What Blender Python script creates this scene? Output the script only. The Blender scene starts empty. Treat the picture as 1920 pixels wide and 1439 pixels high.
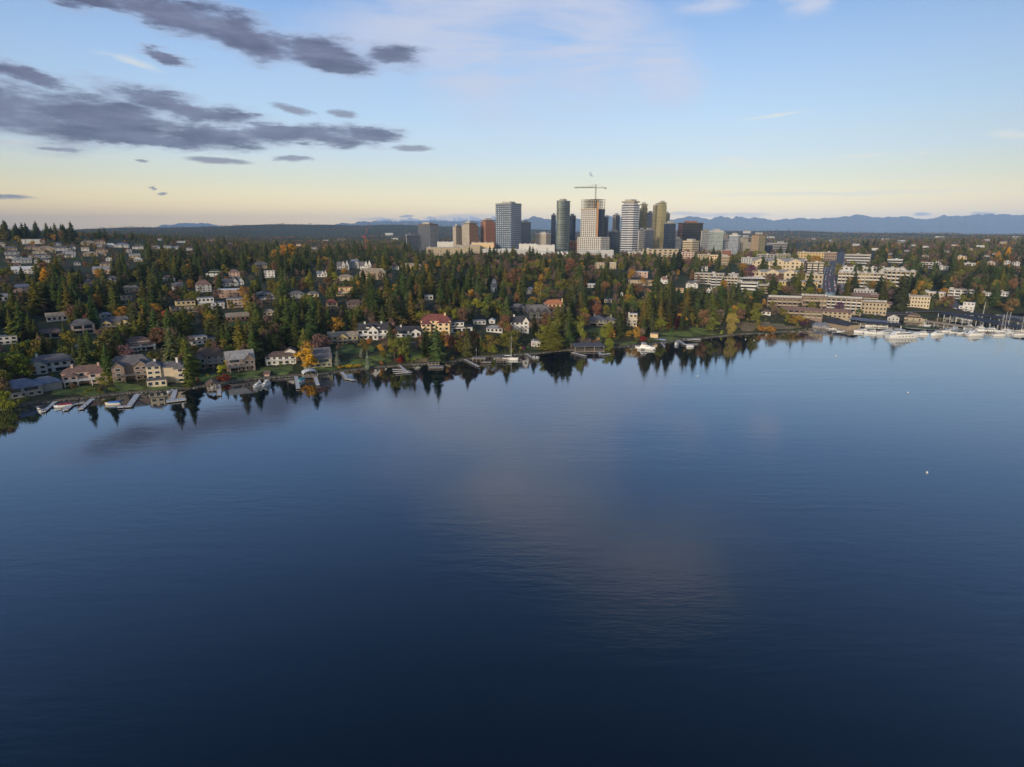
import bpy, math, random
import numpy as np
from mathutils import Vector, Matrix, Euler

C = bpy.context.scene.collection
S = bpy.context.scene
rnd = random.Random(7)
R = math.radians

# ------------------------------------------------------------------ camera
CAM_H = 90.0                      # drone height over the lake, metres
F_PX = 1119.0                     # focal length in pixels of a 1920 px wide frame
PITCH = math.atan((719.5 - 437.0) / F_PX)
SP, CP = math.sin(PITCH), math.cos(PITCH)
cam_data = bpy.data.cameras.new("drone_camera")
cam_data.sensor_width = 36.0
cam_data.lens = 36.0 * F_PX / 1920.0
cam_data.clip_start = 1.0
cam_data.clip_end = 120000.0
cam = bpy.data.objects.new("drone_camera", cam_data)
cam.location = (0, 0, CAM_H)
cam.rotation_euler = (math.pi / 2 - PITCH, 0, 0)
C.objects.link(cam)
S.camera = cam
S.view_settings.view_transform = 'Standard'
S.view_settings.look = 'None'
S.view_settings.exposure = 0.32
S.view_settings.gamma = 1.0
S.cycles.max_bounces = 6
S.cycles.diffuse_bounces = 2
S.cycles.glossy_bounces = 3
S.cycles.transmission_bounces = 2
S.cycles.transparent_max_bounces = 6
S.cycles.volume_bounces = 0
S.cycles.use_denoising = True

# ------------------------------------------------------------------ light
SUN_EL, SUN_AZ = R(13), R(205)    # low evening sun behind the drone, azimuth clockwise from +Y
sun_dir = Vector((math.sin(SUN_AZ) * math.cos(SUN_EL), math.cos(SUN_AZ) * math.cos(SUN_EL), math.sin(SUN_EL)))
sl = bpy.data.lights.new("sun", 'SUN')
sl.energy = 2.1
sl.angle = R(6)
sl.color = (1.0, 0.85, 0.67)
sun = bpy.data.objects.new("sun", sl)
sun.rotation_euler = sun_dir.to_track_quat('Z', 'Y').to_euler()
C.objects.link(sun)


def ray(px, py):
    """photo pixel (1920 wide) -> direction with unit forward-ish scale"""
    cx, cy = (px - 960.0) / F_PX, (719.5 - py) / F_PX
    return cx, CP + cy * SP, -SP + cy * CP


def az_el(px, py):
    dx, dy, dz = ray(px, py)
    return math.degrees(math.atan2(dx, dy)), math.degrees(math.atan2(dz, math.hypot(dx, dy)))


# ------------------------------------------------------------------ sky
W = bpy.data.worlds.new("World")
S.world = W
W.use_nodes = True
nt = W.node_tree
nt.nodes.clear()


class NG:
    """small helper that wires shader nodes"""
    def __init__(self, tree):
        self.t = tree

    def n(self, kind, **kw):
        nd = self.t.nodes.new(kind)
        for k, v in kw.items():
            setattr(nd, k, v)
        return nd

    def link(self, a, b):
        self.t.links.new(a, b)

    def setin(self, sock, v):
        if hasattr(v, 'is_output'):
            self.link(v, sock)
        else:
            sock.default_value = v

    def math(self, op, a, b=None, c=None, clamp=False):
        nd = self.n('ShaderNodeMath', operation=op, use_clamp=clamp)
        self.setin(nd.inputs[0], a)
        if b is not None:
            self.setin(nd.inputs[1], b)
        if c is not None:
            self.setin(nd.inputs[2], c)
        return nd.outputs[0]

    def vmath(self, op, a, b=None):
        nd = self.n('ShaderNodeVectorMath', operation=op)
        self.setin(nd.inputs[0], a)
        if b is not None:
            self.setin(nd.inputs[1], b)
        return nd

    def mix(self, f, a, b, blend='MIX'):
        nd = self.n('ShaderNodeMix', data_type='RGBA', blend_type=blend)
        self.setin(nd.inputs[0], f)
        for s, v in ((nd.inputs[6], a), (nd.inputs[7], b)):
            if hasattr(v, 'is_output'):
                self.link(v, s)
            else:
                s.default_value = (v[0], v[1], v[2], 1.0)
        return nd.outputs[2]

    def smooth(self, v, a, b, lo=0.0, hi=1.0):
        nd = self.n('ShaderNodeMapRange', interpolation_type='SMOOTHSTEP')
        self.setin(nd.inputs[0], v)
        for i, x in ((1, a), (2, b), (3, lo), (4, hi)):
            self.setin(nd.inputs[i], x)
        return nd.outputs[0]

    def ramp(self, v, pts):
        nd = self.n('ShaderNodeValToRGB')
        e = nd.color_ramp.elements
        while len(e) > 1:
            e.remove(e[-1])
        e[0].position = pts[0][0]
        e[0].color = (*pts[0][1], 1)
        for p, c in pts[1:]:
            x = e.new(p)
            x.color = (*c, 1)
        self.setin(nd.inputs[0], v)
        return nd.outputs[0]

    def noise(self, vec, scale, detail=4, rough=0.55, dist=0.0):
        nd = self.n('ShaderNodeTexNoise')
        if vec is not None:
            self.setin(nd.inputs['Vector'], vec)
        nd.inputs['Scale'].default_value = scale
        nd.inputs['Detail'].default_value = detail
        nd.inputs['Roughness'].default_value = rough
        nd.inputs['Distortion'].default_value = dist
        return nd


def build_sky():
    g = NG(nt)
    tc = g.n('ShaderNodeTexCoord')
    sep = g.n('ShaderNodeSeparateXYZ')
    g.link(tc.outputs['Generated'], sep.inputs[0])
    dx, dy, dz = sep.outputs
    el = g.math('MULTIPLY', g.math('ARCSINE', dz), 57.29578)
    az = g.math('MULTIPLY', g.math('ARCTAN2', dx, dy), 57.29578)
    # clear sky by height over the horizon (an anti-twilight sky: peach belt, pale blue, deeper blue aloft)
    t = g.math('DIVIDE', g.math('ADD', el, 5.0), 95.0, clamp=True)
    P = lambda d: (d + 5.0) / 95.0
    base = g.ramp(t, [
        (0.0, (.80, .60, .40)), (P(-.2), (1.34, .90, .30)), (P(1.2), (1.52, 1.05, .40)), (P(2.6), (1.26, 1.03, .54)),
        (P(4.4), (.86, .87, .66)), (P(6.5), (.64, .77, .84)), (P(10), (.48, .67, .89)), (P(14), (.36, .55, .85)),
        (P(18), (.235, .42, .77)), (P(25), (.175, .34, .68)), (P(36), (.115, .245, .54)), (P(55), (.085, .19, .46)), (1.0, (.08, .175, .42))])
    # broad brightening ahead and a slow fall off to both sides
    side = g.smooth(g.math('ABSOLUTE', g.math('ADD', az, 3.0)), 18.0, 62.0, 1.06, 0.78)
    base = g.mix(1.0, base, g.n('ShaderNodeCombineXYZ').outputs[0], 'MULTIPLY') if False else base
    sc = g.vmath('SCALE', base)
    g.link(side, sc.inputs['Scale'])
    base = sc.outputs[0]

    comb = g.n('ShaderNodeCombineXYZ')
    g.link(az, comb.inputs[0])
    g.link(el, comb.inputs[1])
    p = comb.outputs[0]
    # wind-stretched turbulence in degrees of sky
    st = g.n('ShaderNodeMapping')
    st.inputs['Rotation'].default_value = (0, 0, R(6))
    st.inputs['Scale'].default_value = (.16, .62, 1)
    g.link(p, st.inputs[0])
    nz = g.noise(st.outputs[0], 1.0, 8, .60, .3)
    fine = g.noise(st.outputs[0], 4.5, 6, .62, .2)
    pf = g.n('ShaderNodeMapping')
    pf.inputs['Rotation'].default_value = (0, 0, R(8))
    pf.inputs['Scale'].default_value = (.20, .85, 1)
    g.link(p, pf.inputs[0])
    puff = g.noise(pf.outputs[0], 1.0, 9, .58, .2)
    warp = g.vmath('SUBTRACT', nz.outputs['Color'], (.5, .5, .5))
    wv = g.vmath('MULTIPLY', warp.outputs[0], (6.0, 2.0, 0))
    fw = g.vmath('MULTIPLY', g.vmath('SUBTRACT', fine.outputs['Color'], (.5, .5, .5)).outputs[0], (2.2, 1.1, 0))
    pw = g.vmath('ADD', g.vmath('ADD', p, wv.outputs[0]).outputs[0], fw.outputs[0]).outputs[0]
    pw2 = g.vmath('ADD', g.vmath('ADD', p, g.vmath('MULTIPLY', warp.outputs[0], (4.0, .7, 0)).outputs[0]).outputs[0],
                  g.vmath('MULTIPLY', fw.outputs[0], (.8, .35, 0)).outputs[0]).outputs[0]

    def blob(vec, px, py, rx, ry, tilt):
        a, e = az_el(px, py)
        sx = (az_el(px + rx, py)[0] - az_el(px - rx, py)[0]) / 2
        sy = (az_el(px, py - ry)[1] - az_el(px, py + ry)[1]) / 2
        m = g.n('ShaderNodeMapping', vector_type='TEXTURE')
        m.inputs['Location'].default_value = (a, e, 0)
        m.inputs['Rotation'].default_value = (0, 0, R(-tilt))
        m.inputs['Scale'].default_value = (sx, sy, 1)
        g.link(vec, m.inputs[0])
        return g.vmath('LENGTH', m.outputs[0]).outputs['Value']

    def union(vec, blobs):
        d = None
        for b in blobs:
            x = blob(vec, *b)
            d = x if d is None else g.math('SMOOTH_MIN', d, x, .25)
        return d

    dark = union(pw, [
        (140, -14, 180, 24, 6), (330, 30, 160, 36, 9), (455, 66, 110, 36, 10), (600, 100, 88, 30, 4), (500, 84, 50, 26, 6), (735, 102, 56, 23, 6),
        (300, 104, 46, 12, 8), (40, 142, 90, 20, 12), (15, 205, 160, 54, 8), (190, 222, 150, 36, 4), (330, 202, 140, 26, 8), (430, 216, 50, 11, 4),
        (260, 256, 210, 16, 0), (560, 253, 165, 17, 0), (690, 254, 64, 13, 4), (420, 254, 110, 19, 0), (500, 250, 90, 15, 0), (380, 214, 90, 18, 6), (640, 118, 60, 20, 4)])
    thin = union(pw2, [
        (415, 301, 62, 8, 0), (548, 298, 34, 7, 0), (776, 278, 42, 6, 0), (110, 281, 40, 5, 0), (545, 207, 46, 9, 8),
        (642, 216, 34, 8, 0), (20, 371, 60, 6, 0), (310, 364, 13, 4, 0), (294, 353, 7, 4, 0), (1105, 327, 6, 3, 20),
        (1735, 402, 26, 5, 0), (1850, 399, 20, 3, 0), (770, 405, 14, 3, 0), (260, 300, 16, 3, 0)])
    body = g.smooth(g.math('ADD', dark, g.math('MULTIPLY', g.math('SUBTRACT', puff.outputs['Fac'], .5), 1.7)), 1.60, .42)
    body2 = g.math('MULTIPLY', g.smooth(thin, 1.15, .45), .85)
    shade = g.mix(g.smooth(puff.outputs['Fac'], .30, .66), (.100, .112, .20), (.19, .21, .33))
    rim = g.mix(g.smooth(body, .25, .95), (.40, .44, .60), shade)

    # thin ice cloud, lit from below, drawn out by the wind
    cs = g.n('ShaderNodeMapping')
    cs.inputs['Rotation'].default_value = (0, 0, R(42))
    cs.inputs['Scale'].default_value = (.06, .34, 1)
    g.link(p, cs.inputs[0])
    cn = g.noise(cs.outputs[0], 1.0, 7, .62, .5).outputs['Fac']
    cir = union(pw2, [(860, 10, 270, 90, -18), (890, 110, 150, 100, 30), (1080, 60, 130, 150, 0), (1235, 130, 75, 60, 30),
                      (1330, 5, 60, 20, 0), (1515, 5, 40, 22, 0), (980, -190, 300, 150, -20), (1330, -420, 230, 170, 10)])
    cfac = g.math('MULTIPLY', g.math('MULTIPLY', g.smooth(cir, 1.7, .2), g.smooth(cn, .26, .60)), .92)
    wisp = union(pw2, [(1460, 216, 64, 4, -2), (1620, 293, 50, 5, 0), (1710, 331, 76, 4, 0), (1900, 252, 50, 12, 6), (1375, 302, 40, 9, 12),
                       (1240, 323, 60, 5, 2), (1180, 326, 30, 4, 4), (1735, 287, 12, 4, 0), (250, 118, 60, 9, 12), (30, 268, 40, 5, 0), (1560, 363, 300, 5, 0)])
    wfac = g.math('MULTIPLY', g.smooth(wisp, 1.3, .1), .55)
    low = g.union if False else None
    mist = union(pw2, [(720, 412, 60, 4, 0), (860, 408, 70, 5, -2), (1290, 402, 40, 4, 0), (1400, 404, 46, 5, 0), (1330, 405, 60, 4, 0)])
    mfac = g.math('MULTIPLY', g.smooth(mist, 1.4, .3), .55)

    sky = g.mix(cfac, base, (.60, .635, .79))
    sky = g.mix(wfac, sky, (.86, .83, .74))
    sky = g.mix(mfac, sky, (.40, .42, .52))
    sky = g.mix(body2, sky, (.23, .24, .33))
    sky = g.mix(body, sky, rim)

    nish = g.n('ShaderNodeTexSky', sky_type='NISHITA')
    nish.sun_disc = False
    nish.sun_elevation = SUN_EL
    nish.sun_rotation = SUN_AZ
    nish.altitude = 100
    nish.air_density = 1.2
    nish.dust_density = 1.5
    sc10 = g.vmath('SCALE', sky)
    sc10.inputs['Scale'].default_value = 8.5
    # ahead the twilight colours above; behind the drone the plain physical sky
    front = g.smooth(dy, -.45, .15, .25, .92)
    out = g.mix(front, nish.outputs[0], sc10.outputs[0])
    bg = g.n('ShaderNodeBackground')
    bg.inputs['Strength'].default_value = 0.1
    g.link(out, bg.inputs[0])
    o = g.n('ShaderNodeOutputWorld')
    g.link(bg.outputs[0], o.inputs[0])


build_sky()
W.cycles.sampling_method = 'MANUAL'
W.cycles.sample_map_resolution = 512


# ------------------------------------------------------------------ materials
MATS = {}


def mat(name, rgb, rough=.7, var=.18, scale=.6, metal=0.0, spec=.4, bump=0.0):
    if name in MATS:
        return MATS[name]
    m = bpy.data.materials.new(name)
    m.use_nodes = True
    g = NG(m.node_tree)
    b = m.node_tree.nodes['Principled BSDF']
    tc = g.n('ShaderNodeTexCoord')
    nz = g.noise(tc.outputs['Object'], scale, 5, .6)
    lo, hi = [c * (1 - var) for c in rgb], [min(1, c * (1 + var)) for c in rgb]
    g.link(g.mix(g.smooth(nz.outputs['Fac'], .3, .7), lo, hi), b.inputs['Base Color'])
    b.inputs['Roughness'].default_value = rough
    b.inputs['Metallic'].default_value = metal
    b.inputs['Specular IOR Level'].default_value = spec
    if bump:
        bp = g.n('ShaderNodeBump')
        bp.inputs['Strength'].default_value = bump
        g.link(nz.outputs['Fac'], bp.inputs['Height'])
        g.link(bp.outputs[0], b.inputs['Normal'])
    MATS[name] = m
    return m


def roof_mat(name, rgb):
    if name in MATS:
        return MATS[name]
    m = bpy.data.materials.new(name)
    m.use_nodes = True
    g = NG(m.node_tree)
    b = m.node_tree.nodes['Principled BSDF']
    tc = g.n('ShaderNodeTexCoord')
    wv = g.n('ShaderNodeTexWave', bands_direction='Z', wave_profile='SAW')
    wv.inputs['Scale'].default_value = 1.6
    wv.inputs['Distortion'].default_value = .6
    g.link(tc.outputs['Object'], wv.inputs[0])
    nz = g.noise(tc.outputs['Object'], .45, 6, .65)
    c = g.mix(g.smooth(nz.outputs['Fac'], .3, .7), [x * .72 for x in rgb], [min(1, x * 1.28) for x in rgb])
    c = g.mix(g.math('MULTIPLY', wv.outputs['Fac'], .22), c, [x * .55 for x in rgb])
    g.link(c, b.inputs['Base Color'])
    b.inputs['Roughness'].default_value = .85
    b.inputs['Specular IOR Level'].default_value = .25
    MATS[name] = m
    return m


def glass_mat(name, rgb=(.02, .026, .033), rough=.08, spec=.8, metal=0.0):
    return mat(name, rgb, rough, .35, .5, metal, spec)


WALL = {k: mat('wall_' + k, c, .78, .10, .35, 0, .3) for k, c in dict(
    white=(.62, .61, .59), cream=(.55, .47, .34), peach=(.70, .52, .31), tan=(.35, .28, .2), grey=(.27, .27, .27), brown=(.17, .12, .09),
    yellow=(.55, .42, .22), pink=(.52, .37, .31), dark=(.06, .058, .055), lgrey=(.46, .46, .46), salmon=(.40, .27, .21), brick=(.27, .12, .085),
    sand=(.42, .35, .25), taupe=(.25, .19, .16), olive=(.27, .26, .17)).items()}
ROOF = {k: roof_mat('roof_' + k, c) for k, c in dict(
    grey=(.15, .145, .155), dgrey=(.055, .055, .065), brown=(.15, .105, .085), tile=(.28, .12, .09), orange=(.42, .18, .095), lgrey=(.30, .30, .31),
    blue=(.17, .19, .25), white=(.66, .66, .66), rose=(.22, .14, .115), tan=(.34, .28, .21), red=(.21, .075, .066), green=(.05, .075, .05)).items()}
TRIM = mat('painted_trim', (.74, .73, .70), .6, .06)
GLASS = glass_mat('window_glass')
CONC = mat('concrete', (.36, .34, .31), .85, .2, .5)
WOOD = mat('weathered_planks', (.36, .31, .26), .85, .25, 1.5)
WOODW = mat('pale_planks', (.58, .56, .53), .8, .15, 1.5)
DWOOD = mat('dark_piling', (.09, .075, .06), .9, .3, 2)
METAL = mat('grey_metal', (.35, .36, .37), .4, .1, 1, .6)
STEELR = mat('rust_steel', (.25, .12, .07), .7, .25, .4)
HULL = mat('white_gelcoat', (.78, .78, .76), .22, .05, .8, 0, .6)
CREAMH = mat('cream_gelcoat', (.68, .63, .52), .25, .06, .8, 0, .6)
DECKM = mat('teak_deck', (.38, .28, .18), .7, .2, 2)
BGLASS = glass_mat('boat_glass', (.012, .016, .022), .06, .9)


# ------------------------------------------------------------------ mesh helpers
class MB:
    """collects faces and links them as ONE mesh object"""
    def __init__(self):
        self.v, self.f, self.m, self.uv = [], [], [], []

    def quad(self, pts, mi=0, uv=None):
        n = len(self.v)
        self.v += [tuple(p) for p in pts]
        self.f.append(tuple(range(n, n + len(pts))))
        self.m.append(mi)
        self.uv.append(uv)
        return self

    def box(self, x0, x1, y0, y1, z0, z1, mi=0):
        P = [(x0, y0, z0), (x1, y0, z0), (x1, y1, z0), (x0, y1, z0), (x0, y0, z1), (x1, y0, z1), (x1, y1, z1), (x0, y1, z1)]
        n = len(self.v)
        self.v += P
        for a in ((0, 3, 2, 1), (4, 5, 6, 7), (0, 1, 5, 4), (1, 2, 6, 5), (2, 3, 7, 6), (3, 0, 4, 7)):
            self.f.append(tuple(n + i for i in a))
            self.m.append(mi)
            self.uv.append(None)
        return self

    def prism(self, poly, z0, z1, mi=0, uv=False, mside=None, top=True):
        """vertical extrusion of a counter-clockwise plan polygon; uv in metres on the sides"""
        k = len(poly)
        n = len(self.v)
        self.v += [(x, y, z0) for x, y in poly] + [(x, y, z1) for x, y in poly]
        run = 0.0
        for i in range(k):
            j = (i + 1) % k
            L = math.hypot(poly[j][0] - poly[i][0], poly[j][1] - poly[i][1])
            self.f.append((n + i, n + j, n + k + j, n + k + i))
            self.m.append(mi if mside is None else mside[i])
            self.uv.append([(0, 0), (L, 0), (L, z1 - z0), (0, z1 - z0)] if uv else None)
            run += L
        if top:
            self.f.append(tuple(n + k + i for i in range(k)))
            self.m.append(mi if mside is None else mside[-1])
            self.uv.append(None)
            self.f.append(tuple(n + i for i in reversed(range(k))))
            self.m.append(mi if mside is None else mside[-1])
            self.uv.append(None)
        return self

    def bar(self, a, b, r=.1, mi=0, sides=4, r2=None):
        a, b = Vector(a), Vector(b)
        d = (b - a).normalized()
        u = d.orthogonal().normalized()
        w = d.cross(u)
        r2 = r if r2 is None else r2
        n = len(self.v)
        for c, rr in ((a, r), (b, r2)):
            for i in range(sides):
                t = 2 * math.pi * (i + .5) / sides
                self.v.append(tuple(c + (u * math.cos(t) + w * math.sin(t)) * rr))
        for i in range(sides):
            j = (i + 1) % sides
            self.f.append((n + i, n + j, n + sides + j, n + sides + i))
            self.m.append(mi)
            self.uv.append(None)
        self.f.append(tuple(n + i for i in reversed(range(sides))))
        self.f.append(tuple(n + sides + i for i in range(sides)))
        self.m += [mi, mi]
        self.uv += [None, None]
        return self

    def mesh(self, name, mats):
        me = bpy.data.meshes.new(name)
        me.from_pydata(self.v, [], self.f)
        for x in (mats if isinstance(mats, (list, tuple)) else [mats]):
            me.materials.append(x)
        if any(self.m):
            me.polygons.foreach_set('material_index', self.m)
        if any(u for u in self.uv):
            lay = me.uv_layers.new(name='UVMap')
            k = 0
            for fi, fc in enumerate(self.f):
                for q in range(len(fc)):
                    if self.uv[fi]:
                        lay.data[k].uv = self.uv[fi][q]
                    k += 1
        return me

    def build(self, name, mats, parent=None, loc=None, rotz=0.0):
        return link(name, self.mesh(name, mats), parent, loc, rotz)


def link(name, me, parent=None, loc=None, rotz=0.0):
    o = bpy.data.objects.new(name, me)
    C.objects.link(o)
    if parent is not None:
        o.parent = parent
    if loc is not None:
        o.location = loc
    if rotz:
        o.rotation_euler = (0, 0, rotz)
    return o


def thing(name, loc, rotz, label, cat, group=None):
    o = bpy.data.objects.new(name, None)
    C.objects.link(o)
    o.location = loc
    o.rotation_euler = (0, 0, rotz)
    return tag(o, label, cat, group)


def tag(o, label, cat, group=None):
    o['label'] = label
    o['category'] = cat
    if group:
        o['group'] = group
    return o


def struct(o, kind='structure'):
    o['kind'] = kind
    return o


def np_mesh(name, V, faces, nper, mats, mi=None):
    """fast mesh from arrays: faces (N,nper)"""
    me = bpy.data.meshes.new(name)
    N = len(faces)
    me.vertices.add(len(V))
    me.vertices.foreach_set('co', np.asarray(V, np.float32).ravel())
    me.loops.add(N * nper)
    me.loops.foreach_set('vertex_index', np.asarray(faces, np.int32).ravel())
    me.polygons.add(N)
    me.polygons.foreach_set('loop_start', np.arange(0, N * nper, nper, dtype=np.int32))
    for x in (mats if isinstance(mats, (list, tuple)) else [mats]):
        me.materials.append(x)
    if mi is not None:
        me.polygons.foreach_set('material_index', np.asarray(mi, np.int32))
    me.update(calc_edges=True)
    return me
# ------------------------------------------------------------------ terrain
def t_of(py):
    cy = (719.5 - np.asarray(py, float)) / F_PX
    return (SP - cy * CP) / (CP + cy * SP)       # metres of fall per metre of distance ahead


SHORE = [(-400, 815), (-200, 790), (0, 769), (60, 757), (110, 752), (180, 745), (230, 738), (290, 735), (340, 731), (400, 722), (440, 716), (480, 711), (540, 706),
         (600, 702), (640, 697), (700, 690), (760, 685), (810, 682), (850, 678), (900, 670), (960, 666), (1000, 664), (1050, 658), (1090, 655),
         (1150, 652), (1200, 648), (1240, 643), (1290, 637), (1340, 632), (1390, 627), (1440, 624), (1500, 619), (1540, 614), (1580, 606), (1620, 603), (1700, 601),
         (1760, 596), (1800, 592), (1920, 587), (2200, 580), (2500, 575)]
COLS = {  # photo column: [(row, distance ahead)...] from shore inland, then (distance, height) of the far land
    -300: ([(740, 325), (660, 430), (575, 610), (505, 850), (460, 1300), (441, 1700)], [(2400, 72), (4000, 75), (6500, 100), (8500, 60)]),
    0: ([(720, 338), (640, 440), (560, 620), (500, 860), (458, 1300), (441, 1700)], [(2400, 70), (4000, 75), (6500, 108), (8500, 60)]),
    130: ([(712, 352), (640, 445), (565, 620), (505, 855), (460, 1320), (443, 1720)], [(2400, 68), (4000, 72), (6500, 116), (8500, 60)]),
    250: ([(705, 366), (640, 455), (570, 620), (510, 850), (465, 1350), (448, 1750)], [(2400, 65), (4000, 70), (6500, 136), (8500, 60)]),
    500: ([(680, 405), (610, 510), (550, 680), (500, 960), (474, 1400), (463, 2000)], [(2700, 50), (4500, 60), (6500, 168), (8500, 90)]),
    700: ([(660, 428), (618, 490), (558, 650), (510, 890), (482, 1250), (465, 1900)], [(2700, 48), (4500, 60), (6500, 172), (8500, 90)]),
    820: ([(655, 440), (628, 470), (565, 620), (520, 840), (490, 1120), (466, 1850)], [(2700, 46), (4500, 58), (6500, 158), (8500, 80)]),
    1100: ([(640, 490), (610, 530), (560, 670), (520, 850), (490, 1130), (468, 1800)], [(2700, 45), (4500, 55), (6000, 104), (8500, 60)]),
    1350: ([(618, 545), (595, 580), (545, 730), (515, 880), (490, 1130), (470, 1700)], [(2700, 45), (4000, 60), (5200, 102), (8500, 60)]),
    1500: ([(605, 590), (588, 620), (560, 700), (525, 850), (495, 1080), (470, 1700)], [(2700, 45), (4000, 60), (5200, 98), (8500, 60)]),
    1620: ([(598, 635), (590, 655), (555, 740), (520, 880), (490, 1120), (466, 1800)], [(2700, 46), (4000, 60), (5200, 90), (8500, 60)]),
    1700: ([(596, 645), (588, 665), (558, 750), (520, 900), (485, 1200), (462, 1900)], [(2800, 50), (4000, 58), (5200, 84), (8500, 60)]),
    1800: ([(588, 683), (575, 710), (545, 790), (510, 960), (475, 1450), (455, 2200)], [(3000, 56), (4000, 60), (5200, 74), (8500, 60)]),
    1920: ([(584, 700), (570, 730), (540, 820), (500, 1080), (470, 1600), (450, 2500)], [(3200, 58), (4000, 60), (5200, 70), (8500, 60)]),
    2300: ([(578, 715), (564, 750), (535, 840), (498, 1090), (470, 1600), (450, 2500)], [(3200, 58), (4000, 60), (5200, 70), (8500, 60)]),
}
cpx = np.array(sorted(COLS), float)
colD = np.array([[d for _, d in COLS[c][0]] + [d for d, _ in COLS[c][1]] for c in sorted(COLS)], float)
colZ = np.array([[CAM_H - t_of(r) * d for r, d in COLS[c][0]] + [z for _, z in COLS[c][1]] for c in sorted(COLS)], float)
shx, shy = np.array(SHORE, float).T


def proj(X, Y, Z):
    """world -> photo pixel"""
    dz = np.asarray(Z, float) - CAM_H
    dep = Y * CP - dz * SP
    return 960 + F_PX * X / dep, 719.5 - F_PX * (Y * SP + dz * CP) / dep


def raw_height(X, Y):
    z = np.full(X.shape, 20.0)
    for _ in range(3):
        px, _py = proj(X, Y, z)
        px = np.clip(px, cpx[0], cpx[-1])
        sY = CAM_H / t_of(np.interp(px, shx, shy))
        i = np.clip(np.searchsorted(cpx, px) - 1, 0, len(cpx) - 2)
        w = (px - cpx[i]) / (cpx[i + 1] - cpx[i])
        w = np.clip(w, 0, 1)
        D = colD[i] * (1 - w[..., None]) + colD[i + 1] * w[..., None]
        Zc = colZ[i] * (1 - w[..., None]) + colZ[i + 1] * w[..., None]
        D = np.concatenate([(sY - 25)[..., None], (sY - .5)[..., None], (sY + 2.0)[..., None], D, np.full(D.shape[:-1] + (1,), 40000.)], -1)
        one = np.ones(D.shape[:-1] + (1,))
        Zc = np.concatenate([-6 * one, -.45 * one, .75 * one, Zc, 40 * one], -1)
        D = np.maximum.accumulate(D, -1)
        k = np.clip((D <= Y[..., None]).sum(-1) - 1, 0, D.shape[-1] - 2)
        g_ = lambda A, q: np.take_along_axis(A, q[..., None], -1)[..., 0]
        d0, d1 = g_(D, k), g_(D, k + 1)
        s = np.clip((Y - d0) / np.maximum(d1 - d0, 1e-6), 0, 1)
        z = g_(Zc, k) * (1 - s) + g_(Zc, k + 1) * s
    return z


gu = np.linspace(-1.35, 1.35, 640)
gY = np.concatenate([np.exp(np.linspace(math.log(225), math.log(9000), 480)), np.exp(np.linspace(math.log(9400), math.log(28000), 24))])
GU, GY = np.meshgrid(gu, gY)
GZ = raw_height(GU * GY, GY)


def vnoise(x, y, seed):
    """cheap smooth value noise"""
    r_ = np.random.RandomState(seed)
    tab = r_.rand(256, 256)
    xi, yi = np.floor(x).astype(int), np.floor(y).astype(int)
    fx, fy = x - xi, y - yi
    fx, fy = fx * fx * (3 - 2 * fx), fy * fy * (3 - 2 * fy)
    a = tab[xi % 256, yi % 256] * (1 - fx) + tab[(xi + 1) % 256, yi % 256] * fx
    b = tab[xi % 256, (yi + 1) % 256] * (1 - fx) + tab[(xi + 1) % 256, (yi + 1) % 256] * fx
    return a * (1 - fy) + b * fy


sm = GZ.copy()
for _ in range(3):
    pad = np.pad(sm, 1, mode='edge')
    sm = (pad[:-2, 1:-1] + pad[2:, 1:-1] + pad[1:-1, :-2] + pad[1:-1, 2:] + 2 * pad[1:-1, 1:-1]) / 6
keep = np.clip((GZ - 1.5) / 3, 0, 1)
GZ = GZ * (1 - keep) + sm * keep
XX, YY = GU * GY, GY
GZ += keep * ((vnoise(XX / 25, YY / 25, 1) - .5) * 1.2 + (vnoise(XX / 400, YY / 400, 2) - .5) * np.clip((GY - 2200) / 2000, 0, 1) * 26)


def zt(X, Y):
    X, Y = np.asarray(X, float), np.asarray(Y, float)
    u = np.clip(X / np.maximum(Y, 1), gu[0], gu[-1] - 1e-9)
    fi = (u - gu[0]) / (gu[1] - gu[0])
    i = np.clip(fi.astype(int), 0, len(gu) - 2)
    a = fi - i
    j = np.clip(np.searchsorted(gY, Y) - 1, 0, len(gY) - 2)
    b = np.clip((Y - gY[j]) / (gY[j + 1] - gY[j]), 0, 1)
    return (GZ[j, i] * (1 - a) + GZ[j, i + 1] * a) * (1 - b) + (GZ[j + 1, i] * (1 - a) + GZ[j + 1, i + 1] * a) * b


MARCH = np.exp(np.linspace(math.log(230), math.log(8500), 900))


def ground_many(px, py):
    """photo pixels -> points on the land (arrays)"""
    px, py = np.asarray(px, float), np.asarray(py, float)
    dx, dy, dz = ray(px, py)
    out = np.zeros((len(px), 3))
    for s in range(0, len(px), 400):
        e = slice(s, s + 400)
        k = MARCH[None, :] / dy[e][:, None]
        X, Y, Z = dx[e][:, None] * k, MARCH[None, :] * np.ones_like(k), CAM_H + dz[e][:, None] * k
        below = Z <= np.maximum(zt(X, Y), 0.0)
        hit = below.argmax(1)
        hit[~below.any(1)] = len(MARCH) - 1
        lo, hi = MARCH[np.maximum(hit - 1, 0)], MARCH[hit]
        for _ in range(14):
            mid = (lo + hi) / 2
            kk = mid / dy[e]
            bz = CAM_H + dz[e] * kk <= np.maximum(zt(dx[e] * kk, mid), 0.0)
            hi = np.where(bz, mid, hi)
            lo = np.where(bz, lo, mid)
        kk = hi / dy[e]
        out[e, 0], out[e, 1] = dx[e] * kk, hi
    out[:, 2] = zt(out[:, 0], out[:, 1])
    return out


def ground(px, py):
    return ground_many([px], [py])[0]


def on_water(px, py, z=0.0):
    dx, dy, dz = ray(px, py)
    k = (z - CAM_H) / dz
    return Vector((dx * k, dy * k, z))


def depth_of(X, Y, Z):
    return Y * CP - (Z - CAM_H) * SP


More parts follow.
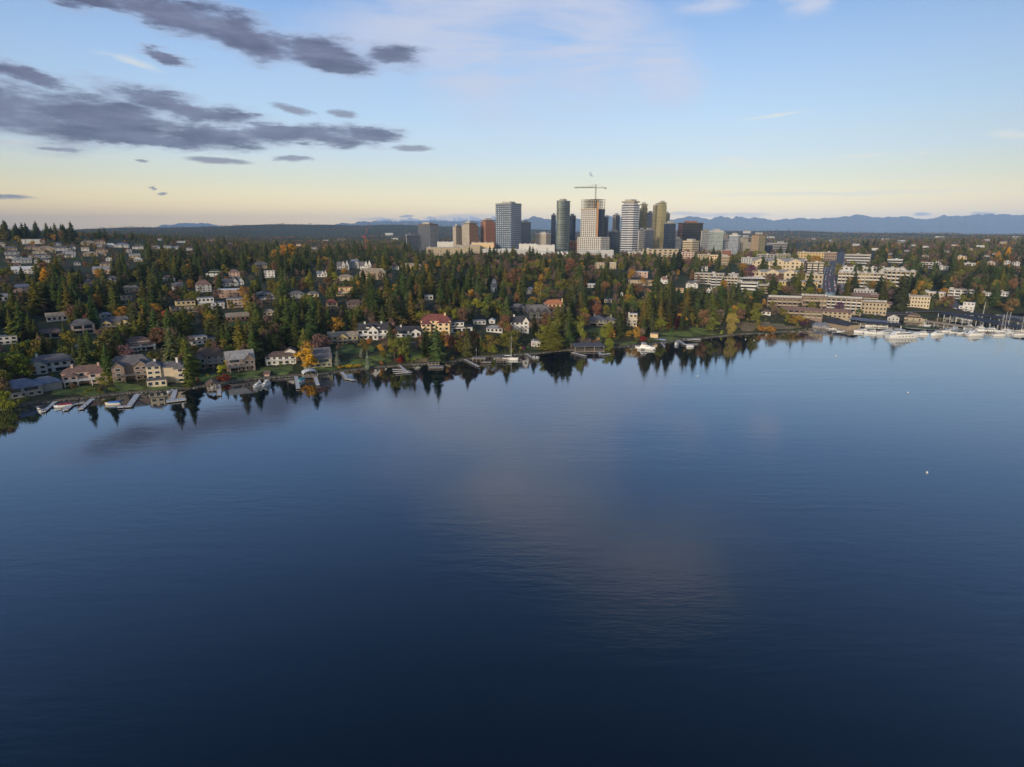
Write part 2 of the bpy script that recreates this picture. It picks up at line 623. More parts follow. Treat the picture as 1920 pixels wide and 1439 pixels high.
def z_at(py, Y):
    """height of the photo row at distance Y"""
    return CAM_H - float(t_of(py)) * Y


def ground_material():
    m = bpy.data.materials.new('ground_cover')
    m.use_nodes = True
    g = NG(m.node_tree)
    b = m.node_tree.nodes['Principled BSDF']
    geo = g.n('ShaderNodeNewGeometry')
    n1 = g.noise(geo.outputs['Position'], .012, 6, .6).outputs['Fac']
    n2 = g.noise(geo.outputs['Position'], .07, 6, .7).outputs['Fac']
    n3 = g.noise(geo.outputs['Position'], .5, 3, .6).outputs['Fac']
    c = g.mix(g.smooth(n1, .35, .65), (.050, .064, .027), (.075, .066, .04))
    c = g.mix(g.smooth(n2, .50, .68), c, (.08, .10, .035))
    c = g.mix(g.smooth(n2, .42, .30), c, (.066, .055, .04))
    c = g.mix(g.smooth(n3, .60, .75), c, (.12, .095, .065))
    g.link(c, b.inputs['Base Color'])
    b.inputs['Roughness'].default_value = .95
    b.inputs['Specular IOR Level'].default_value = .1
    return m


nr, nc = GZ.shape
idx = np.arange(nr * nc).reshape(nr, nc)
Fq = np.stack([idx[:-1, :-1], idx[:-1, 1:], idx[1:, 1:], idx[1:, :-1]], -1).reshape(-1, 4)
land = link('ground', np_mesh('ground', np.stack([XX, YY, GZ], -1).reshape(-1, 3), Fq, 4, ground_material()))
land.data.polygons.foreach_set('use_smooth', np.ones(len(Fq), bool))
struct(land)


# ------------------------------------------------------------------ water
def water_material():
    m = bpy.data.materials.new('lake_water')
    m.use_nodes = True
    g = NG(m.node_tree)
    b = m.node_tree.nodes['Principled BSDF']
    geo = g.n('ShaderNodeNewGeometry')
    mp = g.n('ShaderNodeMapping')
    mp.inputs['Rotation'].default_value = (0, 0, R(12))
    mp.inputs['Scale'].default_value = (.35, 1.0, 1)
    g.link(geo.outputs['Position'], mp.inputs[0])
    big = g.noise(mp.outputs[0], .30, 3, .55).outputs['Fac']
    sml = g.noise(mp.outputs[0], 1.1, 3, .6).outputs['Fac']
    calm = g.smooth(g.noise(geo.outputs['Position'], .006, 3, .55).outputs['Fac'], .35, .65, .35, 1.0)
    ln = g.n('ShaderNodeMapping')
    ln.inputs['Rotation'].default_value = (0, 0, R(-14))
    ln.inputs['Scale'].default_value = (.004, .03, 1)
    g.link(geo.outputs['Position'], ln.inputs[0])
    lanes = g.smooth(g.noise(ln.outputs[0], 1.0, 5, .6).outputs['Fac'], .36, .62, .45, 1.0)
    calm = g.math('MULTIPLY', calm, lanes)
    h = g.math('ADD', g.math('MULTIPLY', big, 1.0), g.math('MULTIPLY', sml, .42))
    # the open lake is breezier than the lee of the shore
    sep = g.n('ShaderNodeSeparateXYZ')
    g.link(geo.outputs['Position'], sep.inputs[0])
    off = g.math('SUBTRACT', sep.outputs[1], g.math('MULTIPLY_ADD', sep.outputs[0], .5, 430.0))
    lee = g.smooth(off, -125.0, -40.0, 1.0, .24)
    h = g.math('MULTIPLY', g.math('MULTIPLY', h, calm), lee)
    bp = g.n('ShaderNodeBump')
    bp.inputs['Strength'].default_value = .34
    bp.inputs['Distance'].default_value = .30
    g.link(h, bp.inputs['Height'])
    # dark deep water under a mirror that grows towards grazing sight lines
    t = m.node_tree
    t.nodes.remove(b)
    lw = g.n('ShaderNodeLayerWeight')
    lw.inputs['Blend'].default_value = .5
    g.link(bp.outputs[0], lw.inputs['Normal'])
    fac = g.math('MULTIPLY_ADD', g.math('POWER', lw.outputs['Facing'], 3.05), .96, .011, clamp=True)
    df = g.n('ShaderNodeBsdfDiffuse')
    df.inputs['Color'].default_value = (.0022, .0075, .015, 1)
    gs = g.n('ShaderNodeBsdfGlossy')
    gs.inputs['Roughness'].default_value = .045
    gs.inputs['Color'].default_value = (.93, .97, 1, 1)
    g.link(bp.outputs[0], gs.inputs['Normal'])
    mx = g.n('ShaderNodeMixShader')
    g.link(fac, mx.inputs[0])
    g.link(df.outputs[0], mx.inputs[1])
    g.link(gs.outputs[0], mx.inputs[2])
    g.link(mx.outputs[0], t.nodes['Material Output'].inputs[0])
    return m


wm = MB()
wm.quad([(-5000, -700, 0), (5000, -700, 0), (5000, 3000, 0), (-5000, 3000, 0)])
struct(wm.build('water', water_material()))


# ------------------------------------------------------------------ mountains, well inside the haze
def rock_material(name, snowline):
    m = bpy.data.materials.new(name)
    m.use_nodes = True
    g = NG(m.node_tree)
    b = m.node_tree.nodes['Principled BSDF']
    geo = g.n('ShaderNodeNewGeometry')
    sep = g.n('ShaderNodeSeparateXYZ')
    g.link(geo.outputs['Position'], sep.inputs[0])
    n = g.noise(geo.outputs['Position'], .004, 8, .65).outputs['Fac']
    line = g.math('ADD', sep.outputs[2], g.math('MULTIPLY', n, 260.0))
    snow = g.smooth(line, snowline, snowline + 60)
    c = g.mix(g.smooth(n, .3, .7), (.020, .028, .028), (.045, .05, .055))
    g.link(g.mix(snow, c, (.75, .77, .82)), b.inputs['Base Color'])
    b.inputs['Roughness'].default_value = .95
    return m


ROCK, SNOWY = rock_material('mountain_rock', 880), rock_material('snowy_rock', 640)


def mountains(name, crest, Yc, half, amp, seed, rock=None, jag=2.2):
    cx_, cy_ = np.array(crest, float).T
    az = np.linspace(cx_[0], cx_[-1], 520)
    row = np.interp(az, cx_, cy_)
    row = row + jag * (1.0 - 2 * np.abs(2 * vnoise(az / 13.0, az * 0, seed + 20) - 1)) * .55 + jag * (vnoise(az / 5.0, az * 0, seed + 22) - .5) * .7
    n = 60
    s = np.linspace(-1, 1, n)
    A, Sg = np.meshgrid(az, s)
    Y = Yc + Sg * half
    top = CAM_H - t_of(row) * Yc
    X = (A - 960) / F_PX / (CP + (719.5 - 415) / F_PX * SP) * Y
    fall = np.clip(1 - np.abs(Sg), 0, 1)
    rid = np.zeros_like(X)
    for o, (q, w) in enumerate(((2600, .5), (1200, .3), (500, .2), (230, .12))):
        rid += (1 - np.abs(2 * vnoise(X / q, Y / q * .6, seed + o) - 1)) * w
    core = fall ** 1.1
    Z = 40 + (top[None, :] - 40) * np.clip(core + (rid - .62) * .55 * (1 - core) * np.clip(fall * 3, 0, 1), 0, 1)
    Z += (rid - .6) * amp * core
    Z[0], Z[-1] = 20, 20
    idx = np.arange(n * len(az)).reshape(n, len(az))
    f = np.stack([idx[:-1, :-1], idx[:-1, 1:], idx[1:, 1:], idx[1:, :-1]], -1).reshape(-1, 4)
    return struct(link(name, np_mesh(name, np.stack([X, Y, Z], -1).reshape(-1, 3), f, 4, rock or ROCK)))


mountains('mountains', [(960, 430), (980, 413), (1000, 406), (1018, 409), (1040, 414), (1090, 409), (1140, 405), (1150, 407), (1200, 412), (1262, 413), (1275, 409), (1290, 405), (1305, 406),
                        (1330, 411), (1342, 407), (1352, 404), (1362, 407), (1372, 409), (1380, 405), (1392, 407), (1425, 408), (1450, 412), (1470, 409),
                        (1520, 410), (1560, 408), (1590, 405), (1605, 403), (1625, 406), (1650, 408), (1700, 407), (1728, 413), (1745, 411), (1765, 405), (1800, 406),
                        (1845, 403), (1880, 402), (1920, 402), (2000, 404), (2200, 410), (2400, 420)], 21500, 2600, 60, 31)
mountains('snowy_mountains', [(560, 432), (640, 421), (680, 415), (700, 416), (720, 412), (735, 415), (760, 410), (775, 413), (800, 410), (825, 413), (850, 410), (870, 412), (885, 408), (905, 412),
                              (925, 409), (950, 413), (980, 412), (1010, 414), (1060, 420), (1100, 432)], 24500, 2200, 120, 51, SNOWY, 4.5)
mountains('far_hills', [(255, 437), (285, 428), (305, 421), (318, 422), (335, 419), (350, 417.5), (365, 419), (385, 419), (400, 421), (420, 426), (470, 437)], 30000, 1500, 60, 71)


# ------------------------------------------------------------------ haze
def build_haze():
    m = bpy.data.materials.new('haze')
    m.use_nodes = True
    t = m.node_tree
    t.nodes.clear()
    o = t.nodes.new('ShaderNodeOutputMaterial')
    v = t.nodes.new('ShaderNodeVolumePrincipled')
    v.inputs['Color'].default_value = (.36, .58, 1.0, 1)
    v.inputs['Density'].default_value = 3.4e-5
    v.inputs['Anisotropy'].default_value = -.38
    t.links.new(v.outputs[0], o.inputs['Volume'])
    hb = MB().box(-39000, 39000, -900, 37000, -8, 1050)
    h = hb.build('haze', m)
    struct(h, 'stuff')
# ------------------------------------------------------------------ buildings
LAND = []        # landmarks in the photo: (px, py, distance, short name, rect)
RECTS = []       # facades that trees must not hide: (x0, x1, ytop, ybase, distance)


def landmark(px0, px1, pyt, pyb, Y, short, keep=True):
    LAND.append(((px0 + px1) / 2, pyb, Y, short, (px1 - px0) / 2))
    if keep:
        RECTS.append((px0 - 1, px1 + 1, pyt - 1, pyb - 1, Y))


def roof_on(mb, kind, x0, x1, y0, y1, z, rise, oh=.6, th=.28, wall=None):
    """roof over a box; adds the triangular gable walls to WALL"""
    a0, a1, b0, b1 = x0 - oh, x1 + oh, y0 - oh, y1 + oh
    if kind == 'flat':
        mb.box(a0, a1, b0, b1, z, z + th + .15)
        return
    if kind == 'shed':
        e = [(a0, b0, z), (a1, b0, z), (a1, b1, z + rise), (a0, b1, z + rise)]
        lo = [(x, y, q - th) for x, y, q in e]
        mb.quad(e)
        mb.quad(lo[::-1])
        for i in range(4):
            j = (i + 1) % 4
            mb.quad([lo[i], lo[j], e[j], e[i]])
        if wall is not None:
            wall.quad([(x0, y0, z - .1), (x0, y1, z + rise - .2), (x0, y1, z - .2)])
            wall.quad([(x1, y0, z - .1), (x1, y1, z - .2), (x1, y1, z + rise - .2)])
            wall.quad([(x0, y1, z - .2), (x0, y1, z + rise - .2), (x1, y1, z + rise - .2), (x1, y1, z - .2)])
        return
    lx, ly = a1 - a0, b1 - b0
    zr = z + rise
    ze = z - .12
    if kind == 'gx':
        r0, r1 = (a0, (b0 + b1) / 2, zr), (a1, (b0 + b1) / 2, zr)
        mb.quad([(a0, b0, ze), (a1, b0, ze), r1, r0])
        mb.quad([(a1, b1, ze), (a0, b1, ze), r0, r1])
        mb.quad([(a0, b0, ze - th), r0[:2] + (zr - th,), r1[:2] + (zr - th,), (a1, b0, ze - th)])
        mb.quad([(a1, b1, ze - th), r1[:2] + (zr - th,), r0[:2] + (zr - th,), (a0, b1, ze - th)])
        for q in (a0, a1):
            mb.quad([(q, b0, ze), (q, b0, ze - th), (q, r0[1], zr - th), (q, r0[1], zr)])
            mb.quad([(q, b1, ze), (q, b1, ze - th), (q, r0[1], zr - th), (q, r0[1], zr)])
        for q in (b0, b1):
            mb.quad([(a0, q, ze - th), (a1, q, ze - th), (a1, q, ze), (a0, q, ze)])
        if wall is not None:
            for q in (x0, x1):
                wall.quad([(q, y0, z - .15), (q, y1, z - .15), (q, (y0 + y1) / 2, zr - th - .1)])
        return
    if kind == 'gy':
        c = (a0 + a1) / 2
        r0, r1 = (c, b0, zr), (c, b1, zr)
        mb.quad([(a0, b1, ze), (a0, b0, ze), r0, r1])
        mb.quad([(a1, b0, ze), (a1, b1, ze), r1, r0])
        mb.quad([(a0, b0, ze - th), (a0, b1, ze - th), (c, b1, zr - th), (c, b0, zr - th)])
        mb.quad([(a1, b1, ze - th), (a1, b0, ze - th), (c, b0, zr - th), (c, b1, zr - th)])
        for q in (b0, b1):
            mb.quad([(a0, q, ze), (a0, q, ze - th), (c, q, zr - th), (c, q, zr)])
            mb.quad([(a1, q, ze), (a1, q, ze - th), (c, q, zr - th), (c, q, zr)])
        for q in (a0, a1):
            mb.quad([(q, b0, ze - th), (q, b1, ze - th), (q, b1, ze), (q, b0, ze)])
        if wall is not None:
            for q in (y0, y1):
                wall.quad([(x0, q, z - .15), (x1, q, z - .15), ((x0 + x1) / 2, q, zr - th - .1)])
        return
    # hip
    c, d = (a0 + a1) / 2, (b0 + b1) / 2
    if lx >= ly:
        k = ly / 2 * .92
        r0, r1 = (a0 + k, d, zr), (a1 - k, d, zr)
        mb.quad([(a0, b0, ze), (a1, b0, ze), r1, r0])
        mb.quad([(a1, b1, ze), (a0, b1, ze), r0, r1])
        mb.quad([(a1, b0, ze), (a1, b1, ze), r1])
        mb.quad([(a0, b1, ze), (a0, b0, ze), r0])
    else:
        k = lx / 2 * .92
        r0, r1 = (c, b0 + k, zr), (c, b1 - k, zr)
        mb.quad([(a0, b1, ze), (a0, b0, ze), r0, r1])
        mb.quad([(a1, b0, ze), (a1, b1, ze), r1, r0])
        mb.quad([(a0, b0, ze), (a1, b0, ze), r0])
        mb.quad([(a1, b1, ze), (a0, b1, ze), r1])
    lo = [(a0, b0), (a1, b0), (a1, b1), (a0, b1)]
    for i in range(4):
        j = (i + 1) % 4
        mb.quad([(*lo[i], ze - th), (*lo[j], ze - th), (*lo[j], ze), (*lo[i], ze)])
    mb.quad([(*q, ze - th) for q in lo[::-1]])


# volumes: x0, x1, y0, y1 (share of width and depth), eave, roof kind, rise (shares of the height)
STYLE = {
    'hip': [(0, 1, 0, 1, .64, 'hip', .36)],
    'gable': [(0, 1, 0, 1, .62, 'gx', .38)],
    'front': [(0, 1, 0, 1, .58, 'gy', .42)],
    'left': [(0, 1, .22, 1, .62, 'hip', .38), (0, .38, 0, .6, .56, 'gy', .30)],
    'right': [(0, 1, .22, 1, .62, 'gx', .38), (.60, 1, 0, .6, .56, 'gy', .30)],
    'cross': [(0, 1, .18, 1, .62, 'gx', .38), (.34, .68, 0, .6, .60, 'gy', .32)],
    'stack': [(0, 1, 0, .9, .50, 'hip', .20), (.18, .85, .25, 1, .74, 'hip', .26)],
    'side': [(0, 1, 0, 1, .55, 'hip', .25), (.62, .98, .35, 1, .80, 'front', .2)],
    'flat': [(0, 1, 0, 1, .96, 'flat', 0)],
    'flats': [(0, 1, 0, 1, .52, 'flat', 0), (.24, 1, .22, .98, .96, 'flat', 0)],
    'flatl': [(0, 1, 0, 1, .52, 'flat', 0), (0, .62, .22, .98, .96, 'flat', 0)],
    'villa': [(0, 1, .26, 1, .72, 'hip', .28), (.03, .34, 0, .5, .58, 'hip', .14), (.56, .97, .06, .5, .62, 'hip', .12)],
    'multi': [(0, 1, .3, 1, .66, 'hip', .34), (.06, .36, 0, .6, .60, 'gy', .22), (.58, .92, .05, .6, .60, 'gy', .24)],
    'ranch': [(0, .64, 0, 1, .60, 'hip', .40), (.50, 1, .3, 1.1, .55, 'hip', .34)],
    'barn': [(0, 1, 0, 1, .50, 'gx', .50)],
    'white3': [(0, .36, .2, 1, .84, 'hip', .16), (.3, 1, .3, 1, .72, 'hip', .2), (.70, 1, .1, .7, .66, 'hip', .2), (.02, .5, -.35, .25, .28, 'flat', 0)],
    'tudor': [(0, 1, .15, 1, .64, 'gx', .36), (.66, 1, 0, .7, .68, 'gy', .30)],
    'lodge': [(0, 1, .15, 1, .52, 'gx', .48), (.08, .3, .05, .6, .58, 'gy', .22), (.40, .62, .05, .6, .58, 'gy', .22), (.72, .94, .05, .6, .58, 'gy', .22)],
    'steep': [(0, .5, .2, 1, .40, 'gx', .4), (.42, .72, 0, .8, .45, 'gy', .5), (.70, 1, .1, 1, .50, 'gy', .5)],
}


def window_on(parent, x, y, z, w, h, pane=True, face='front', trim=None, glass=None):
    """one window set on the wall: a frame with its pane"""
    trim, glass = trim or TRIM, glass or GLASS
    f, p = MB(), MB()
    if face == 'front':
        if pane:
            f.box(x - w / 2 - .12, x + w / 2 + .12, y - .06, y + .1, z - .12, z + h + .12)
        p.box(x - w / 2, x + w / 2, y - .10, y + .05, z, z + h)
    else:
        s = 1 if face == 'right' else -1
        a, b = sorted((x - s * .1, x + s * .06))
        c, d = sorted((x - s * .05, x + s * .10))
        if pane:
            f.box(a, b, y - w / 2 - .12, y + w / 2 + .12, z - .12, z + h + .12)
        p.box(c, d, y - w / 2, y + w / 2, z, z + h)
    if pane:
        fo = f.build('window', trim, parent)
        p.build('pane', glass, fo)
    else:
        p.build('window', glass, parent)


def house(px0, px1, pyt, pyb, style, wc, rc, short, rest='', cat='house', rot=None, d=None, deck=0, chim=0, dorm=0, near=None, win=1, name='house', keep=True, group=None, trim=None):
    P = ground((px0 + px1) / 2, pyb)
    s = float(depth_of(*P)) / F_PX
    Wd, t = (px1 - px0) * s, float(t_of(pyb))
    D = d or min(max(7.0, .60 * Wd), 15.0)
    H = max((pyb - pyt) * s * 1.02 - .45 * D * t, 3.2)
    if style in ('flat', 'flats', 'flatl'):
        H = max((pyb - pyt) * s - .9 * D * t, 2.9)
    near = (P[1] < 620) if near is None else near
    yaw = -math.atan2(P[0], P[1]) + R(rnd.uniform(-9, 9) if rot is None else rot)
    label = (short + ' ' + rest).strip()
    root = thing(name, tuple(P), yaw, label, cat, group)
    landmark(px0, px1, pyt, pyb, P[1], short, keep)
    wm_, rm_ = WALL[wc], ROOF[rc]
    wall, roof = MB(), MB()
    for (a, b, c, e, ev, rk, rise) in STYLE[style]:
        x0, x1, y0, y1 = (a - .5) * Wd, (b - .5) * Wd, c * D, e * D
        kind = 'gy' if rk == 'front' else rk
        wall.box(x0, x1, y0, y1, -5.0, ev * H)
        roof_on(roof, kind, x0, x1, y0, y1, ev * H, rise * H, oh=.55 if rk != 'flat' else .3, wall=wall)
        # windows, storey by storey
        zt_, fl = ev * H, max(1, int(round(ev * H / 3.2)))
        fh = zt_ / fl
        cols = max(1, min(6, int((x1 - x0) / 3.3)))
        if not near:
            cols = min(cols, 3)
        if Wd / s < 15:
            cols, fl = min(cols, 2), 1
        if win and c < .3 and rk != 'none':
            for q in range(fl):
                if near and cols >= 3 and rnd.random() < .30:      # a storey of wide glazing
                    for k in range(2):
                        window_on(root, x0 + (x1 - x0) * (.28 + .44 * k), y0, q * fh + fh * .16, (x1 - x0) * .36, fh * .66, True, trim=trim)
                    continue
                for k in range(cols):
                    xw = x0 + (x1 - x0) * (k + .5) / cols
                    ww = min((x1 - x0) / cols * .62, 2.4) * rnd.uniform(.75, 1.05)
                    if near and not (c > .05 and any(A[0] < (xw / Wd + .5) < A[1] and A[2] < c and A[4] * H > q * fh + 1 for A in STYLE[style])):
                        window_on(root, xw, y0, q * fh + fh * .30, ww, fh * .50, near, trim=trim)
                    elif not near:
                        window_on(root, xw, y0, q * fh + fh * .32, ww * .78, fh * .42, False)
    wo = wall.build('wall', wm_, root)
    ro = roof.build('roof', rm_, root)
    for k in range(chim):
        x = (-.28 + .56 * k) * Wd if chim > 1 else rnd.choice((-.3, .3)) * Wd
        y = .55 * D
        cm = MB().box(x - .55, x + .55, y - .5, y + .5, .45 * H, H + .9).box(x - .7, x + .7, y - .65, y + .65, H + .9, H + 1.1)
        cm.build('chimney', WALL['white' if wc in ('white', 'cream') else 'brick' if wc == 'brick' else wc], ro)
    ev0, D0 = STYLE[style][0][4] * H, STYLE[style][0][2] * D
    for k in range(dorm):
        x = ((k + .5) / dorm - .5) * Wd * .7
        dm = MB()
        dm.box(x - 1.3, x + 1.3, D0 + .8, D0 + .42 * D, ev0 - .2, ev0 + 1.9)
        dw = dm.build('dormer', wm_, ro)
        dr = MB()
        roof_on(dr, 'gy', x - 1.3, x + 1.3, D0 + .8, D0 + .45 * D, ev0 + 1.9, 1.0, .25, .15)
        dr.build('dormer_roof', rm_, ro)
    if deck:
        z = min(max(2.9, .33 * H), 4.0)
        fl = MB().box(-.46 * Wd, .46 * Wd, -2.6, STYLE[style][0][2] * D - .02, z - .28, z)
        dk = fl.build('deck', WALL['white'] if wc in ('white', 'cream', 'peach', 'pink') else WOOD, root)
        rl = MB()
        n = max(3, int(Wd / 2.2))
        for k in range(n + 1):
            x = -.455 * Wd + .91 * Wd * k / n
            rl.box(x - .05, x + .05, -2.55, -2.45, z + .002, z + 1.0)
        rl.box(-.46 * Wd, .46 * Wd, -2.57, -2.43, z + 1.0, z + 1.1)
        rl.box(-.46 * Wd, .46 * Wd, -2.53, -2.47, z + .45, z + .55)
        rl.build('railing', TRIM if wc in ('white', 'cream', 'peach', 'pink') else WOOD, dk)
        for k in range(4 if near else 2):
            x = (-.42 + .84 * k / (3 if near else 1)) * Wd
            MB().box(x - .16, x + .16, -2.5, -2.2, -5, z - .28).build('post', TRIM if wc in ('white', 'cream', 'peach', 'pink') else WOOD, root)
    return root, Wd, D, H


# ------------------------------------------------------------------ blocks of flats and offices
def facade_mat(name, wall, glass, bay, floor, fw=.55, fh=.5, metal=.55, rough=.14, var=.5, wrough=.75, vstripe=False, hstripe=False):
    """curtain wall or punched windows laid out in metres over each facade"""
    if name in MATS:
        return MATS[name]
    m = bpy.data.materials.new(name)
    m.use_nodes = True
    g = NG(m.node_tree)
    b = m.node_tree.nodes['Principled BSDF']
    uv = g.n('ShaderNodeUVMap')
    sep = g.n('ShaderNodeSeparateXYZ')
    g.link(uv.outputs[0], sep.inputs[0])
    u, v = g.math('DIVIDE', sep.outputs[0], bay), g.math('DIVIDE', sep.outputs[1], floor)
    fu, fv = g.math('FRACT', u), g.math('FRACT', v)
    mu = g.math('LESS_THAN', g.math('ABSOLUTE', g.math('SUBTRACT', fu, .5)), fw / 2)
    mv = g.math('LESS_THAN', g.math('ABSOLUTE', g.math('SUBTRACT', fv, .5)), fh / 2)
    win = mu if vstripe else mv if hstripe else g.math('MULTIPLY', mu, mv)
    cell = g.n('ShaderNodeCombineXYZ')
    g.link(g.math('FLOOR', u), cell.inputs[0])
    g.link(g.math('FLOOR', v), cell.inputs[1])
    wn = g.n('ShaderNodeTexWhiteNoise', noise_dimensions='2D')
    g.link(cell.outputs[0], wn.inputs['Vector'])
    gl = g.mix(wn.outputs['Value'], [c * (1 - var) for c in glass], [min(1, c * (1 + var)) for c in glass])
    geo = g.n('ShaderNodeNewGeometry')
    nz = g.noise(geo.outputs['Position'], .08, 4, .6).outputs['Fac']
    wl = g.mix(nz, [c * .82 for c in wall], [min(1, c * 1.15) for c in wall])
    g.link(g.mix(win, wl, gl), b.inputs['Base Color'])
    g.link(g.math('MULTIPLY', win, metal), b.inputs['Metallic'])
    g.link(g.smooth(win, 0, 1, wrough, rough), b.inputs['Roughness'])
    MATS[name] = m
    return m


ROOFTOP = roof_mat('roof_membrane', (.40, .38, .36))
ROOFDK = roof_mat('roof_gravel', (.16, .15, .145))
PLANT = mat('roof_plant', (.42, .42, .41), .6, .15)


def block(px0, px1, pyt, pyb, short, rest='', wall='tan', floors=3, bays=8, mode='win', depth=14, rot=0, roof='flat', rmat=None, name='apartment_building', cat='apartments',
          Y=None, keep=True, plant=1, gables=0, group=None):
    P = ground((px0 + px1) / 2, pyb)
    if Y:
        X = ray((px0 + px1) / 2, pyb)[0] / ray(0, pyb)[1] * Y
        P = np.array([X, Y, float(zt(X, Y))])
    s = float(depth_of(*P)) / F_PX
    Wd, t = (px1 - px0) * s, max(float(t_of(pyb)), 0)
    H = (z_at(pyt, P[1]) - P[2]) if Y else max((pyb - pyt) * s - .8 * depth * t, 3.0)
    yaw = -math.atan2(P[0], P[1]) + R(rot)
    root = thing(name, tuple(P), yaw, (short + ' ' + rest).strip(), cat, group)
    landmark(px0, px1, pyt, pyb, P[1], short, keep)
    wm_ = WALL[wall]
    w = MB().box(-Wd / 2, Wd / 2, 0, depth, -5, H)
    fh = H / floors
    rf = MB()
    if roof == 'flat':
        rf.box(-Wd / 2 - .4, Wd / 2 + .4, -.4, depth + .4, H, H + .5)
        rf.box(-Wd / 2 - .4, Wd / 2 + .4, -.4, -.1, H + .5, H + .9)
        rf.box(-Wd / 2 - .4, Wd / 2 + .4, depth + .1, depth + .4, H + .5, H + .9)
    else:
        roof_on(rf, roof, -Wd / 2, Wd / 2, 0, depth, H, depth * .26, .7, wall=w)
    for k in range(gables):
        x0, x1 = (-.5 + (k + .15) / gables) * Wd, (-.5 + (k + .85) / gables) * Wd
        w.box(x0, x1, -2.2, 3, -5, H + .6)
        roof_on(rf, 'gy', x0, x1, -2.2, 5, H + .6, (x1 - x0) * .24, .7, wall=w)
    w.build('wall', wm_, root)
    ro = rf.build('roof', rmat or (ROOFTOP if roof == 'flat' else ROOF['brown']), root)
    if plant and roof == 'flat':
        for k in range(plant):
            x = (rnd.uniform(-.4, .4) if plant == 1 else -.42 + .84 * k / (plant - 1)) * Wd
            MB().box(x - 2, x + 2, depth * .4, depth * .4 + 3, H + .5, H + 2.6).build('roof_unit', PLANT, ro)
    if mode == 'win':
        for q in range(floors):
            for k in range(bays):
                xw = -Wd / 2 + Wd * (k + .5) / bays
                window_on(root, xw, -2.2 if gables and any((-.5 + (j + .15) / gables) * Wd < xw < (-.5 + (j + .85) / gables) * Wd for j in range(gables)) else 0,
                          q * fh + fh * .30, Wd / bays * .46, fh * .46, False)
    elif mode == 'band':
        for q in range(floors):
            MB().box(-Wd / 2 + .4, Wd / 2 - .4, -.12, .05, q * fh + fh * .28, q * fh + fh * .74).build('window_band', GLASS, root)
    elif mode == 'balcony':
        for q in range(floors):
            z = q * fh
            MB().box(-Wd / 2 + .5, Wd / 2 - .5, -.12, .05, z + fh * .34, z + fh * .86).build('window_band', GLASS, root)
        for k in range(bays):
            x0, x1 = -Wd / 2 + Wd * (k + .12) / bays, -Wd / 2 + Wd * (k + .88) / bays
            MB().box(x1 + .1, x1 + Wd / bays * .24 - .1, -1.5, -.13, -4, H - .1).build('party_wall', wm_, root)
            for q in range(floors):
                z = q * fh
                MB().box(x0, x1, -1.6, -.13, z - .1, z + .12).box(x0, x1, -1.6, -1.5, z + .12, z + fh * .36).build('balcony', WALL['sand' if wall in ('taupe', 'brown', 'brick') else 'white'], root)
    return root, Wd, H
# ------------------------------------------------------------------ houses along the shore, photo column left, right, row of ridge, row of base
H_ = house
H_(20, 112, 706, 742, 'ranch', 'grey', 'blue', 'long low house with slate blue roof', 'behind the big willow at the shore', d=13, rot=8)
H_(66, 138, 664, 700, 'left', 'white', 'grey', 'white loggia house with wide charcoal hip roof', 'above the slate blue one', chim=1, d=16)
H_(125, 199, 685, 722, 'villa', 'pink', 'rose', 'pale pink bow-fronted villa with rosy roof', 'over a green lawn', deck=1, chim=2, near=True)
H_(214, 281, 666, 715, 'multi', 'taupe', 'grey', 'taupe many-gabled house', 'between the pink villa and the white three-storey house', deck=1)
H_(282, 347, 675, 721, 'white3', 'cream', 'grey', 'cream three-storey house with walled terrace', 'by a forked dock', chim=2)
H_(368, 420, 652, 692, 'left', 'grey', 'brown', 'grey craftsman house with dark blue gable', 'beside a tall lakeside conifer', deck=1)
H_(430, 478, 657, 697, 'right', 'taupe', 'lgrey', 'pale-roofed house with shaded porch', 'behind lime yellow shrubs', deck=1)
H_(500, 554, 653, 684, 'side', 'white', 'brown', 'white house with brown roof and small upper gable', 'above a lawn', deck=1)
H_(572, 622, 652, 690, 'barn', 'olive', 'grey', 'big plain grey-roofed house', 'half behind the golden orange lakeside tree', d=17)
H_(615, 670, 622, 646, 'cross', 'yellow', 'tan', 'yellow house with central gable and brownish roof', 'over terraced lawns', chim=1, deck=1)
H_(672, 727, 606, 638, 'cross', 'white', 'dgrey', 'white gabled house with dark roof and stacked decks', 'above a rock garden', chim=2, dorm=2, deck=1)
H_(742, 789, 612, 634, 'right', 'white', 'dgrey', 'white two-storey house with black roof', 'left of the peach mansion', chim=1)
H_(789, 845, 590, 629, 'villa', 'peach', 'red', 'peach three-storey mansion with red hip roof', 'on the bank above tall firs', chim=1, name='mansion')
H_(846, 886, 601, 625, 'flatl', 'white', 'dgrey', 'white flat-roofed modern house', 'right of the peach mansion')
H_(888, 911, 600, 609, 'flat', 'lgrey', 'lgrey', 'low pale flat-roofed pavilion', 'behind the bare brown trees')
H_(912, 942, 610, 624, 'hip', 'white', 'lgrey', 'small white bungalow with pale curved roof', 'left of the tudor house')
H_(917, 928, 597, 607, 'front', 'white', 'white', 'tiny white gabled cottage', 'just above the white bungalow')
H_(957, 992, 593, 624, 'tudor', 'white', 'dgrey', 'black and white tudor house', 'with a steep front gable and dark roof', deck=1, chim=1)
H_(988, 1028, 572, 604, 'lodge', 'dark', 'grey', 'dark shingled lodge with three dormer gables', 'below the orange-roofed villa', chim=2, deck=1)
H_(957, 984, 570, 588, 'hip', 'dark', 'grey', 'dark shingled wing house', 'left of the three-gabled lodge')
H_(1011, 1066, 563, 594, 'stack', 'peach', 'orange', 'orange-roofed peach villa', 'stepping down the slope', d=12, chim=1)
H_(1102, 1157, 592, 612, 'ranch', 'olive', 'grey', 'long olive house with grey roof and terrace', 'above a green bank', chim=2, deck=1)
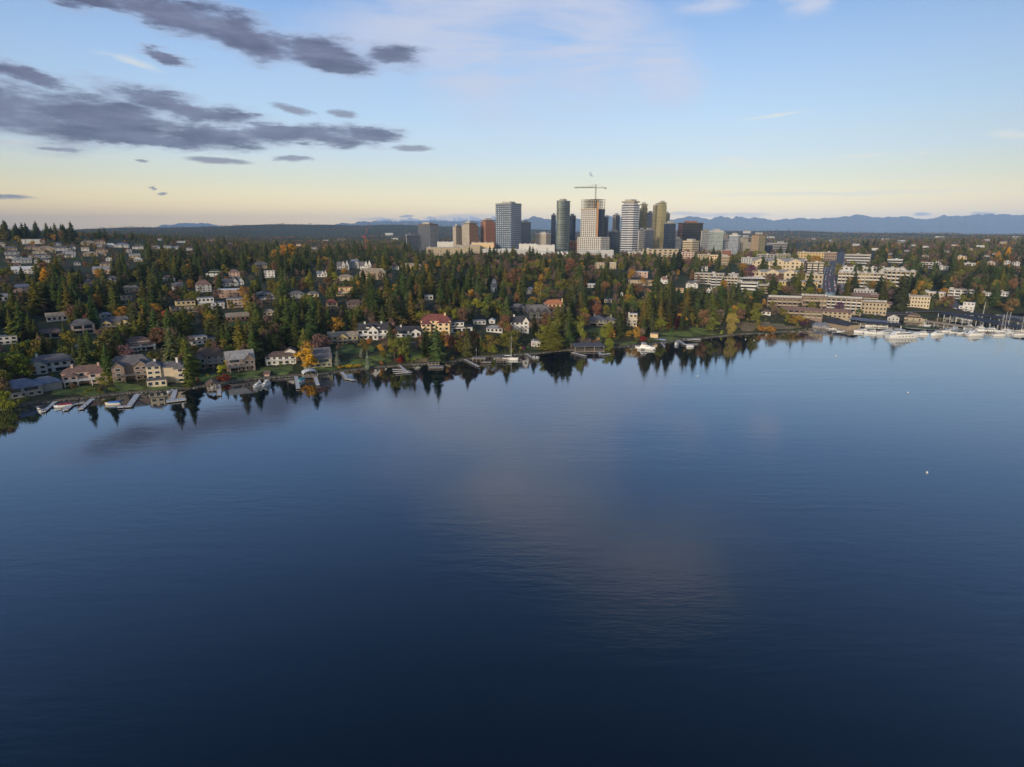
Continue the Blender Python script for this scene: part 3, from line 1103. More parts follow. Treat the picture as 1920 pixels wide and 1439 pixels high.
H_(1175, 1194, 587, 612, 'flats', 'cream', 'white', 'narrow cream tower house', 'among firs right of the long olive house', deck=1, chim=1)
H_(996, 1014, 637, 650, 'flat', 'white', 'lgrey', 'small white lakeside pavilion', 'with a terrace over the lawn', deck=1, name='pavilion', cat='pavilion')
H_(1083, 1107, 634, 644, 'gable', 'dark', 'brown', 'dark timber shed with shallow brown roof', 'behind the covered moorage', name='shed', cat='shed', win=0)
H_(1219, 1233, 624, 634, 'flat', 'peach', 'tan', 'small peach poolside hut', 'beside a blue pool cover', name='pool_hut', cat='hut', win=0)
H_(496, 505, 698, 707, 'gable', 'pink', 'rose', 'little pink garden shed', 'at the water below the white brown-roofed house', name='garden_shed', cat='shed', win=0)

# second and third rows, left half
H_(75, 116, 616, 635, 'hip', 'cream', 'rose', 'cream bungalow with brown hip roof', 'behind a clipped hedge')
H_(140, 176, 598, 627, 'hip', 'pink', 'grey', 'square pinkish two-storey house', 'with terracotta garage doors below')
H_(193, 245, 594, 620, 'multi', 'yellow', 'grey', 'wide yellow-cream house with arched porch', 'right of the bright green cypress', deck=1)
H_(240, 290, 631, 658, 'stack', 'white', 'rose', 'white house with tiled pyramid roof', 'above the taupe many-gabled house', deck=1)
H_(362, 408, 627, 645, 'flatl', 'white', 'lgrey', 'long white flat-roofed house', 'below the crimson maple', rot=12)
H_(92, 124, 586, 603, 'gable', 'lgrey', 'tan', 'pale grey ranch house', 'left of the pinkish two-storey house')
H_(0, 30, 628, 646, 'flat', 'white', 'lgrey', 'white flat-roofed carport house', 'at the left edge under dark firs')
H_(325, 367, 562, 587, 'flats', 'yellow', 'dgrey', 'cream modern house with black flat roof and wide decks', 'above a pink-red tree', deck=1)
H_(376, 420, 556, 581, 'flatl', 'white', 'lgrey', 'white gridded modern house with a long deck', 'centre of the three decked houses', deck=1)
H_(428, 466, 558, 577, 'flat', 'salmon', 'lgrey', 'salmon flat-roofed house with white end bay', 'just below another flat-roofed one', deck=1)
H_(413, 453, 541, 558, 'flat', 'salmon', 'white', 'brick-red house with white-framed front', 'under the white double-gabled house')
H_(427, 467, 586, 603, 'gable', 'brick', 'tan', 'long brown ranch house with brick front', 'below an open lawn')
H_(225, 248, 554, 572, 'flats', 'cream', 'grey', 'small cream house on stilts', 'against a big fir')
H_(232, 261, 536, 550, 'left', 'cream', 'tan', 'cream gabled house', 'right above the small stilted one')
H_(306, 327, 517, 528, 'left', 'white', 'rose', 'small bright white gabled house', 'alone on the wooded slope')
H_(370, 396, 526, 548, 'hip', 'lgrey', 'rose', 'grey house with brown hip roof', 'over a retaining wall')
H_(420, 457, 520, 537, 'steep', 'white', 'grey', 'white double-gabled house with steep roofs', 'on a hedge-lined terrace')
H_(388, 417, 505, 519, 'stack', 'white', 'green', 'white balconied house with mossy roof', 'upslope of the brown hip-roofed one')
H_(430, 449, 506, 519, 'hip', 'pink', 'rose', 'rosy house with large hip roof', 'behind the white double-gabled house')
H_(29, 62, 533, 548, 'hip', 'pink', 'blue', 'pinkish house with blue roof', 'below the gold-orange tree')
H_(0, 23, 551, 565, 'hip', 'white', 'lgrey', 'white house with pale hip roof', 'at the left edge above firs')
H_(191, 209, 586, 597, 'left', 'white', 'lgrey', 'little white gabled house', 'behind the bright green cypress')
H_(314, 342, 530, 546, 'gable', 'lgrey', 'grey', 'grey ranch house with solar panels', 'below the small bright white house')
H_(475, 520, 547, 568, 'stack', 'cream', 'grey', 'cream split-level house with white deck', 'between two big firs', deck=1)
H_(494, 516, 580, 597, 'hip', 'sand', 'tan', 'sandy cottage with brown hip roof', 'beneath the cream split-level house')
H_(543, 570, 546, 560, 'hip', 'grey', 'grey', 'dim grey house', 'deep among firs left of the small cream house')
H_(576, 597, 547, 558, 'left', 'cream', 'grey', 'small cream house with white gable', 'in a fir clearing')
H_(614, 633, 561, 580, 'hip', 'yellow', 'red', 'narrow yellow house with red roof', 'above terraced steps')
H_(652, 682, 562, 579, 'hip', 'brown', 'brown', 'dark brown pavilion-roofed house', 'right of the narrow red-roofed house')
H_(628, 664, 538, 555, 'flats', 'peach', 'orange', 'peach stepped house', 'on a terrace above the brown pavilion-roofed house', deck=1)
H_(475, 507, 491, 505, 'stack', 'tan', 'grey', 'tan house with broad grey roof', 'left below the double orange maple')
H_(496, 515, 507, 521, 'flat', 'white', 'lgrey', 'white columned house', 'below the broad grey roof')
H_(595, 613, 506, 520, 'steep', 'white', 'blue', 'white and grey steep-gabled house', 'right of the tallest fir stand')
H_(632, 654, 488, 506, 'steep', 'lgrey', 'grey', 'grey gabled townhouse', 'first of the hilltop terrace')
H_(655, 674, 487, 504, 'multi', 'lgrey', 'blue', 'blue-grey roofed townhouse', 'middle of the hilltop terrace')
H_(675, 696, 488, 506, 'steep', 'white', 'grey', 'white-gabled townhouse', 'end of the hilltop terrace')
H_(674, 722, 504, 525, 'multi', 'tan', 'tan', 'wide brown-roofed house group', 'below the hilltop terrace')
H_(636, 662, 515, 527, 'hip', 'cream', 'tan', 'cream hip-roofed house', 'below the grey gabled townhouse')
H_(752, 790, 494, 506, 'multi', 'yellow', 'tan', 'yellow chalet with white bargeboards', 'near the mall trees')
H_(797, 812, 553, 563, 'flat', 'white', 'lgrey', 'small white box house', 'below the round golden maple')
H_(670, 717, 463, 472, 'gable', 'pink', 'red', 'long low red-roofed school', 'below the red crane', name='school', cat='school')
H_(735, 748, 497, 506, 'hip', 'white', 'rose', 'white cottage with maroon roof', 'left of the yellow chalet')

# middle of the slope
H_(920, 932, 523, 546, 'stack', 'grey', 'blue', 'tall narrow blue-grey house', 'above a tiny white garage')
H_(921, 927, 540, 549, 'flat', 'white', 'white', 'tiny white garage', 'under the tall blue-grey house', name='garage', cat='garage', win=0)
H_(922, 933, 567, 587, 'shed', 'grey', 'blue', 'grey slate-roofed annexe', 'behind the yellow poplar') if False else None
H_(987, 998, 539, 552, 'gable', 'grey', 'blue', 'small house with dark blue roof', 'right of the orange-brown grove')
H_(1115, 1133, 493, 505, 'flat', 'sand', 'white', 'pale sandy two-storey block', 'left of its twin')
H_(1143, 1155, 492, 505, 'flat', 'sand', 'white', 'narrow sandy block', 'right twin behind a fir')
H_(1186, 1214, 509, 521, 'flat', 'pink', 'white', 'pinkish flat-roofed house', 'with a white parapet on the wooded ridge')
H_(1172, 1222, 524, 535, 'flat', 'sand', 'rose', 'long low sandy ridge house', 'below the pinkish flat-roofed one')
H_(1237, 1251, 519, 533, 'left', 'white', 'rose', 'small white villa with chimney', 'at the end of the sandy ridge house', chim=1)
H_(1208, 1220, 541, 551, 'hip', 'peach', 'orange', 'little peach house', 'in the trees below the sandy ridge house')
H_(1163, 1168, 547, 555, 'front', 'white', 'grey', 'sliver of a white gable house', 'between firs')
H_(1132, 1147, 561, 568, 'flat', 'cream', 'lgrey', 'cream flat-roofed studio', 'above the long olive house')
H_(1098, 1116, 532, 540, 'flat', 'lgrey', 'white', 'pale roof house', 'behind orange birches')
H_(1263, 1281, 540, 549, 'flat', 'peach', 'orange', 'glowing peach house with wide windows', 'above the fir wall')
H_(1286, 1308, 527, 541, 'multi', 'white', 'grey', 'white gabled house with grey roofs', 'left of the tan balcony flats')
H_(1318, 1336, 538, 549, 'steep', 'white', 'brown', 'white steep-roofed house', 'below the tan balcony flats')
H_(1316, 1327, 498, 509, 'steep', 'white', 'grey', 'small white gable', 'in front of the pale apartment row') 
H_(1428, 1444, 580, 591, 'hip', 'white', 'brown', 'small white cottage', 'left end of the brown condominium rows')
H_(1524, 1551, 601, 617, 'multi', 'grey', 'blue', 'gabled boathouse-like cottage', 'on pilings at the cove', deck=1)
H_(1698, 1727, 585, 601, 'stack', 'sand', 'brown', 'marina office with brown roof', 'behind the grass pier')
H_(1665, 1684, 588, 602, 'front', 'lgrey', 'brown', 'pale gabled marina shop', 'left of the marina office')
H_(1799, 1822, 566, 584, 'flats', 'white', 'white', 'white sculptural house', 'beside the parking lot')
H_(1659, 1680, 566, 578, 'hip', 'sand', 'rose', 'small sandy house', 'left of the tall dark fir')

# small houses high on the left hill: left, right, ridge, base, style, wall, roof
hill = [(46, 80, 449, 458, 'flat', 'white', 'white'), (0, 10, 455, 464, 'hip', 'white', 'tan'), (102, 115, 455, 461, 'hip', 'lgrey', 'blue'), (12, 30, 462, 470, 'hip', 'tan', 'grey'),
        (48, 72, 461, 469, 'hip', 'sand', 'rose'), (75, 98, 462, 470, 'hip', 'sand', 'tan'), (66, 100, 469, 476, 'ranch', 'cream', 'tan'), (12, 34, 470, 478, 'hip', 'lgrey', 'grey'),
        (104, 124, 462, 471, 'gable', 'lgrey', 'grey'), (128, 140, 460, 468, 'left', 'white', 'grey'), (120, 140, 470, 478, 'hip', 'lgrey', 'lgrey'), (13, 26, 478, 485, 'gable', 'white', 'grey'),
        (27, 40, 479, 486, 'left', 'white', 'grey'), (60, 92, 476, 484, 'hip', 'lgrey', 'grey'), (18, 40, 486, 493, 'hip', 'white', 'lgrey'), (42, 58, 484, 494, 'gable', 'lgrey', 'lgrey'),
        (68, 92, 484, 494, 'left', 'white', 'grey'), (108, 120, 476, 482, 'hip', 'sand', 'tan'), (124, 140, 476, 483, 'gable', 'white', 'lgrey'), (24, 38, 494, 503, 'left', 'white', 'rose'),
        (28, 68, 500, 514, 'right', 'white', 'white'), (156, 178, 452, 461, 'hip', 'tan', 'tan'), (178, 196, 450, 458, 'hip', 'sand', 'rose'), (184, 198, 457, 464, 'steep', 'white', 'lgrey'),
        (199, 214, 457, 464, 'left', 'white', 'white'), (218, 240, 456, 465, 'hip', 'lgrey', 'blue'), (154, 166, 464, 471, 'gable', 'white', 'tan'), (182, 200, 466, 474, 'hip', 'tan', 'rose'),
        (160, 196, 472, 481, 'ranch', 'tan', 'tan'), (200, 210, 482, 490, 'front', 'white', 'lgrey'), (190, 214, 492, 500, 'hip', 'sand', 'rose'), (178, 214, 500, 514, 'gable', 'pink', 'lgrey'),
        (232, 246, 466, 474, 'steep', 'lgrey', 'red'), (244, 262, 476, 484, 'gable', 'sand', 'lgrey'), (250, 272, 460, 468, 'hip', 'lgrey', 'grey'), (288, 300, 461, 468, 'left', 'white', 'lgrey'),
        (308, 320, 461, 468, 'gable', 'white', 'lgrey'), (322, 336, 462, 468, 'gable', 'lgrey', 'lgrey'), (252, 266, 484, 491, 'left', 'cream', 'white'), (350, 360, 464, 470, 'left', 'white', 'grey'),
        (205, 220, 518, 530, 'left', 'lgrey', 'grey'), (160, 172, 524, 536, 'hip', 'pink', 'grey'), (140, 150, 490, 498, 'hip', 'lgrey', 'grey')]
WN = dict(white='white', cream='cream', tan='tan', sand='sandy', lgrey='pale grey', pink='pinkish')
RN = dict(white='white', tan='straw brown', grey='grey', lgrey='silver grey', blue='blue-grey', rose='brown tile', red='red')
HILL_TMP = []
for (a, b, c, d_, st, w_, r_) in hill:
    HILL_TMP.append(H_(a, b, c, d_, st, w_, r_, f'{WN[w_]} hillside house with {RN[r_]} roof', '', near=False, group='houses stepping up the left hill', name='hillside_house')[0])
AUTO = []        # things whose label is written once all landmarks are known: (object, words, px, py, distance)
for o, (a, b, c, d_, st, w_, r_) in zip(HILL_TMP, hill):
    kind = {'flat': 'flat-roofed', 'hip': 'hip-roofed', 'gable': 'long', 'left': 'gabled', 'right': 'wide gabled', 'steep': 'steep-gabled', 'front': 'narrow', 'ranch': 'rambling'}[st]
    AUTO.append((o, f'small {WN[w_]} {kind} house', (a + b) / 2, d_, o.location.y))
LAND[:] = [l for l in LAND if 'hillside house' not in l[3]]
LAND.append((62, 456, 1350, 'golden tree on the left hilltop', 3))
LAND.append((90, 545, 640, 'gold-orange tree on the left slope', 10))
LAND.append((230, 461, 1400, 'blue-grey roof near the hill brow', 8))

# ------------------------------------------------------------------ flats, offices and shops
block(1302, 1354, 513, 533, 'tan balcony flats', 'with reddish recesses and a white roof line', 'sand', 4, 6, 'balcony', 14, -8)
block(1332, 1352, 519, 540, 'narrow grey flats', 'in front of the tan balcony flats', 'grey', 4, 2, 'balcony', 9, 0)
block(1357, 1382, 520, 537, 'yellow corner flats', 'between dark conifers', 'yellow', 3, 4, 'balcony', 12, -10)
block(1387, 1432, 521, 534, 'dark glazed office', 'with a bright white roof slab', 'dark', 2, 6, 'band', 18, 8, rmat=ROOF['white'], name='office_building', cat='office')
block(1381, 1418, 529, 549, 'white banded flats', 'below the dark glazed office', 'white', 3, 6, 'band', 12, -6)
block(1406, 1452, 534, 550, 'long sandy terrace block', 'right of the white banded flats', 'sand', 3, 8, 'band', 12, 6)
block(1462, 1528, 527, 548, 'yellow square-windowed block', 'on the corner of the main street', 'yellow', 3, 13, 'win', 15, 4, rmat=ROOF['lgrey'])
block(1412, 1500, 490, 516, 'big cream gabled apartments', 'upper tier', 'cream', 4, 12, 'win', 16, 0, roof='gx', rmat=ROOF['lgrey'], gables=3)
block(1402, 1492, 510, 528, 'lower cream gabled apartments', 'in front of the upper tier', 'cream', 2, 12, 'win', 12, 0, roof='gx', rmat=ROOF['lgrey'], gables=3)
block(1446, 1508, 487, 506, 'white frame block', 'rising behind the cream gabled apartments', 'white', 4, 10, 'win', 10, 0)
block(1512, 1541, 493, 520, 'dark stepped block with pale floor edges', 'left of the main street', 'dark', 6, 3, 'balcony', 16, 4)
block(1510, 1540, 515, 533, 'pale podium block', 'under the dark stepped block', 'sand', 2, 4, 'win', 8, 4, keep=False)
block(1440, 1500, 558, 580, 'brown condominium block', 'with white rails at the cove end of the long row', 'taupe', 3, 7, 'balcony', 13, 4, rmat=ROOF['brown'], plant=9)
block(1502, 1546, 555, 581, 'grey-balconied condominium block', 'second in the long row', 'taupe', 3, 6, 'balcony', 13, 2, rmat=ROOF['brown'], plant=9)
block(1550, 1609, 559, 585, 'sandy condominium block', 'third in the long row', 'sand', 4, 7, 'balcony', 13, -6, rmat=ROOF['brown'], plant=9)
block(1610, 1657, 566, 590, 'yellowish condominium block', 'east end of the long row', 'sand', 3, 8, 'win', 13, 6, rmat=ROOF['brown'], plant=9)
block(1576, 1640, 553, 563, 'long rear condominium roof', 'behind the row', 'sand', 2, 8, 'band', 12, -5, roof='gx', rmat=ROOF['rose'])
block(1632, 1644, 553, 568, 'stubby cream stair tower', 'over the rear condominium roof', 'cream', 3, 1, 'win', 7, 0)
block(1460, 1536, 580, 595, 'low purple-roofed condominium', 'front row above the marina green', 'taupe', 2, 8, 'balcony', 11, 3, roof='hip', rmat=ROOF['rose'])
block(1538, 1592, 583, 596, 'low cream-fronted condominium', 'front row beside a dark red tree', 'sand', 2, 7, 'win', 11, -3, roof='hip', rmat=ROOF['rose'])
block(1574, 1650, 511, 538, 'long white-topped apartment complex', 'right of the main street', 'sand', 4, 12, 'balcony', 22, 2, plant=6)
block(1648, 1706, 508, 537, 'red-brown based apartment wing', 'joined to the long white-topped complex', 'sand', 4, 8, 'balcony', 22, -6, plant=5)
block(1580, 1690, 502, 515, 'white penthouse tier', 'behind the long white-topped complex', 'white', 2, 14, 'win', 14, -2, plant=7)
block(1585, 1627, 478, 494, 'grey banded office', 'at the top of the main street', 'lgrey', 3, 8, 'band', 16, -4, name='office_building', cat='office')
block(1496, 1541, 474, 492, 'orange-tan apartment block', 'beyond the cream gabled apartments', 'yellow', 4, 9, 'win', 16, 6)
block(1699, 1738, 555, 577, 'cream three-storey square block', 'above the marina office', 'cream', 3, 8, 'win', 14, 8)
block(1731, 1764, 548, 562, 'white-roofed long hall', 'right of the cream square block', 'cream', 2, 6, 'win', 12, -10, rmat=ROOF['white'])
block(1780, 1819, 543, 561, 'white balcony flats', 'above the parking lot', 'white', 3, 4, 'balcony', 12, 4)
block(1840, 1856, 549, 555, 'low white strip building', 'behind the dark marina firs', 'white', 1, 4, 'win', 10, 0)
block(1874, 1888, 548, 556, 'white cabin building', 'right of the low white strip', 'white', 1, 3, 'win', 10, 0)
block(1729, 1759, 493, 504, 'white framed hillside flats', 'above a golden tree', 'white', 3, 5, 'balcony', 12, 4)
block(1762, 1776, 500, 507, 'small white hillside block', 'right of the white framed flats', 'white', 2, 3, 'win', 10, 0)
block(1665, 1690, 487, 493, 'low white-roofed store', 'behind the long complex', 'lgrey', 1, 5, 'band', 16, 0, rmat=ROOF['white'], name='store', cat='store')
block(1602, 1634, 543, 556, 'pale blue shop building', 'at the foot of the main street', 'lgrey', 2, 6, 'win', 12, -4, name='store', cat='store')
block(1797, 1811, 481, 487, 'peach hillside block', 'below the right-hand ridge', 'peach', 2, 3, 'win', 10, 0)
block(1806, 1826, 494, 499, 'low white terrace', 'left of two golden poplars', 'white', 1, 4, 'win', 10, 0)
block(1845, 1868, 492, 498, 'pinkish low terrace', 'under two golden poplars', 'pink', 2, 4, 'win', 10, 0)
block(1880, 1892, 491, 497, 'white end terrace', 'below the right golden poplar', 'white', 2, 3, 'win', 10, 0)
block(1898, 1910, 493, 499, 'white twin terrace', 'near the right edge', 'white', 2, 3, 'win', 10, 0)
block(1366, 1385, 514, 519, 'low grey flat store', 'left of the magenta tree', 'lgrey', 1, 4, 'win', 9, 0, name='store', cat='store')
block(1455, 1480, 477, 486, 'greenish glazed flats', 'below the banded office', 'olive', 3, 6, 'win', 12, 0)
block(1420, 1455, 478, 488, 'green-grey flats', 'at the foot of the tan striped tower', 'grey', 3, 6, 'win', 12, 0)
for (a, b, c, d_, w_, n_, r_) in [(1205, 1270, 468, 482, 'sand', 'low sandy parade', 'below the black and grey towers'), (1262, 1300, 474, 485, 'pink', 'pinkish low-rise flats', 'behind the big dark firs'),
                                  (1300, 1330, 478, 490, 'sand', 'tan low-rise flats', 'in front of the yellow-banded office'), (1330, 1362, 479, 494, 'peach', 'peach low-rise flats', 'below the teal tower'),
                                  (1352, 1366, 482, 498, 'tan', 'brown corner flats', 'below the red brick annexe'), (1353, 1370, 470, 480, 'brick', 'red brick annexe', 'right of the teal tower'),
                                  (1390, 1420, 484, 496, 'lgrey', 'grey low-rise', 'left of the big cream apartments'), (1541, 1566, 474, 490, 'taupe', 'brownish flats', 'left of the upper main street')]:
    block(a, b, c, d_, n_, r_, w_, 3, 7, 'win', 12, 0, name='low_rise', cat='low-rise')
# ------------------------------------------------------------------ downtown towers
FM = dict(
    blue=facade_mat('facade_blue_dots', (.085, .125, .185), (.60, .63, .65), 5.6, 5.0, .42, .34, .0, .5, .25, .18),
    grey=facade_mat('facade_grey_grid', (.33, .36, .42), (.075, .11, .18), 4.2, 4.6, .60, .58, .4, .12),
    green=facade_mat('facade_green_glass', (.19, .22, .22), (.11, .165, .19), 4.2, 4.2, .74, .66, .45, .10, .6),
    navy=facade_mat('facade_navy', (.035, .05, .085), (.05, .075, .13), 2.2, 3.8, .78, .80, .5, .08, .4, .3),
    white=facade_mat('facade_white_grid', (.64, .62, .59), (.03, .034, .04), 6.0, 4.4, .58, .60, .1, .3, .6),
    stripe=facade_mat('facade_white_bands', (.58, .59, .62), (.06, .085, .14), 2.6, 5.2, .9, .50, .3, .12, .3, .7, hstripe=True),
    stripe2=facade_mat('facade_grey_bands', (.22, .23, .27), (.11, .13, .19), 2.6, 3.9, .9, .55, .4, .12, .3, .4, hstripe=True),
    tan=facade_mat('facade_tan', (.46, .34, .22), (.16, .12, .10), 3.6, 3.4, .45, .5, .1, .3),
    sand=facade_mat('facade_sand', (.48, .43, .35), (.20, .18, .16), 3.4, 3.3, .48, .52, .1, .3),
    orange=facade_mat('facade_orange', (.44, .24, .13), (.16, .09, .07), 3.2, 3.4, .52, .55, .15, .25),
    brick=facade_mat('facade_brick', (.33, .15, .09), (.12, .07, .055), 3.0, 3.5, .6, .5, .2, .25),
    olive=facade_mat('facade_olive', (.30, .27, .17), (.15, .16, .13), 3.6, 3.2, .66, .6, .45, .12, .5),
    gold=facade_mat('facade_gold', (.40, .36, .20), (.22, .22, .13), 3.4, 3.2, .6, .6, .4, .14, .5),
    black=facade_mat('facade_black', (.03, .032, .04), (.035, .04, .055), 1.8, 3.8, .85, .62, .5, .08, .5, .3),
    maroon=facade_mat('facade_maroon', (.20, .085, .075), (.05, .03, .035), 3.0, 3.8, .9, .5, .2, .2, .3, .6, hstripe=True),
    teal=facade_mat('facade_teal', (.50, .54, .52), (.14, .26, .27), 3.2, 3.1, .62, .66, .4, .12, .7),
    weave=facade_mat('facade_woven', (.42, .46, .52), (.06, .09, .14), 3.0, 3.1, .58, .72, .4, .12, .7),
    yband=facade_mat('facade_cream_bands', (.60, .50, .34), (.07, .06, .05), 3.0, 3.9, .9, .42, .1, .25, .3, .7, hstripe=True),
    slate=facade_mat('facade_slate', (.15, .165, .20), (.09, .11, .15), 2.4, 3.8, .5, .7, .4, .15, .3, .5, vstripe=True),
    hotel=facade_mat('facade_hotel', (.40, .40, .40), (.13, .15, .19), 3.6, 3.2, .7, .62, .35, .14, .4),
    band=facade_mat('facade_office_bands', (.50, .46, .44), (.06, .055, .06), 3.0, 4.2, .9, .5, .2, .2, .3, .7, hstripe=True),
)


def tower(pl, pc, pr, top, Y, fa, fb, label, theta=32, depth=None, chamf=0.0, crown=None, cap=None, steps=(), name='tower', pent=True, foot=None, plan=None):
    """a high-rise seen over its near corner: columns of left edge, near corner and right edge, row of the top"""
    dY = float(ray(pc, 437)[1])
    X = ray(pc, 437)[0] / dY * Y
    Z = float(zt(X, Y))
    zt_ = z_at(top, Y)
    H = zt_ - Z
    s = Y / (F_PX * CP) * 1.0 * float(CP * CP + .0) if False else float(depth_of(X, Y, Z + H / 2)) / F_PX
    root = thing(name, (X, Y, Z), 0, label, 'tower' if name == 'tower' else name.replace('_', ' '))
    LAND.append(((pl + pr) / 2, 470, Y, label, (pr - pl) / 2))
    th = R(theta)
    look = math.atan2(X, Y)
    if pl < pc < pr:
        a, b = (pc - pl) * s / math.cos(th), min((pr - pc) * s / math.sin(th), 60)
    else:
        a, b, th = (pr - pl) * s, depth or 24, 0.0
    ang = -look
    ex = Vector((-math.cos(th), math.sin(th)))
    ey = Vector((math.sin(th), math.cos(th)))
    rot = lambda v: Vector((v.x * math.cos(ang) - v.y * math.sin(ang), v.x * math.sin(ang) + v.y * math.cos(ang)))
    ex, ey = rot(ex), rot(ey)
    if pl < pc < pr:
        o = Vector((0, 0))
    else:
        o = -ex * (pr - pc) * s if pc < pr else Vector((0, 0))
        o = Vector((0, 0)) + ex * (-(pr - pc) * s)

    def plan_pts(u0, u1, v0, v1, c=0.0):
        if plan == 'round':
            pts = []
            for k in range(25):
                t = math.pi * (k / 24)
                q = ((u0 + u1) / 2 - (u1 - u0) / 2 * math.cos(math.pi - t) * -1, v0 + (v1 - v0) * .35 * (1 - math.sin(t)))
                pts.append(q)
            pts = [((u0 + u1) / 2 + (u1 - u0) / 2 * math.cos(math.pi * k / 24), v0 + (v1 - v0) * .4 * (1 - math.sin(math.pi * k / 24))) for k in range(25)]
            pts += [(u0, v1), (u1, v1)]
        elif c:
            pts = [(u1 - c, v0), (u0 + c, v0), (u0, v0 + c), (u0, v1 - c), (u0 + c, v1), (u1 - c, v1), (u1, v1 - c), (u1, v0 + c)][::1]
        else:
            pts = [(u1, v0), (u0, v0), (u0, v1), (u1, v1)]
        return [tuple(o + ex * u + ey * v) for u, v in pts]

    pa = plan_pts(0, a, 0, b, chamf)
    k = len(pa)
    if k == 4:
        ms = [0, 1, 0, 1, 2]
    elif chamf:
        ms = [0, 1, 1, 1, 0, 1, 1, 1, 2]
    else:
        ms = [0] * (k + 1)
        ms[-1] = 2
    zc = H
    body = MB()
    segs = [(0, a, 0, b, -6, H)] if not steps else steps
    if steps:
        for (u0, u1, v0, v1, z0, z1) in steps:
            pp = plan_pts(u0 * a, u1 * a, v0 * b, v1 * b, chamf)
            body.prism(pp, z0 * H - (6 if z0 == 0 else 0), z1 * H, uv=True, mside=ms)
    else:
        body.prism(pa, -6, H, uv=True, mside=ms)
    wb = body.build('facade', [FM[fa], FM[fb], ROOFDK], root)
    rim = MB()
    pr_ = plan_pts(-.5, a + .5, -.5, b + .5, chamf)
    u_ = plan_pts(.6, a - .6, .6, b - .6, chamf)
    rim.prism(pr_, H - 1.0, H + 1.3)
    rim.build('parapet', WALL['grey'] if crown is None else WALL[crown], root)
    if pent:
        pp = plan_pts(a * .22, a * .78, b * .25, b * .75)
        MB().prism(pp, H + 1.3, H + 5.5).build('penthouse', cap and WALL[cap] or PLANT, root)
    # floor edges standing proud of the glass
    if foot:
        pf = plan_pts(-foot, a + foot, -foot, b + foot)
        MB().prism(pf, -6, 9).build('podium', WALL['sand'], root)
    RECTS.append((pl, pr, top, 462, Y))
    return root, (o, ex, ey, a, b, H, s)


tower(761, 762, 806, 441, 1620, 'hotel', 'hotel', 'low wide hotel block with pale roof edge and glazed front', depth=26, crown='white', name='hotel_block')
tower(784, 806, 822, 421, 1660, 'slate', 'hotel', 'taller hotel slab with a light end wall behind the low hotel block', 40, crown='brown')
tower(849, 855, 868, 425, 1680, 'sand', 'sand', 'pale sandy residential tower beside the orange-tan one', 40, steps=[(0, 1, 0, 1, 0, .97), (.2, .8, .2, .8, .9, 1)])
tower(866, 880, 897, 419, 1660, 'sand', 'orange', 'orange-tan residential tower with a pale left flank', 40, steps=[(0, 1, 0, 1, 0, .93), (.1, .9, .1, .9, .9, 1)])
tower(900, 908, 931, 413, 1720, 'brick', 'brick', 'broad red brick office tower with stepped top', 55, chamf=4, steps=[(0, 1, 0, 1, 0, .94), (.1, .9, .1, .9, .9, 1)])
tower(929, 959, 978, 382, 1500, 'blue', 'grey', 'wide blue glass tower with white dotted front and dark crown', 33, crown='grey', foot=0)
tower(975, 976, 996, 417, 1700, 'slate', 'slate', 'plain grey slab tower right of the wide dotted one', depth=26)
tower(1004, 1024, 1036, 439, 1640, 'sand', 'sand', 'squat sandy office with white penthouse storey', 35, crown='white', name='office_building')
tower(1039, 1053, 1068, 377, 1480, 'green', 'green', 'grey-green glass tower with rounded front', plan='round', depth=30, crown='grey')
tower(1066, 1067, 1079, 405, 1580, 'navy', 'navy', 'dark blue glass slab half behind the rounded tower', depth=28)
tower(1033, 1034, 1042, 404, 1600, 'navy', 'navy', 'dark sliver of a tower at the left of the rounded one', depth=22)
tower(1132, 1133, 1140, 408, 1640, 'slate', 'slate', 'thin grey tower behind the unfinished one', depth=20)
tower(1148, 1154, 1161, 404, 1640, 'sand', 'slate', 'pale ribbed tower left of the banded tower', 45)
tower(1141, 1142, 1162, 435, 1560, 'slate', 'slate', 'low slate office between unfinished and banded towers', depth=24, name='office_building')
tower(1159, 1182, 1201, 378, 1450, 'stripe', 'stripe', 'tall white-banded tower with cut corners', 38, chamf=9, crown='sand', steps=[(0, 1, 0, 1, 0, .95), (.08, .92, .08, .92, .93, 1)])
tower(1197, 1202, 1212, 384, 1560, 'olive', 'olive', 'olive residential tower rising behind the white-banded tower', 45, crown='olive', steps=[(0, 1, 0, 1, 0, .93), (.0, .6, .1, .9, .9, 1)])
tower(1197, 1198, 1210, 432, 1430, 'white', 'white', 'low gridded annexe at the foot of the white-banded tower', depth=20, name='annexe')
tower(1210, 1211, 1225, 400, 1600, 'stripe2', 'stripe2', 'blue-grey tower left of the golden twin towers', depth=22)
tower(1207, 1209, 1226, 432, 1420, 'slate', 'slate', 'plain slate block in front of the blue-grey tower', depth=24, name='office_building')
tower(1222, 1227, 1234, 386, 1540, 'olive', 'olive', 'brownish half of the golden twin towers', 45, crown='tan')
tower(1230, 1238, 1247, 381, 1520, 'gold', 'gold', 'sunlit golden-green half of the twin towers', 45, crown='olive', steps=[(0, 1, 0, 1, 0, .97), (.1, .9, .1, .9, .95, 1)])
tower(1243, 1244, 1254, 401, 1640, 'olive', 'olive', 'farther pale olive tower behind the dark blue one', depth=20)
tower(1245, 1256, 1266, 419, 1500, 'navy', 'navy', 'dark blue glass tower with ribbed sides', 45)
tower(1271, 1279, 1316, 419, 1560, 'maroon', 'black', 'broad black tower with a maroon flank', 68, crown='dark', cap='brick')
tower(1265, 1266, 1279, 449, 1520, 'hotel', 'hotel', 'small grey gridded block between the two dark towers', depth=20, name='office_building')
tower(1282, 1300, 1312, 453, 1420, 'yband', 'yband', 'cream office with dark window bands', 30, crown='cream', name='office_building')
tower(1315, 1316, 1331, 434, 1500, 'white', 'white', 'pale gridded flats left of the teal tower', depth=22, crown='sand')
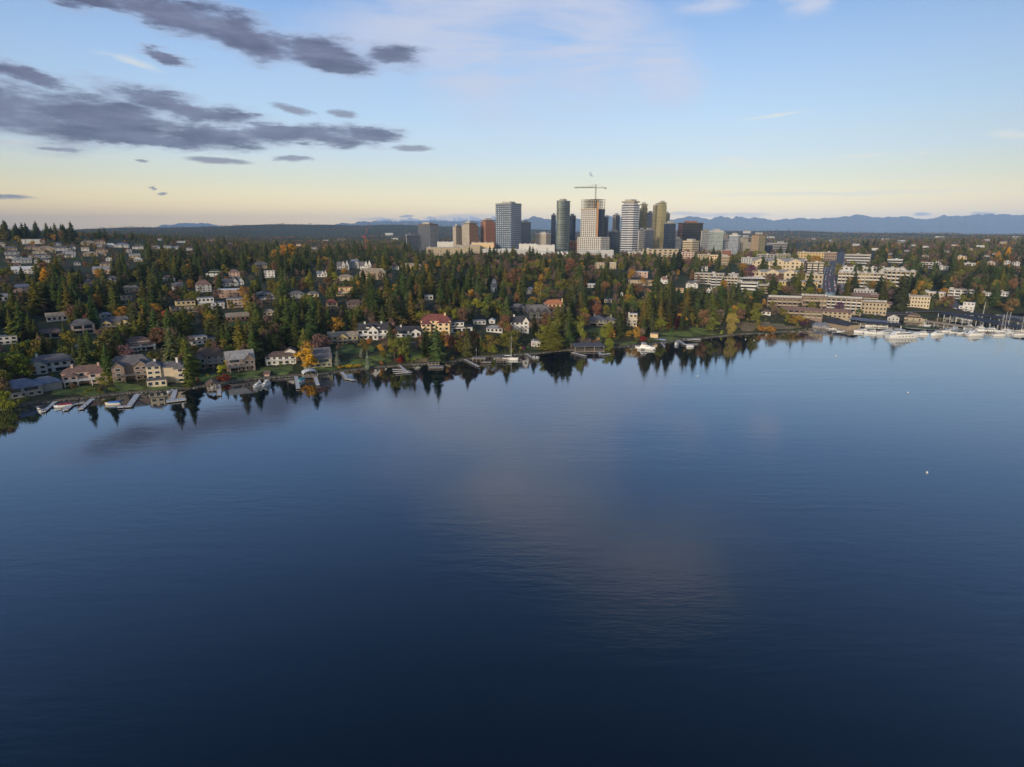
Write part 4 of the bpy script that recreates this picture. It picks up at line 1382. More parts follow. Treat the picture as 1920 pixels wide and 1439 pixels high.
tower(1330, 1338, 1356, 434, 1440, 'teal', 'teal', 'white and teal balconied tower with curved front', 55, crown='white')
tower(1350, 1351, 1364, 440, 1560, 'sand', 'sand', 'cream tower behind the teal one', depth=20)
tower(1356, 1357, 1370, 452, 1500, 'white', 'white', 'white gridded low tower left of the woven-front tower', depth=20)
tower(1369, 1385, 1389, 442, 1400, 'weave', 'weave', 'blue-grey tower with woven white front', 25, crown='white')
tower(1388, 1397, 1409, 446, 1480, 'sand', 'sand', 'pale cream stepped tower right of the woven-front one', 45, steps=[(0, 1, 0, 1, 0, .72), (.2, 1, 0, .7, .65, 1)])
tower(1411, 1424, 1436, 441, 1400, 'tan', 'olive', 'tan and green balcony tower with brown cornice', 45, crown='brown')
tower(1434, 1435, 1455, 460, 1500, 'navy', 'navy', 'dark glass box beside the long banded office', depth=26, name='office_building')
tower(1452, 1453, 1520, 457, 1520, 'band', 'band', 'long low banded office with white roof storey', depth=40, crown='white', name='office_building')

# the unfinished tower: clad lower floors, bare slabs above, hoist up its face
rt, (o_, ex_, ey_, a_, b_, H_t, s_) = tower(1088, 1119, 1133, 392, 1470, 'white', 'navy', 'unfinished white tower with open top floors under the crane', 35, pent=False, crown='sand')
P3 = lambda u, v: tuple(o_ + ex_ * u + ey_ * v)
for k in range(6):
    z = H_t + 1.4 + k * 3.5
    MB().prism([P3(a_ + .4, -.4), P3(-.4, -.4), P3(-.4, b_ + .4), P3(a_ + .4, b_ + .4)], z + 2.9, z + 3.35).build('floor_slab', WALL['brown'], rt)
for u in (.02, .25, .5, .75, .98):
    for v in (.02, .34, .66, .98):
        x, y = P3(u * a_, v * b_)
        MB().box(x - .5, x + .5, y - .5, y + .5, H_t + 1.3, H_t + 22.2).build('column', WALL['tan'], rt)
x, y = P3(0, 0)
MB().box(x - 2.0, x + 2.0, y - 3.2, y - .6, -6, H_t + 15).build('hoist', mat('hoist_orange', (.48, .25, .11), .7, .2), rt)
cn = [P3(a_ * 1.12, -4), P3(-a_ * .35, -4), P3(-a_ * .35, b_), P3(a_ * 1.12, b_)]
MB().prism(cn, -6, z_at(445, 1470) - rt.location.z, uv=True, mside=[0, 0, 0, 0, 1]).build('podium', [FM['white'], ROOFTOP], rt)

# hammerhead crane on it
Xc = ray(1114.5, 437)[0] / ray(1114.5, 437)[1] * 1478
zj, zb, za = z_at(352.5, 1478), float(zt(Xc, 1478)), z_at(346, 1478)
cr = thing('tower_crane', (Xc, 1478, zb), -math.atan2(Xc, 1478) + R(2), 'slim hammerhead tower crane over the unfinished white tower', 'crane')
CRM = mat('crane_paint', (.10, .09, .08), .6, .15)
m = MB()
hm = zj - zb
n = int(hm / 4)
for sx in (-1, 1):
    for sy in (-1, 1):
        m.bar((sx * 1.1, sy * 1.1, 0), (sx * 1.1, sy * 1.1, hm), .42)
for k in range(n):
    z0, z1 = hm * k / n, hm * (k + 1) / n
    q = 1 if k % 2 else -1
    m.bar((-1.1 * q, -1.1, z0), (1.1 * q, -1.1, z1), .16)
    m.bar((-1.1 * q, 1.1, z0), (1.1 * q, 1.1, z1), .16)
m.build('mast', CRM, cr)
pxm = 1478 / F_PX
m = MB()
for (x0, x1) in ((-38 * pxm, -1.5),):
    m.bar((x0, -.8, hm), (x1, -.8, hm), .5)
    m.bar((x0, .8, hm), (x1, .8, hm), .5)
    m.bar((x0, 0, hm + 1.9), (x1, 0, hm + 1.9), .45)
    for k in range(18):
        u0, u1 = x0 + (x1 - x0) * k / 18, x0 + (x1 - x0) * (k + .5) / 18
        m.bar((u0, -.8, hm), (u1, 0, hm + 1.9), .14)
        m.bar((u1, 0, hm + 1.9), (x0 + (x1 - x0) * (k + 1) / 18, .8, hm), .14)
m.build('jib', CRM, cr)
m = MB()
m.bar((1.5, -.8, hm), (19 * pxm, -.8, hm), .55)
m.bar((1.5, .8, hm), (19 * pxm, .8, hm), .55)
m.build('counter_jib', CRM, cr)
MB().box(15 * pxm, 19 * pxm, -1.4, 1.4, hm - 3.2, hm + .8).build('counterweight', CONC, cr)
MB().bar((-1.2, 0, hm), (0, 0, za - zb), .5).bar((1.2, 0, hm), (0, 0, za - zb), .5).build('apex_frame', CRM, cr)
MB().bar((0, 0, za - zb), (-26 * pxm, 0, hm + 1.9), .12).bar((0, 0, za - zb), (-13 * pxm, 0, hm + 1.9), .12).bar((0, 0, za - zb), (17 * pxm, 0, hm), .12).build('tie_rod', CRM, cr)
MB().box(-3.4, -1.2, -1.2, 1.2, hm - 2.6, hm - .2).build('cab', CREAMH, cr)

# red luffing crane beyond the wood
Pr = ground(684, 466)
Yr = 1750
Xr = ray(684, 437)[0] / ray(684, 437)[1] * Yr
zr0, zr1 = float(zt(Xr, Yr)), z_at(445, Yr)
cr2 = thing('tower_crane', (Xr, Yr, zr0), -math.atan2(Xr, Yr), 'red luffing crane with raised jib over the dark ridge', 'crane')
RED = mat('crane_red', (.42, .09, .07), .6, .2)
MB().bar((0, 0, 0), (0, 0, zr1 - zr0), 1.0).build('mast', RED, cr2)
MB().bar((0, 0, zr1 - zr0), (9 * Yr / F_PX, 0, z_at(417, Yr) - zr0), .55, r2=.3).build('jib', RED, cr2)
MB().box(-8, 0, -1.5, 1.5, zr1 - zr0 - 1, zr1 - zr0 + 2).build('machine_deck', RED, cr2)

# shopping mall roofs along the foot of the towers
mall = [(800, 872, 462, 477, 1330, 'sand', 'long blank sandy store wall', 'below the hotel blocks'), (856, 900, 458, 470, 1430, 'sand', 'sandy department store', 'at the foot of the orange-tan tower'),
        (884, 926, 453, 464, 1480, 'peach', 'orange low annexe with white canopy', 'below the red brick tower'), (905, 965, 466, 478, 1290, 'lgrey', 'white-roofed mall wing', 'below the wide dotted tower'),
        (960, 1010, 466, 480, 1280, 'lgrey', 'pale mall wing', 'with rooftop parking'), (973, 1006, 456, 465, 1430, 'white', 'white cinema box with dark openings', 'right of the wide dotted tower'),
        (1005, 1040, 458, 471, 1400, 'white', 'plain white store box', 'below the squat sandy office'), (1010, 1075, 471, 484, 1270, 'white', 'long white mall roof', 'in front of the rounded tower'),
        (1070, 1125, 474, 487, 1260, 'tan', 'tan mall anchor store', 'in front of the unfinished tower'), (1100, 1150, 468, 480, 1340, 'lgrey', 'stepped white mall block', 'at the podium corner'),
        (1118, 1164, 478, 490, 1240, 'lgrey', 'grey flat-roofed store', 'near the dark crowned fir'), (1164, 1206, 474, 486, 1300, 'yellow', 'yellow-framed arcade', 'at the foot of the white-banded tower'),
        (1010, 1030, 487, 496, 1180, 'pink', 'pink stair block', 'between firs'), (820, 850, 452, 463, 1500, 'white', 'small white offices', 'between hotel and sandy towers'),
        (1060, 1090, 450, 470, 1560, 'brick', 'dark red brick block', 'between rounded and unfinished towers'), (1185, 1225, 470, 480, 1360, 'sand', 'sandy colonnade', 'below the slate block')]
for (a, b, c, d_, Y_, w_, n_, r_) in mall:
    block(a, b, c + 3, d_, n_, r_, w_, 2, 6, 'win' if w_ in ('pink', 'brick') else 'none', 40, 0, keep=False, name='store', cat='store', Y=Y_, rmat=ROOF['white'] if w_ in ('lgrey', 'white') else None, plant=4)

# scattered pale buildings in the far woods
rf_ = random.Random(21)
far_spots = [(1430, 470), (1660, 452), (1690, 456), (1712, 462), (1735, 465), (1762, 448), (1775, 474), (1790, 462), (1820, 470), (1838, 464), (1765, 449), (1905, 449), (1870, 478), (1895, 468),
             (1640, 470), (1605, 462), (1560, 455), (1520, 450), (1445, 448), (1400, 438), (300, 452), (340, 456), (395, 452), (430, 458), (560, 462), (590, 468), (610, 455), (640, 452), (730, 442), (740, 450), (1850, 452), (1880, 458), (1700, 472), (1670, 478), (1735, 482), (1850, 482)]
for (px, py) in far_spots:
    w_ = rf_.choice(('white', 'lgrey', 'sand', 'peach', 'lgrey'))
    wd = rf_.uniform(7, 15)
    hgt = rf_.uniform(3.5, 5.5)
    o, _, _, _ = house(px - wd / 2, px + wd / 2, py - hgt, py, rf_.choice(('gable', 'hip', 'flat')), w_, rf_.choice(('grey', 'tan', 'white', 'rose')), f'far house {px}', '', near=False, name='distant_house', group='pale houses in the far woods')
    AUTO.append((o, f'tiny distant {dict(white="white", lgrey="grey", sand="sandy", peach="peach")[w_]} building', px, py, o.location.y))
LAND[:] = [l for l in LAND if not l[3].startswith('far house')]
LAND += [(1572, 470, 2200, 'upper end of the main street', 4), (1869, 487, 1150, 'left golden poplar', 3), (1888, 485, 1150, 'right golden poplar', 3), (540, 480, 1000, 'double orange maple', 12)]
# ------------------------------------------------------------------ piers and boats
PILE = DWOOD


def pier(pts, width, label, mat_=None, z=.75, name='pier', grp=None, extra=()):
    """a plank pier through photo points on the water, with its piles"""
    W3 = [on_water(x, y, z) for x, y in pts]
    base = W3[0].copy()
    root = thing(name, (base.x, base.y, 0), 0, label, name.replace('_', ' '), grp)
    for i in range(len(W3) - 1):
        a, b = W3[i] - base, W3[i + 1] - base
        a, b = Vector((a.x, a.y, z + .004 * i)), Vector((b.x, b.y, z + .004 * i))
        d = (b - a).normalized()
        w = Vector((-d.y, d.x, 0)) * width / 2
        m = MB()
        if i:
            a = a - d * width / 2
        q = [a - w, b - w, b + w, a + w]
        m.prism([(p.x, p.y) for p in q], z - .22 + .004 * i, z + .004 * i)
        m.build('deck', mat_ or WOODW, root)
        L = (b - a).length
        n = max(2, int(L / 5))
        for k in range(n + 1):
            for sgn in (-1, 1):
                p = a + (b - a) * (k / n) * .98 + w * sgn * 1.02
                MB().bar((p.x, p.y, -2.5), (p.x, p.y, z + rnd.uniform(.3, 1.1)), .16, sides=6).build('pile', PILE, root)
    return root


def platform(px, py, w, d, label, rot=0, mat_=None, z=.8, roof=None, name='swim_float', cat='float', h=3.2, rmat=None, sub=None):
    c = on_water(px, py, z)
    root = thing(name, (c.x, c.y, 0), -math.atan2(c.x, c.y) + R(rot), label, cat)
    if roof != 'only':
        MB().box(-w / 2, w / 2, -d / 2, d / 2, z - .3, z).build('deck', mat_ or WOOD, root)
    for k in range(4):
        for sgn in (-1, 1):
            x = (-.47 + .94 * k / 3) * w
            MB().bar((x, sgn * d * .47, -2.5), (x, sgn * d * .47, (h if roof else z + .5)), .17, sides=6).build('pile', PILE if not roof else WOOD, root)
    if roof:
        m = MB()
        if roof == 'flat' or roof == 'only':
            m.box(-w / 2 - .5, w / 2 + .5, -d / 2 - .5, d / 2 + .5, h, h + .3)
            for k in range(int(w / 2.5)):
                x = -w / 2 + 1.2 + k * 2.5
                m.box(x - .06, x + .06, -d / 2 - .5, d / 2 + .5, h + .3, h + .42)
        elif roof == 'arch':
            for k in range(8):
                a0, a1 = math.pi * k / 8, math.pi * (k + 1) / 8
                p = lambda t, y: (-math.cos(t) * w / 2, y, h + math.sin(t) * w * .22)
                m.quad([p(a0, -d / 2), p(a1, -d / 2), p(a1, d / 2), p(a0, d / 2)])
        else:
            roof_on(m, roof, -w / 2, w / 2, -d / 2, d / 2, h, min(w, d) * .32, .5)
        m.build('roof', rmat or ROOF['grey'], root)
    return root


def hull_mesh(L, B, Hh, mats, bow=.55, deck_mi=1, sheer=.25):
    """lofted boat hull, bow at +x, waterline z=0"""
    n = 12
    m = MB()
    rings = []
    for i in range(n + 1):
        t = i / n
        x = -L / 2 + L * t
        taper = 1.0 if t < 1 - bow else max(0.02, max(0.0, math.cos((t - (1 - bow)) / bow * math.pi / 2)) ** .75)
        b = B / 2 * taper * (.86 + .14 * min(1, t * 5))
        top = Hh * (1 + sheer * t * t)
        xb = x - (L * .05 * ((t - .6) / .4) ** 2 if t > .6 else 0)
        rings.append([(xb, 0, -.45), (xb, b * .72, -.18), (xb + (x - xb) * .5, b * .93, top * .45), (x, b, top)])
    for i in range(n):
        for sgn in (1, -1):
            for k in range(3):
                p = [rings[i][k], rings[i + 1][k], rings[i + 1][k + 1], rings[i][k + 1]]
                p = [(q[0], q[1] * sgn, q[2]) for q in p]
                m.quad(p if sgn < 0 else p[::-1], 0)
        a, b = rings[i][3], rings[i + 1][3]
        m.quad([(a[0], -a[1], a[2] - .08), (b[0], -b[1], b[2] - .08), (b[0], b[1], b[2] - .08), (a[0], a[1], a[2] - .08)], deck_mi)
    r = rings[0]
    m.quad([(q[0], q[1], q[2]) for q in r] + [(q[0], -q[1], q[2]) for q in r[::-1]], 0)
    return m


def slab(m, x0, x1, w0, w1, z0, z1, rake0=0.0, rake1=0.0, mi=0):
    """cabin-like block, narrower to the bow, raked ends"""
    b = [(x0, -w0), (x1, -w1), (x1, w1), (x0, w0)]
    t = [(x0 + rake0, -w0 * .92), (x1 - rake1, -w1 * .86), (x1 - rake1, w1 * .86), (x0 + rake0, w0 * .92)]
    n = len(m.v)
    m.v += [(x, y, z0) for x, y in b] + [(x, y, z1) for x, y in t]
    for f in ((4, 5, 6, 7), (0, 1, 5, 4), (1, 2, 6, 5), (2, 3, 7, 6), (3, 0, 4, 7)):
        m.f.append(tuple(n + i for i in f))
        m.m.append(mi)
        m.uv.append(None)
    return m


def cloth(name, rgb):
    return mat('canvas_' + name, rgb, .85, .12, 1.5)


CLOTH = dict(maroon=cloth('maroon', (.22, .03, .06)), blue=cloth('blue', (.06, .17, .45)), teal=cloth('teal', (.04, .24, .25)), dark=cloth('dark', (.05, .055, .07)),
             white=cloth('white', (.66, .66, .66)), navy=cloth('navy', (.02, .03, .10)), red=cloth('red', (.40, .05, .04)))


def boat(kind, px, py, L, heading, label, cover=None, lift=0.0, grp=None, hullm=None, name=None):
    c = on_water(px, py, 0)
    B = L * (.34 if kind in ('runabout', 'cruiser') else .24 if kind == 'yacht' else .28)
    nm = name or {'runabout': 'motorboat', 'cruiser': 'cabin_cruiser', 'yacht': 'motor_yacht', 'sail': 'sailboat'}[kind]
    root = thing(nm, (c.x, c.y, lift), R(heading), label, {'runabout': 'motorboat', 'cruiser': 'cruiser', 'yacht': 'yacht', 'sail': 'sailboat'}[kind], grp)
    Hh = L * (.13 if kind != 'yacht' else .105)
    hm_ = hullm or HULL
    hull_mesh(L, B, Hh, None).build('hull', [hm_, DECKM if kind == 'sail' else HULL], root)
    if kind == 'runabout':
        slab(MB(), .02 * L, .16 * L, B * .36, B * .30, Hh, Hh + .55, .35, .25).build('windscreen', BGLASS, root)
        slab(MB(), .16 * L, .38 * L, B * .30, B * .12, Hh - .05, Hh + .18, .05, .1).build('foredeck', HULL, root)
        MB().box(-.52 * L, -.46 * L, -.25, .25, -.2, Hh + .45).build('outboard_motor', mat('motor_black', (.03, .03, .035), .3, .1), root)
        if cover:
            slab(MB(), -.46 * L, .30 * L, B * .47, B * .30, Hh + .02, Hh + .75, .3, .5).build('canvas_cover', CLOTH[cover], root)
        else:
            MB().box(-.3 * L, -.1 * L, -B * .35, B * .35, Hh - .05, Hh + .4).build('seat', CLOTH['white'], root)
    if kind in ('cruiser', 'yacht'):
        big = kind == 'yacht'
        z0 = Hh * .98
        h1 = L * (.085 if not big else .06)
        slab(MB(), -.34 * L, .26 * L, B * .42, B * .30, z0, z0 + h1, .02 * L, .09 * L).build('cabin', HULL, root)
        slab(MB(), -.30 * L, .215 * L, B * .427, B * .325, z0 + h1 * .35, z0 + h1 * .82, .012 * L, .048 * L).build('cabin_window', BGLASS, root)
        slab(MB(), .26 * L, .44 * L, B * .26, B * .10, z0 + .05, z0 + h1 * .35, .0, .03 * L).build('foredeck', HULL, root)
        z1 = z0 + h1
        slab(MB(), -.30 * L, .08 * L, B * .38, B * .30, z1 + .003, z1 + h1 * .75, .03 * L, .06 * L).build('flybridge', HULL, root)
        slab(MB(), -.20 * L, .065 * L, B * .37, B * .31, z1 + h1 * .30, z1 + h1 * .62, .01 * L, .03 * L).build('flybridge_window', BGLASS, root)
        if cover:
            MB().box(-.30 * L, -.02 * L, -B * .36, B * .36, z1 + h1 * 1.5, z1 + h1 * 1.5 + .15).build('bimini', CLOTH[cover], root)
            for sx in (-.29, -.03):
                for sy in (-1, 1):
                    MB().bar((sx * L, sy * B * .33, z1 + h1 * .7), (sx * L, sy * B * .33, z1 + h1 * 1.5), .04).build('bimini_pole', METAL, root)
        ar = MB()
        xa = -.24 * L
        ar.bar((xa, -B * .36, z1 + h1 * .6), (xa - .03 * L, -B * .2, z1 + h1 * 1.6), .12).bar((xa, B * .36, z1 + h1 * .6), (xa - .03 * L, B * .2, z1 + h1 * 1.6), .12)
        ar.bar((xa - .03 * L, -B * .22, z1 + h1 * 1.6), (xa - .03 * L, B * .22, z1 + h1 * 1.6), .14)
        ar.bar((xa - .03 * L, 0, z1 + h1 * 1.6), (xa - .03 * L, 0, z1 + h1 * 2.5), .07)
        ar.build('radar_arch', HULL, root)
        rl = MB()
        for k in range(9):
            t = .05 + .42 * k / 8
            w = B * .46 * max(.003, math.cos(min(1, max(0, (t + .05) / .52)) * math.pi / 2)) ** .7
            for sy in (-1, 1):
                rl.bar((t * L, sy * w, Hh), (t * L, sy * w, Hh + .8), .03)
        rl.build('bow_rail', METAL, root)
        if big:
            for k in range(5):
                for sy in (-1, 1):
                    x = (-.2 + .1 * k) * L
                    MB().box(x - .5, x + .5, sy * B * .485 - .05, sy * B * .485 + .05, Hh * .55, Hh * .75).build('porthole', BGLASS, root)
    if kind == 'sail':
        slab(MB(), -.16 * L, .18 * L, B * .28, B * .16, Hh, Hh + .5, .1, .5).build('cabin', HULL, root)
        slab(MB(), -.12 * L, .13 * L, B * .288, B * .19, Hh + .16, Hh + .36, .05, .3).build('cabin_window', BGLASS, root)
        mh = L * 1.5
        MB().bar((.05 * L, 0, Hh), (.05 * L, 0, mh), .13, sides=6, r2=.09).build('mast', mat('spar_white', (.62, .62, .6), .4, .05), root)
        MB().bar((.05 * L, 0, Hh + 1.5), (-.38 * L, 0, Hh + 1.4), .09).build('boom', MATS['spar_white'], root)
        MB().bar((.03 * L, 0, Hh + 1.75), (-.36 * L, 0, Hh + 1.6), .24, sides=6).build('furled_sail', CLOTH[cover or 'white'], root)
        MB().bar((.05 * L, -.9, mh * .5), (.05 * L, .9, mh * .5), .05).build('spreader', METAL, root)
        st = MB().bar((.48 * L, 0, Hh * 1.1), (.05 * L, 0, mh * .98), .035).bar((-.48 * L, 0, Hh), (.05 * L, 0, mh * .98), .03)
        for sy in (-1, 1):
            st.bar((.04 * L, sy * B * .42, Hh), (.05 * L, sy * .9, mh * .5), .03).bar((.05 * L, sy * .9, mh * .5), (.05 * L, 0, mh * .97), .03)
        st.build('rigging', METAL, root)
    return root


# private piers, from the willow along the shore
pier([(104, 753), (81, 772)], 2.0, 'narrow grey pier nearest the big willow')
pier([(158, 754.5), (134, 758.5), (122, 769)], 2.6, 'dog-legged pale pier beside the maroon covered boat')
pier([(173, 748), (151, 767)], 2.4, 'straight pale pier right of the dog-legged one')
pier([(258, 739), (242, 761.5), (221, 762.5)], 3.0, 'L-shaped tan pier with a blue covered boat at its tip')
pier([(329, 730), (323, 752)], 2.6, 'forked grey pier below the cream three-storey house')
platform(330, 750, 9.5, 5.5, 'square pale float at the tip of the forked pier', mat_=WOODW)
platform(400, 728, 6.5, 9, 'brown gabled boathouse standing over the water', 4, roof='gy', rmat=ROOF['brown'], name='boathouse', cat='boathouse', h=3.6)
pier([(411, 722), (411, 741)], 2.3, 'short pale pier hugging the brown boathouse')
pier([(555, 706), (559, 728)], 2.3, 'dark plank pier with the teal covered boat')
platform(581, 705, 9, 8, 'boathouse with white tarpaulin roof beside the golden orange tree', 8, roof='arch', rmat=CLOTH['white'], name='boathouse', cat='boathouse', h=2.8)
pier([(591, 707), (596, 722)], 2.2, 'weathered pier right of the tarpaulin boathouse')
pier([(641, 698), (650, 710), (664, 713)], 2.4, 'kinked brown pier below the yellow flower bed')
pr_ = pier([(748, 684), (763, 697)], 1.8, 'white comb-shaped pier below the white gabled house')
for (x0, y0, x1, y1) in ((736, 692.5, 757, 693), (737, 696.5, 768, 695.5), (741, 700.5, 772, 697.5)):
    A, B_ = on_water(x0, y0, .76), on_water(x1, y1, .76)
    d = (B_ - A).normalized()
    w = Vector((-d.y, d.x, 0)) * .75
    q = [A - w, B_ - w, B_ + w, A + w]
    b0 = pr_.location
    MB().prism([(p.x - b0.x, p.y - b0.y) for p in q], .56, .77).build('finger', WOODW, pr_)
platform(818, 688, 10, 7, 'weathered swim platform on piles below the tall fir', -4)
platform(813, 683, 8, 3, 'low dark boat canopy behind the weathered swim platform', 0, roof='flat', h=2.2, name='boat_canopy', cat='canopy')
pier([(872, 674), (897, 687)], 1.9, 'slim white pier slanting out below the white modern house')
platform(898, 676, 9, 6, 'pair of dark boat lifts on posts beside the slim white pier', -8, mat_=DWOOD, roof='flat', h=2.4, name='boat_lift', cat='boat lift', rmat=WOOD)
platform(912, 679, 7, 4, 'low grey float right of the dark boat lifts', -6)
platform(941, 674, 7.5, 5, 'white-framed boat canopy left of the moored sailboat', -6, roof='flat', h=2.6, rmat=ROOF['grey'], name='boat_canopy', cat='canopy')
pier([(986, 663), (999, 671), (1011, 671.5)], 1.8, 'small bent pier below the lakeside pavilion')
platform(1101, 656, 24, 16, 'big open boat moorage under a broad grey roof on tall posts', 14, roof='flat', h=4.6, name='covered_moorage', cat='moorage', mat_=WOOD)
pier([(1073, 661), (1098, 667.5)], 2.4, 'front plank walkway of the big covered moorage')
pier([(1118, 654), (1127, 665), (1144, 663)], 2.4, 'angled walkway right of the big covered moorage')
pier([(1188, 646), (1206, 655)], 1.7, 'thin pale pier left of the moored white cruiser')
pier([(1222, 648), (1228, 656)], 1.5, 'short pale pier right of the moored white cruiser')
pier([(1240, 642), (1246, 650)], 1.3, 'tiny dark jetty by the poolside hut')
pier([(1270, 637), (1284, 646), (1308, 645)], 2.6, 'hooked pier below the red conical tree')
platform(1287, 635, 24, 5, 'long shore deck behind the hooked pier', 0, mat_=WOODW, name='shore_deck', cat='deck')

boat('runabout', 75, 767, 6.5, 150, 'dark covered motorboat by the narrow grey pier', 'dark')
boat('runabout', 77, 772, 6.0, 150, 'small white open motorboat by the narrow grey pier')
boat('runabout', 119, 763, 8.5, 215, 'white motorboat under a maroon cover', 'maroon')
boat('runabout', 212, 759, 8.0, 190, 'motorboat under a bright blue cover', 'blue', hullm=WOODW)
boat('runabout', 320, 735, 5.5, 250, 'small white boat left of the forked grey pier')
boat('cruiser', 400, 731, 7.5, 265, 'white cruiser inside the brown gabled boathouse')
boat('cruiser', 483, 725, 8.5, 255, 'white cruiser moored left of its twin below the pink garden shed')
boat('cruiser', 498, 723, 8.5, 262, 'white cruiser moored right of its twin below the pink garden shed', 'white')
boat('runabout', 564, 716, 9.0, 268, 'motorboat under a teal cover', 'teal')
boat('sail', 957, 675, 12, -12, 'white sailboat with bare mast on the wooded shore', 'white')
boat('runabout', 1003, 671, 5.5, 10, 'small white boat at the bent pier')
boat('cruiser', 1212, 655, 14, -22, 'white cabin cruiser between two short piers', 'white')
boat('runabout', 1198, 652, 6, -20, 'white dinghy left of the white cabin cruiser')
boat('cruiser', 1268, 647, 9, 240, 'white cruiser at the left end of the hooked pier', 'dark')
boat('runabout', 1294, 651, 7, 10, 'white motorboat in front of the hooked pier', 'white')
# marina at the head of the cove
boat('runabout', 1555, 618, 7, -25, 'small white boat leftmost along the long boat shed')
boat('cruiser', 1566, 620, 8, -25, 'small white cruiser second along the long boat shed')
boat('runabout', 1576, 622, 7, -20, 'white open boat third along the long boat shed', 'dark')
boat('cruiser', 1614, 624, 13, 172, 'white cruiser leftmost in the marina yacht row', 'navy')
boat('cruiser', 1632, 626, 12, 168, 'white cruiser second in the marina yacht row')
boat('cruiser', 1645, 627, 10, 175, 'smaller white cruiser third in the marina yacht row', 'dark')
boat('yacht', 1660, 627, 20, 196, 'tall white yacht beside the largest one')
boat('yacht', 1693, 634, 30, 6, 'largest white motor yacht in the marina', 'white')
boat('cruiser', 1655, 614, 10, 185, 'white cruiser behind the tall yachts')
boat('cruiser', 1633, 613, 12, 175, 'white cruiser inshore behind the marina yacht row', 'dark')
boat('runabout', 1638, 608, 9, 180, 'low dark motorboat by the long dark shed roof', 'dark')
boat('cruiser', 1726, 628, 12, 172, 'white cruiser just right of the largest yacht', 'dark')
boat('cruiser', 1756, 629, 15, 200, 'white cruiser with tall flybridge alone at the pier end', 'maroon')
boat('cruiser', 1776, 623, 9, 180, 'small white cruiser left in the outer marina')
boat('runabout', 1787, 624, 7, 175, 'covered dark boat in the outer marina', 'dark')
boat('runabout', 1802, 627, 8, 185, 'white open boat in front of the dark shed roofs', 'white')
boat('cruiser', 1829, 630, 17, 4, 'long white cruiser in front of the dark shed roofs')
boat('yacht', 1851, 623, 19, 176, 'white yacht behind the long white cruiser')
boat('sail', 1874, 630, 13, 4, 'white sailboat first of three bare masts', 'white')
boat('sail', 1883, 624, 13, 178, 'white sailboat second of three bare masts', 'white')
boat('sail', 1890, 621, 12, 178, 'white sailboat third of three bare masts')
boat('cruiser', 1898, 626, 12, 0, 'white cruiser right of the three masts')
boat('sail', 1912, 629, 13, 3, 'sailboat with navy sail cover near the frame edge', 'navy')
boat('cruiser', 1915, 623, 12, 178, 'white cruiser behind the navy-covered sailboat')
boat('runabout', 1738, 612, 8, 5, 'white boat lying behind the grass pier')
boat('cruiser', 1815, 614, 9, 178, 'white boat under the near dark shed roof')
boat('cruiser', 1836, 616, 9, 178, 'white boat half hidden by the near dark shed roof', 'white')


def long_roof(A, B, w, h, label, rmat, name='boat_shed', post=True, z0=0.0, rise=1.2):
    a, b = on_water(*A, z=h), on_water(*B, z=h)
    d = b - a
    L = d.length
    c = (a + b) / 2
    root = thing(name, (c.x, c.y, z0), math.atan2(d.y, d.x), label, 'boat shed')
    m = MB()
    roof_on(m, 'gx', -L / 2, L / 2, -w / 2, w / 2, h, rise, .4, .25)
    m.build('roof', rmat, root)
    if post:
        n = max(3, int(L / 9))
        for k in range(n + 1):
            for sy in (-1, 1):
                MB().box(-L / 2 + L * k / n - .2, -L / 2 + L * k / n + .2, sy * w * .46 - .2, sy * w * .46 + .2, -2, h).build('post', TRIM, root)
        MB().box(-L / 2, L / 2, -.8, .8, .35, .6).build('walkway', WOODW, root)
    else:
        MB().box(-L / 2 + .5, L / 2 - .5, -w / 2 + .5, w / 2 - .5, -2, h + .2).build('wall', WALL['tan'], root)
    return root


long_roof((1556, 603), (1602, 611), 15, 4.5, 'long boat shed with dark ridge roof and tan walls', ROOF['dgrey'], post=False, rise=3)
long_roof((1600, 597), (1666, 604), 17, 4.5, 'long dark slate roof over moorage behind the yachts', ROOF['blue'])
long_roof((1614, 604), (1690, 609), 13, 4.2, 'lower dark roof over moorage nearest the yachts', ROOF['dgrey'])
long_roof((1776, 587), (1935, 617), 20, 5, 'near charcoal covered moorage with white posts', ROOF['dgrey'])
long_roof((1822, 588), (1960, 608), 17, 5, 'middle charcoal covered moorage with white posts', ROOF['dgrey'])
long_roof((1880, 592), (1990, 604), 16, 5, 'farthest charcoal covered moorage at the frame edge', ROOF['grey'])
long_roof((1738, 603), (1832, 616), 6, 3.2, 'thin brown-roofed walkway in front of the charcoal moorages', ROOF['tan'])
GREEN = mat('turf_green', (.06, .085, .025), .95, .3, .3)
platform(1711, 613, 48, 15, 'broad grass-topped pier behind the largest yacht', -4, mat_=GREEN, z=1.6, name='grass_pier', cat='pier')
pier([(1602, 617), (1650, 620), (1700, 627)], 2.5, 'marina main dock behind the yacht row', mat_=WOOD)
pier([(1700, 622), (1760, 622), (1770, 625)], 2.5, 'marina dock in front of the grass pier', mat_=WOOD)
pier([(1770, 619), (1930, 626)], 2.8, 'long outer dock in front of the charcoal moorages', mat_=WOOD)
pier([(1776, 627), (1822, 629)], 2.0, 'short outer dock left of the long white cruiser', mat_=WOOD)
pier([(1540, 617), (1592, 622)], 2.2, 'dock along the front of the long boat shed', mat_=WOOD)

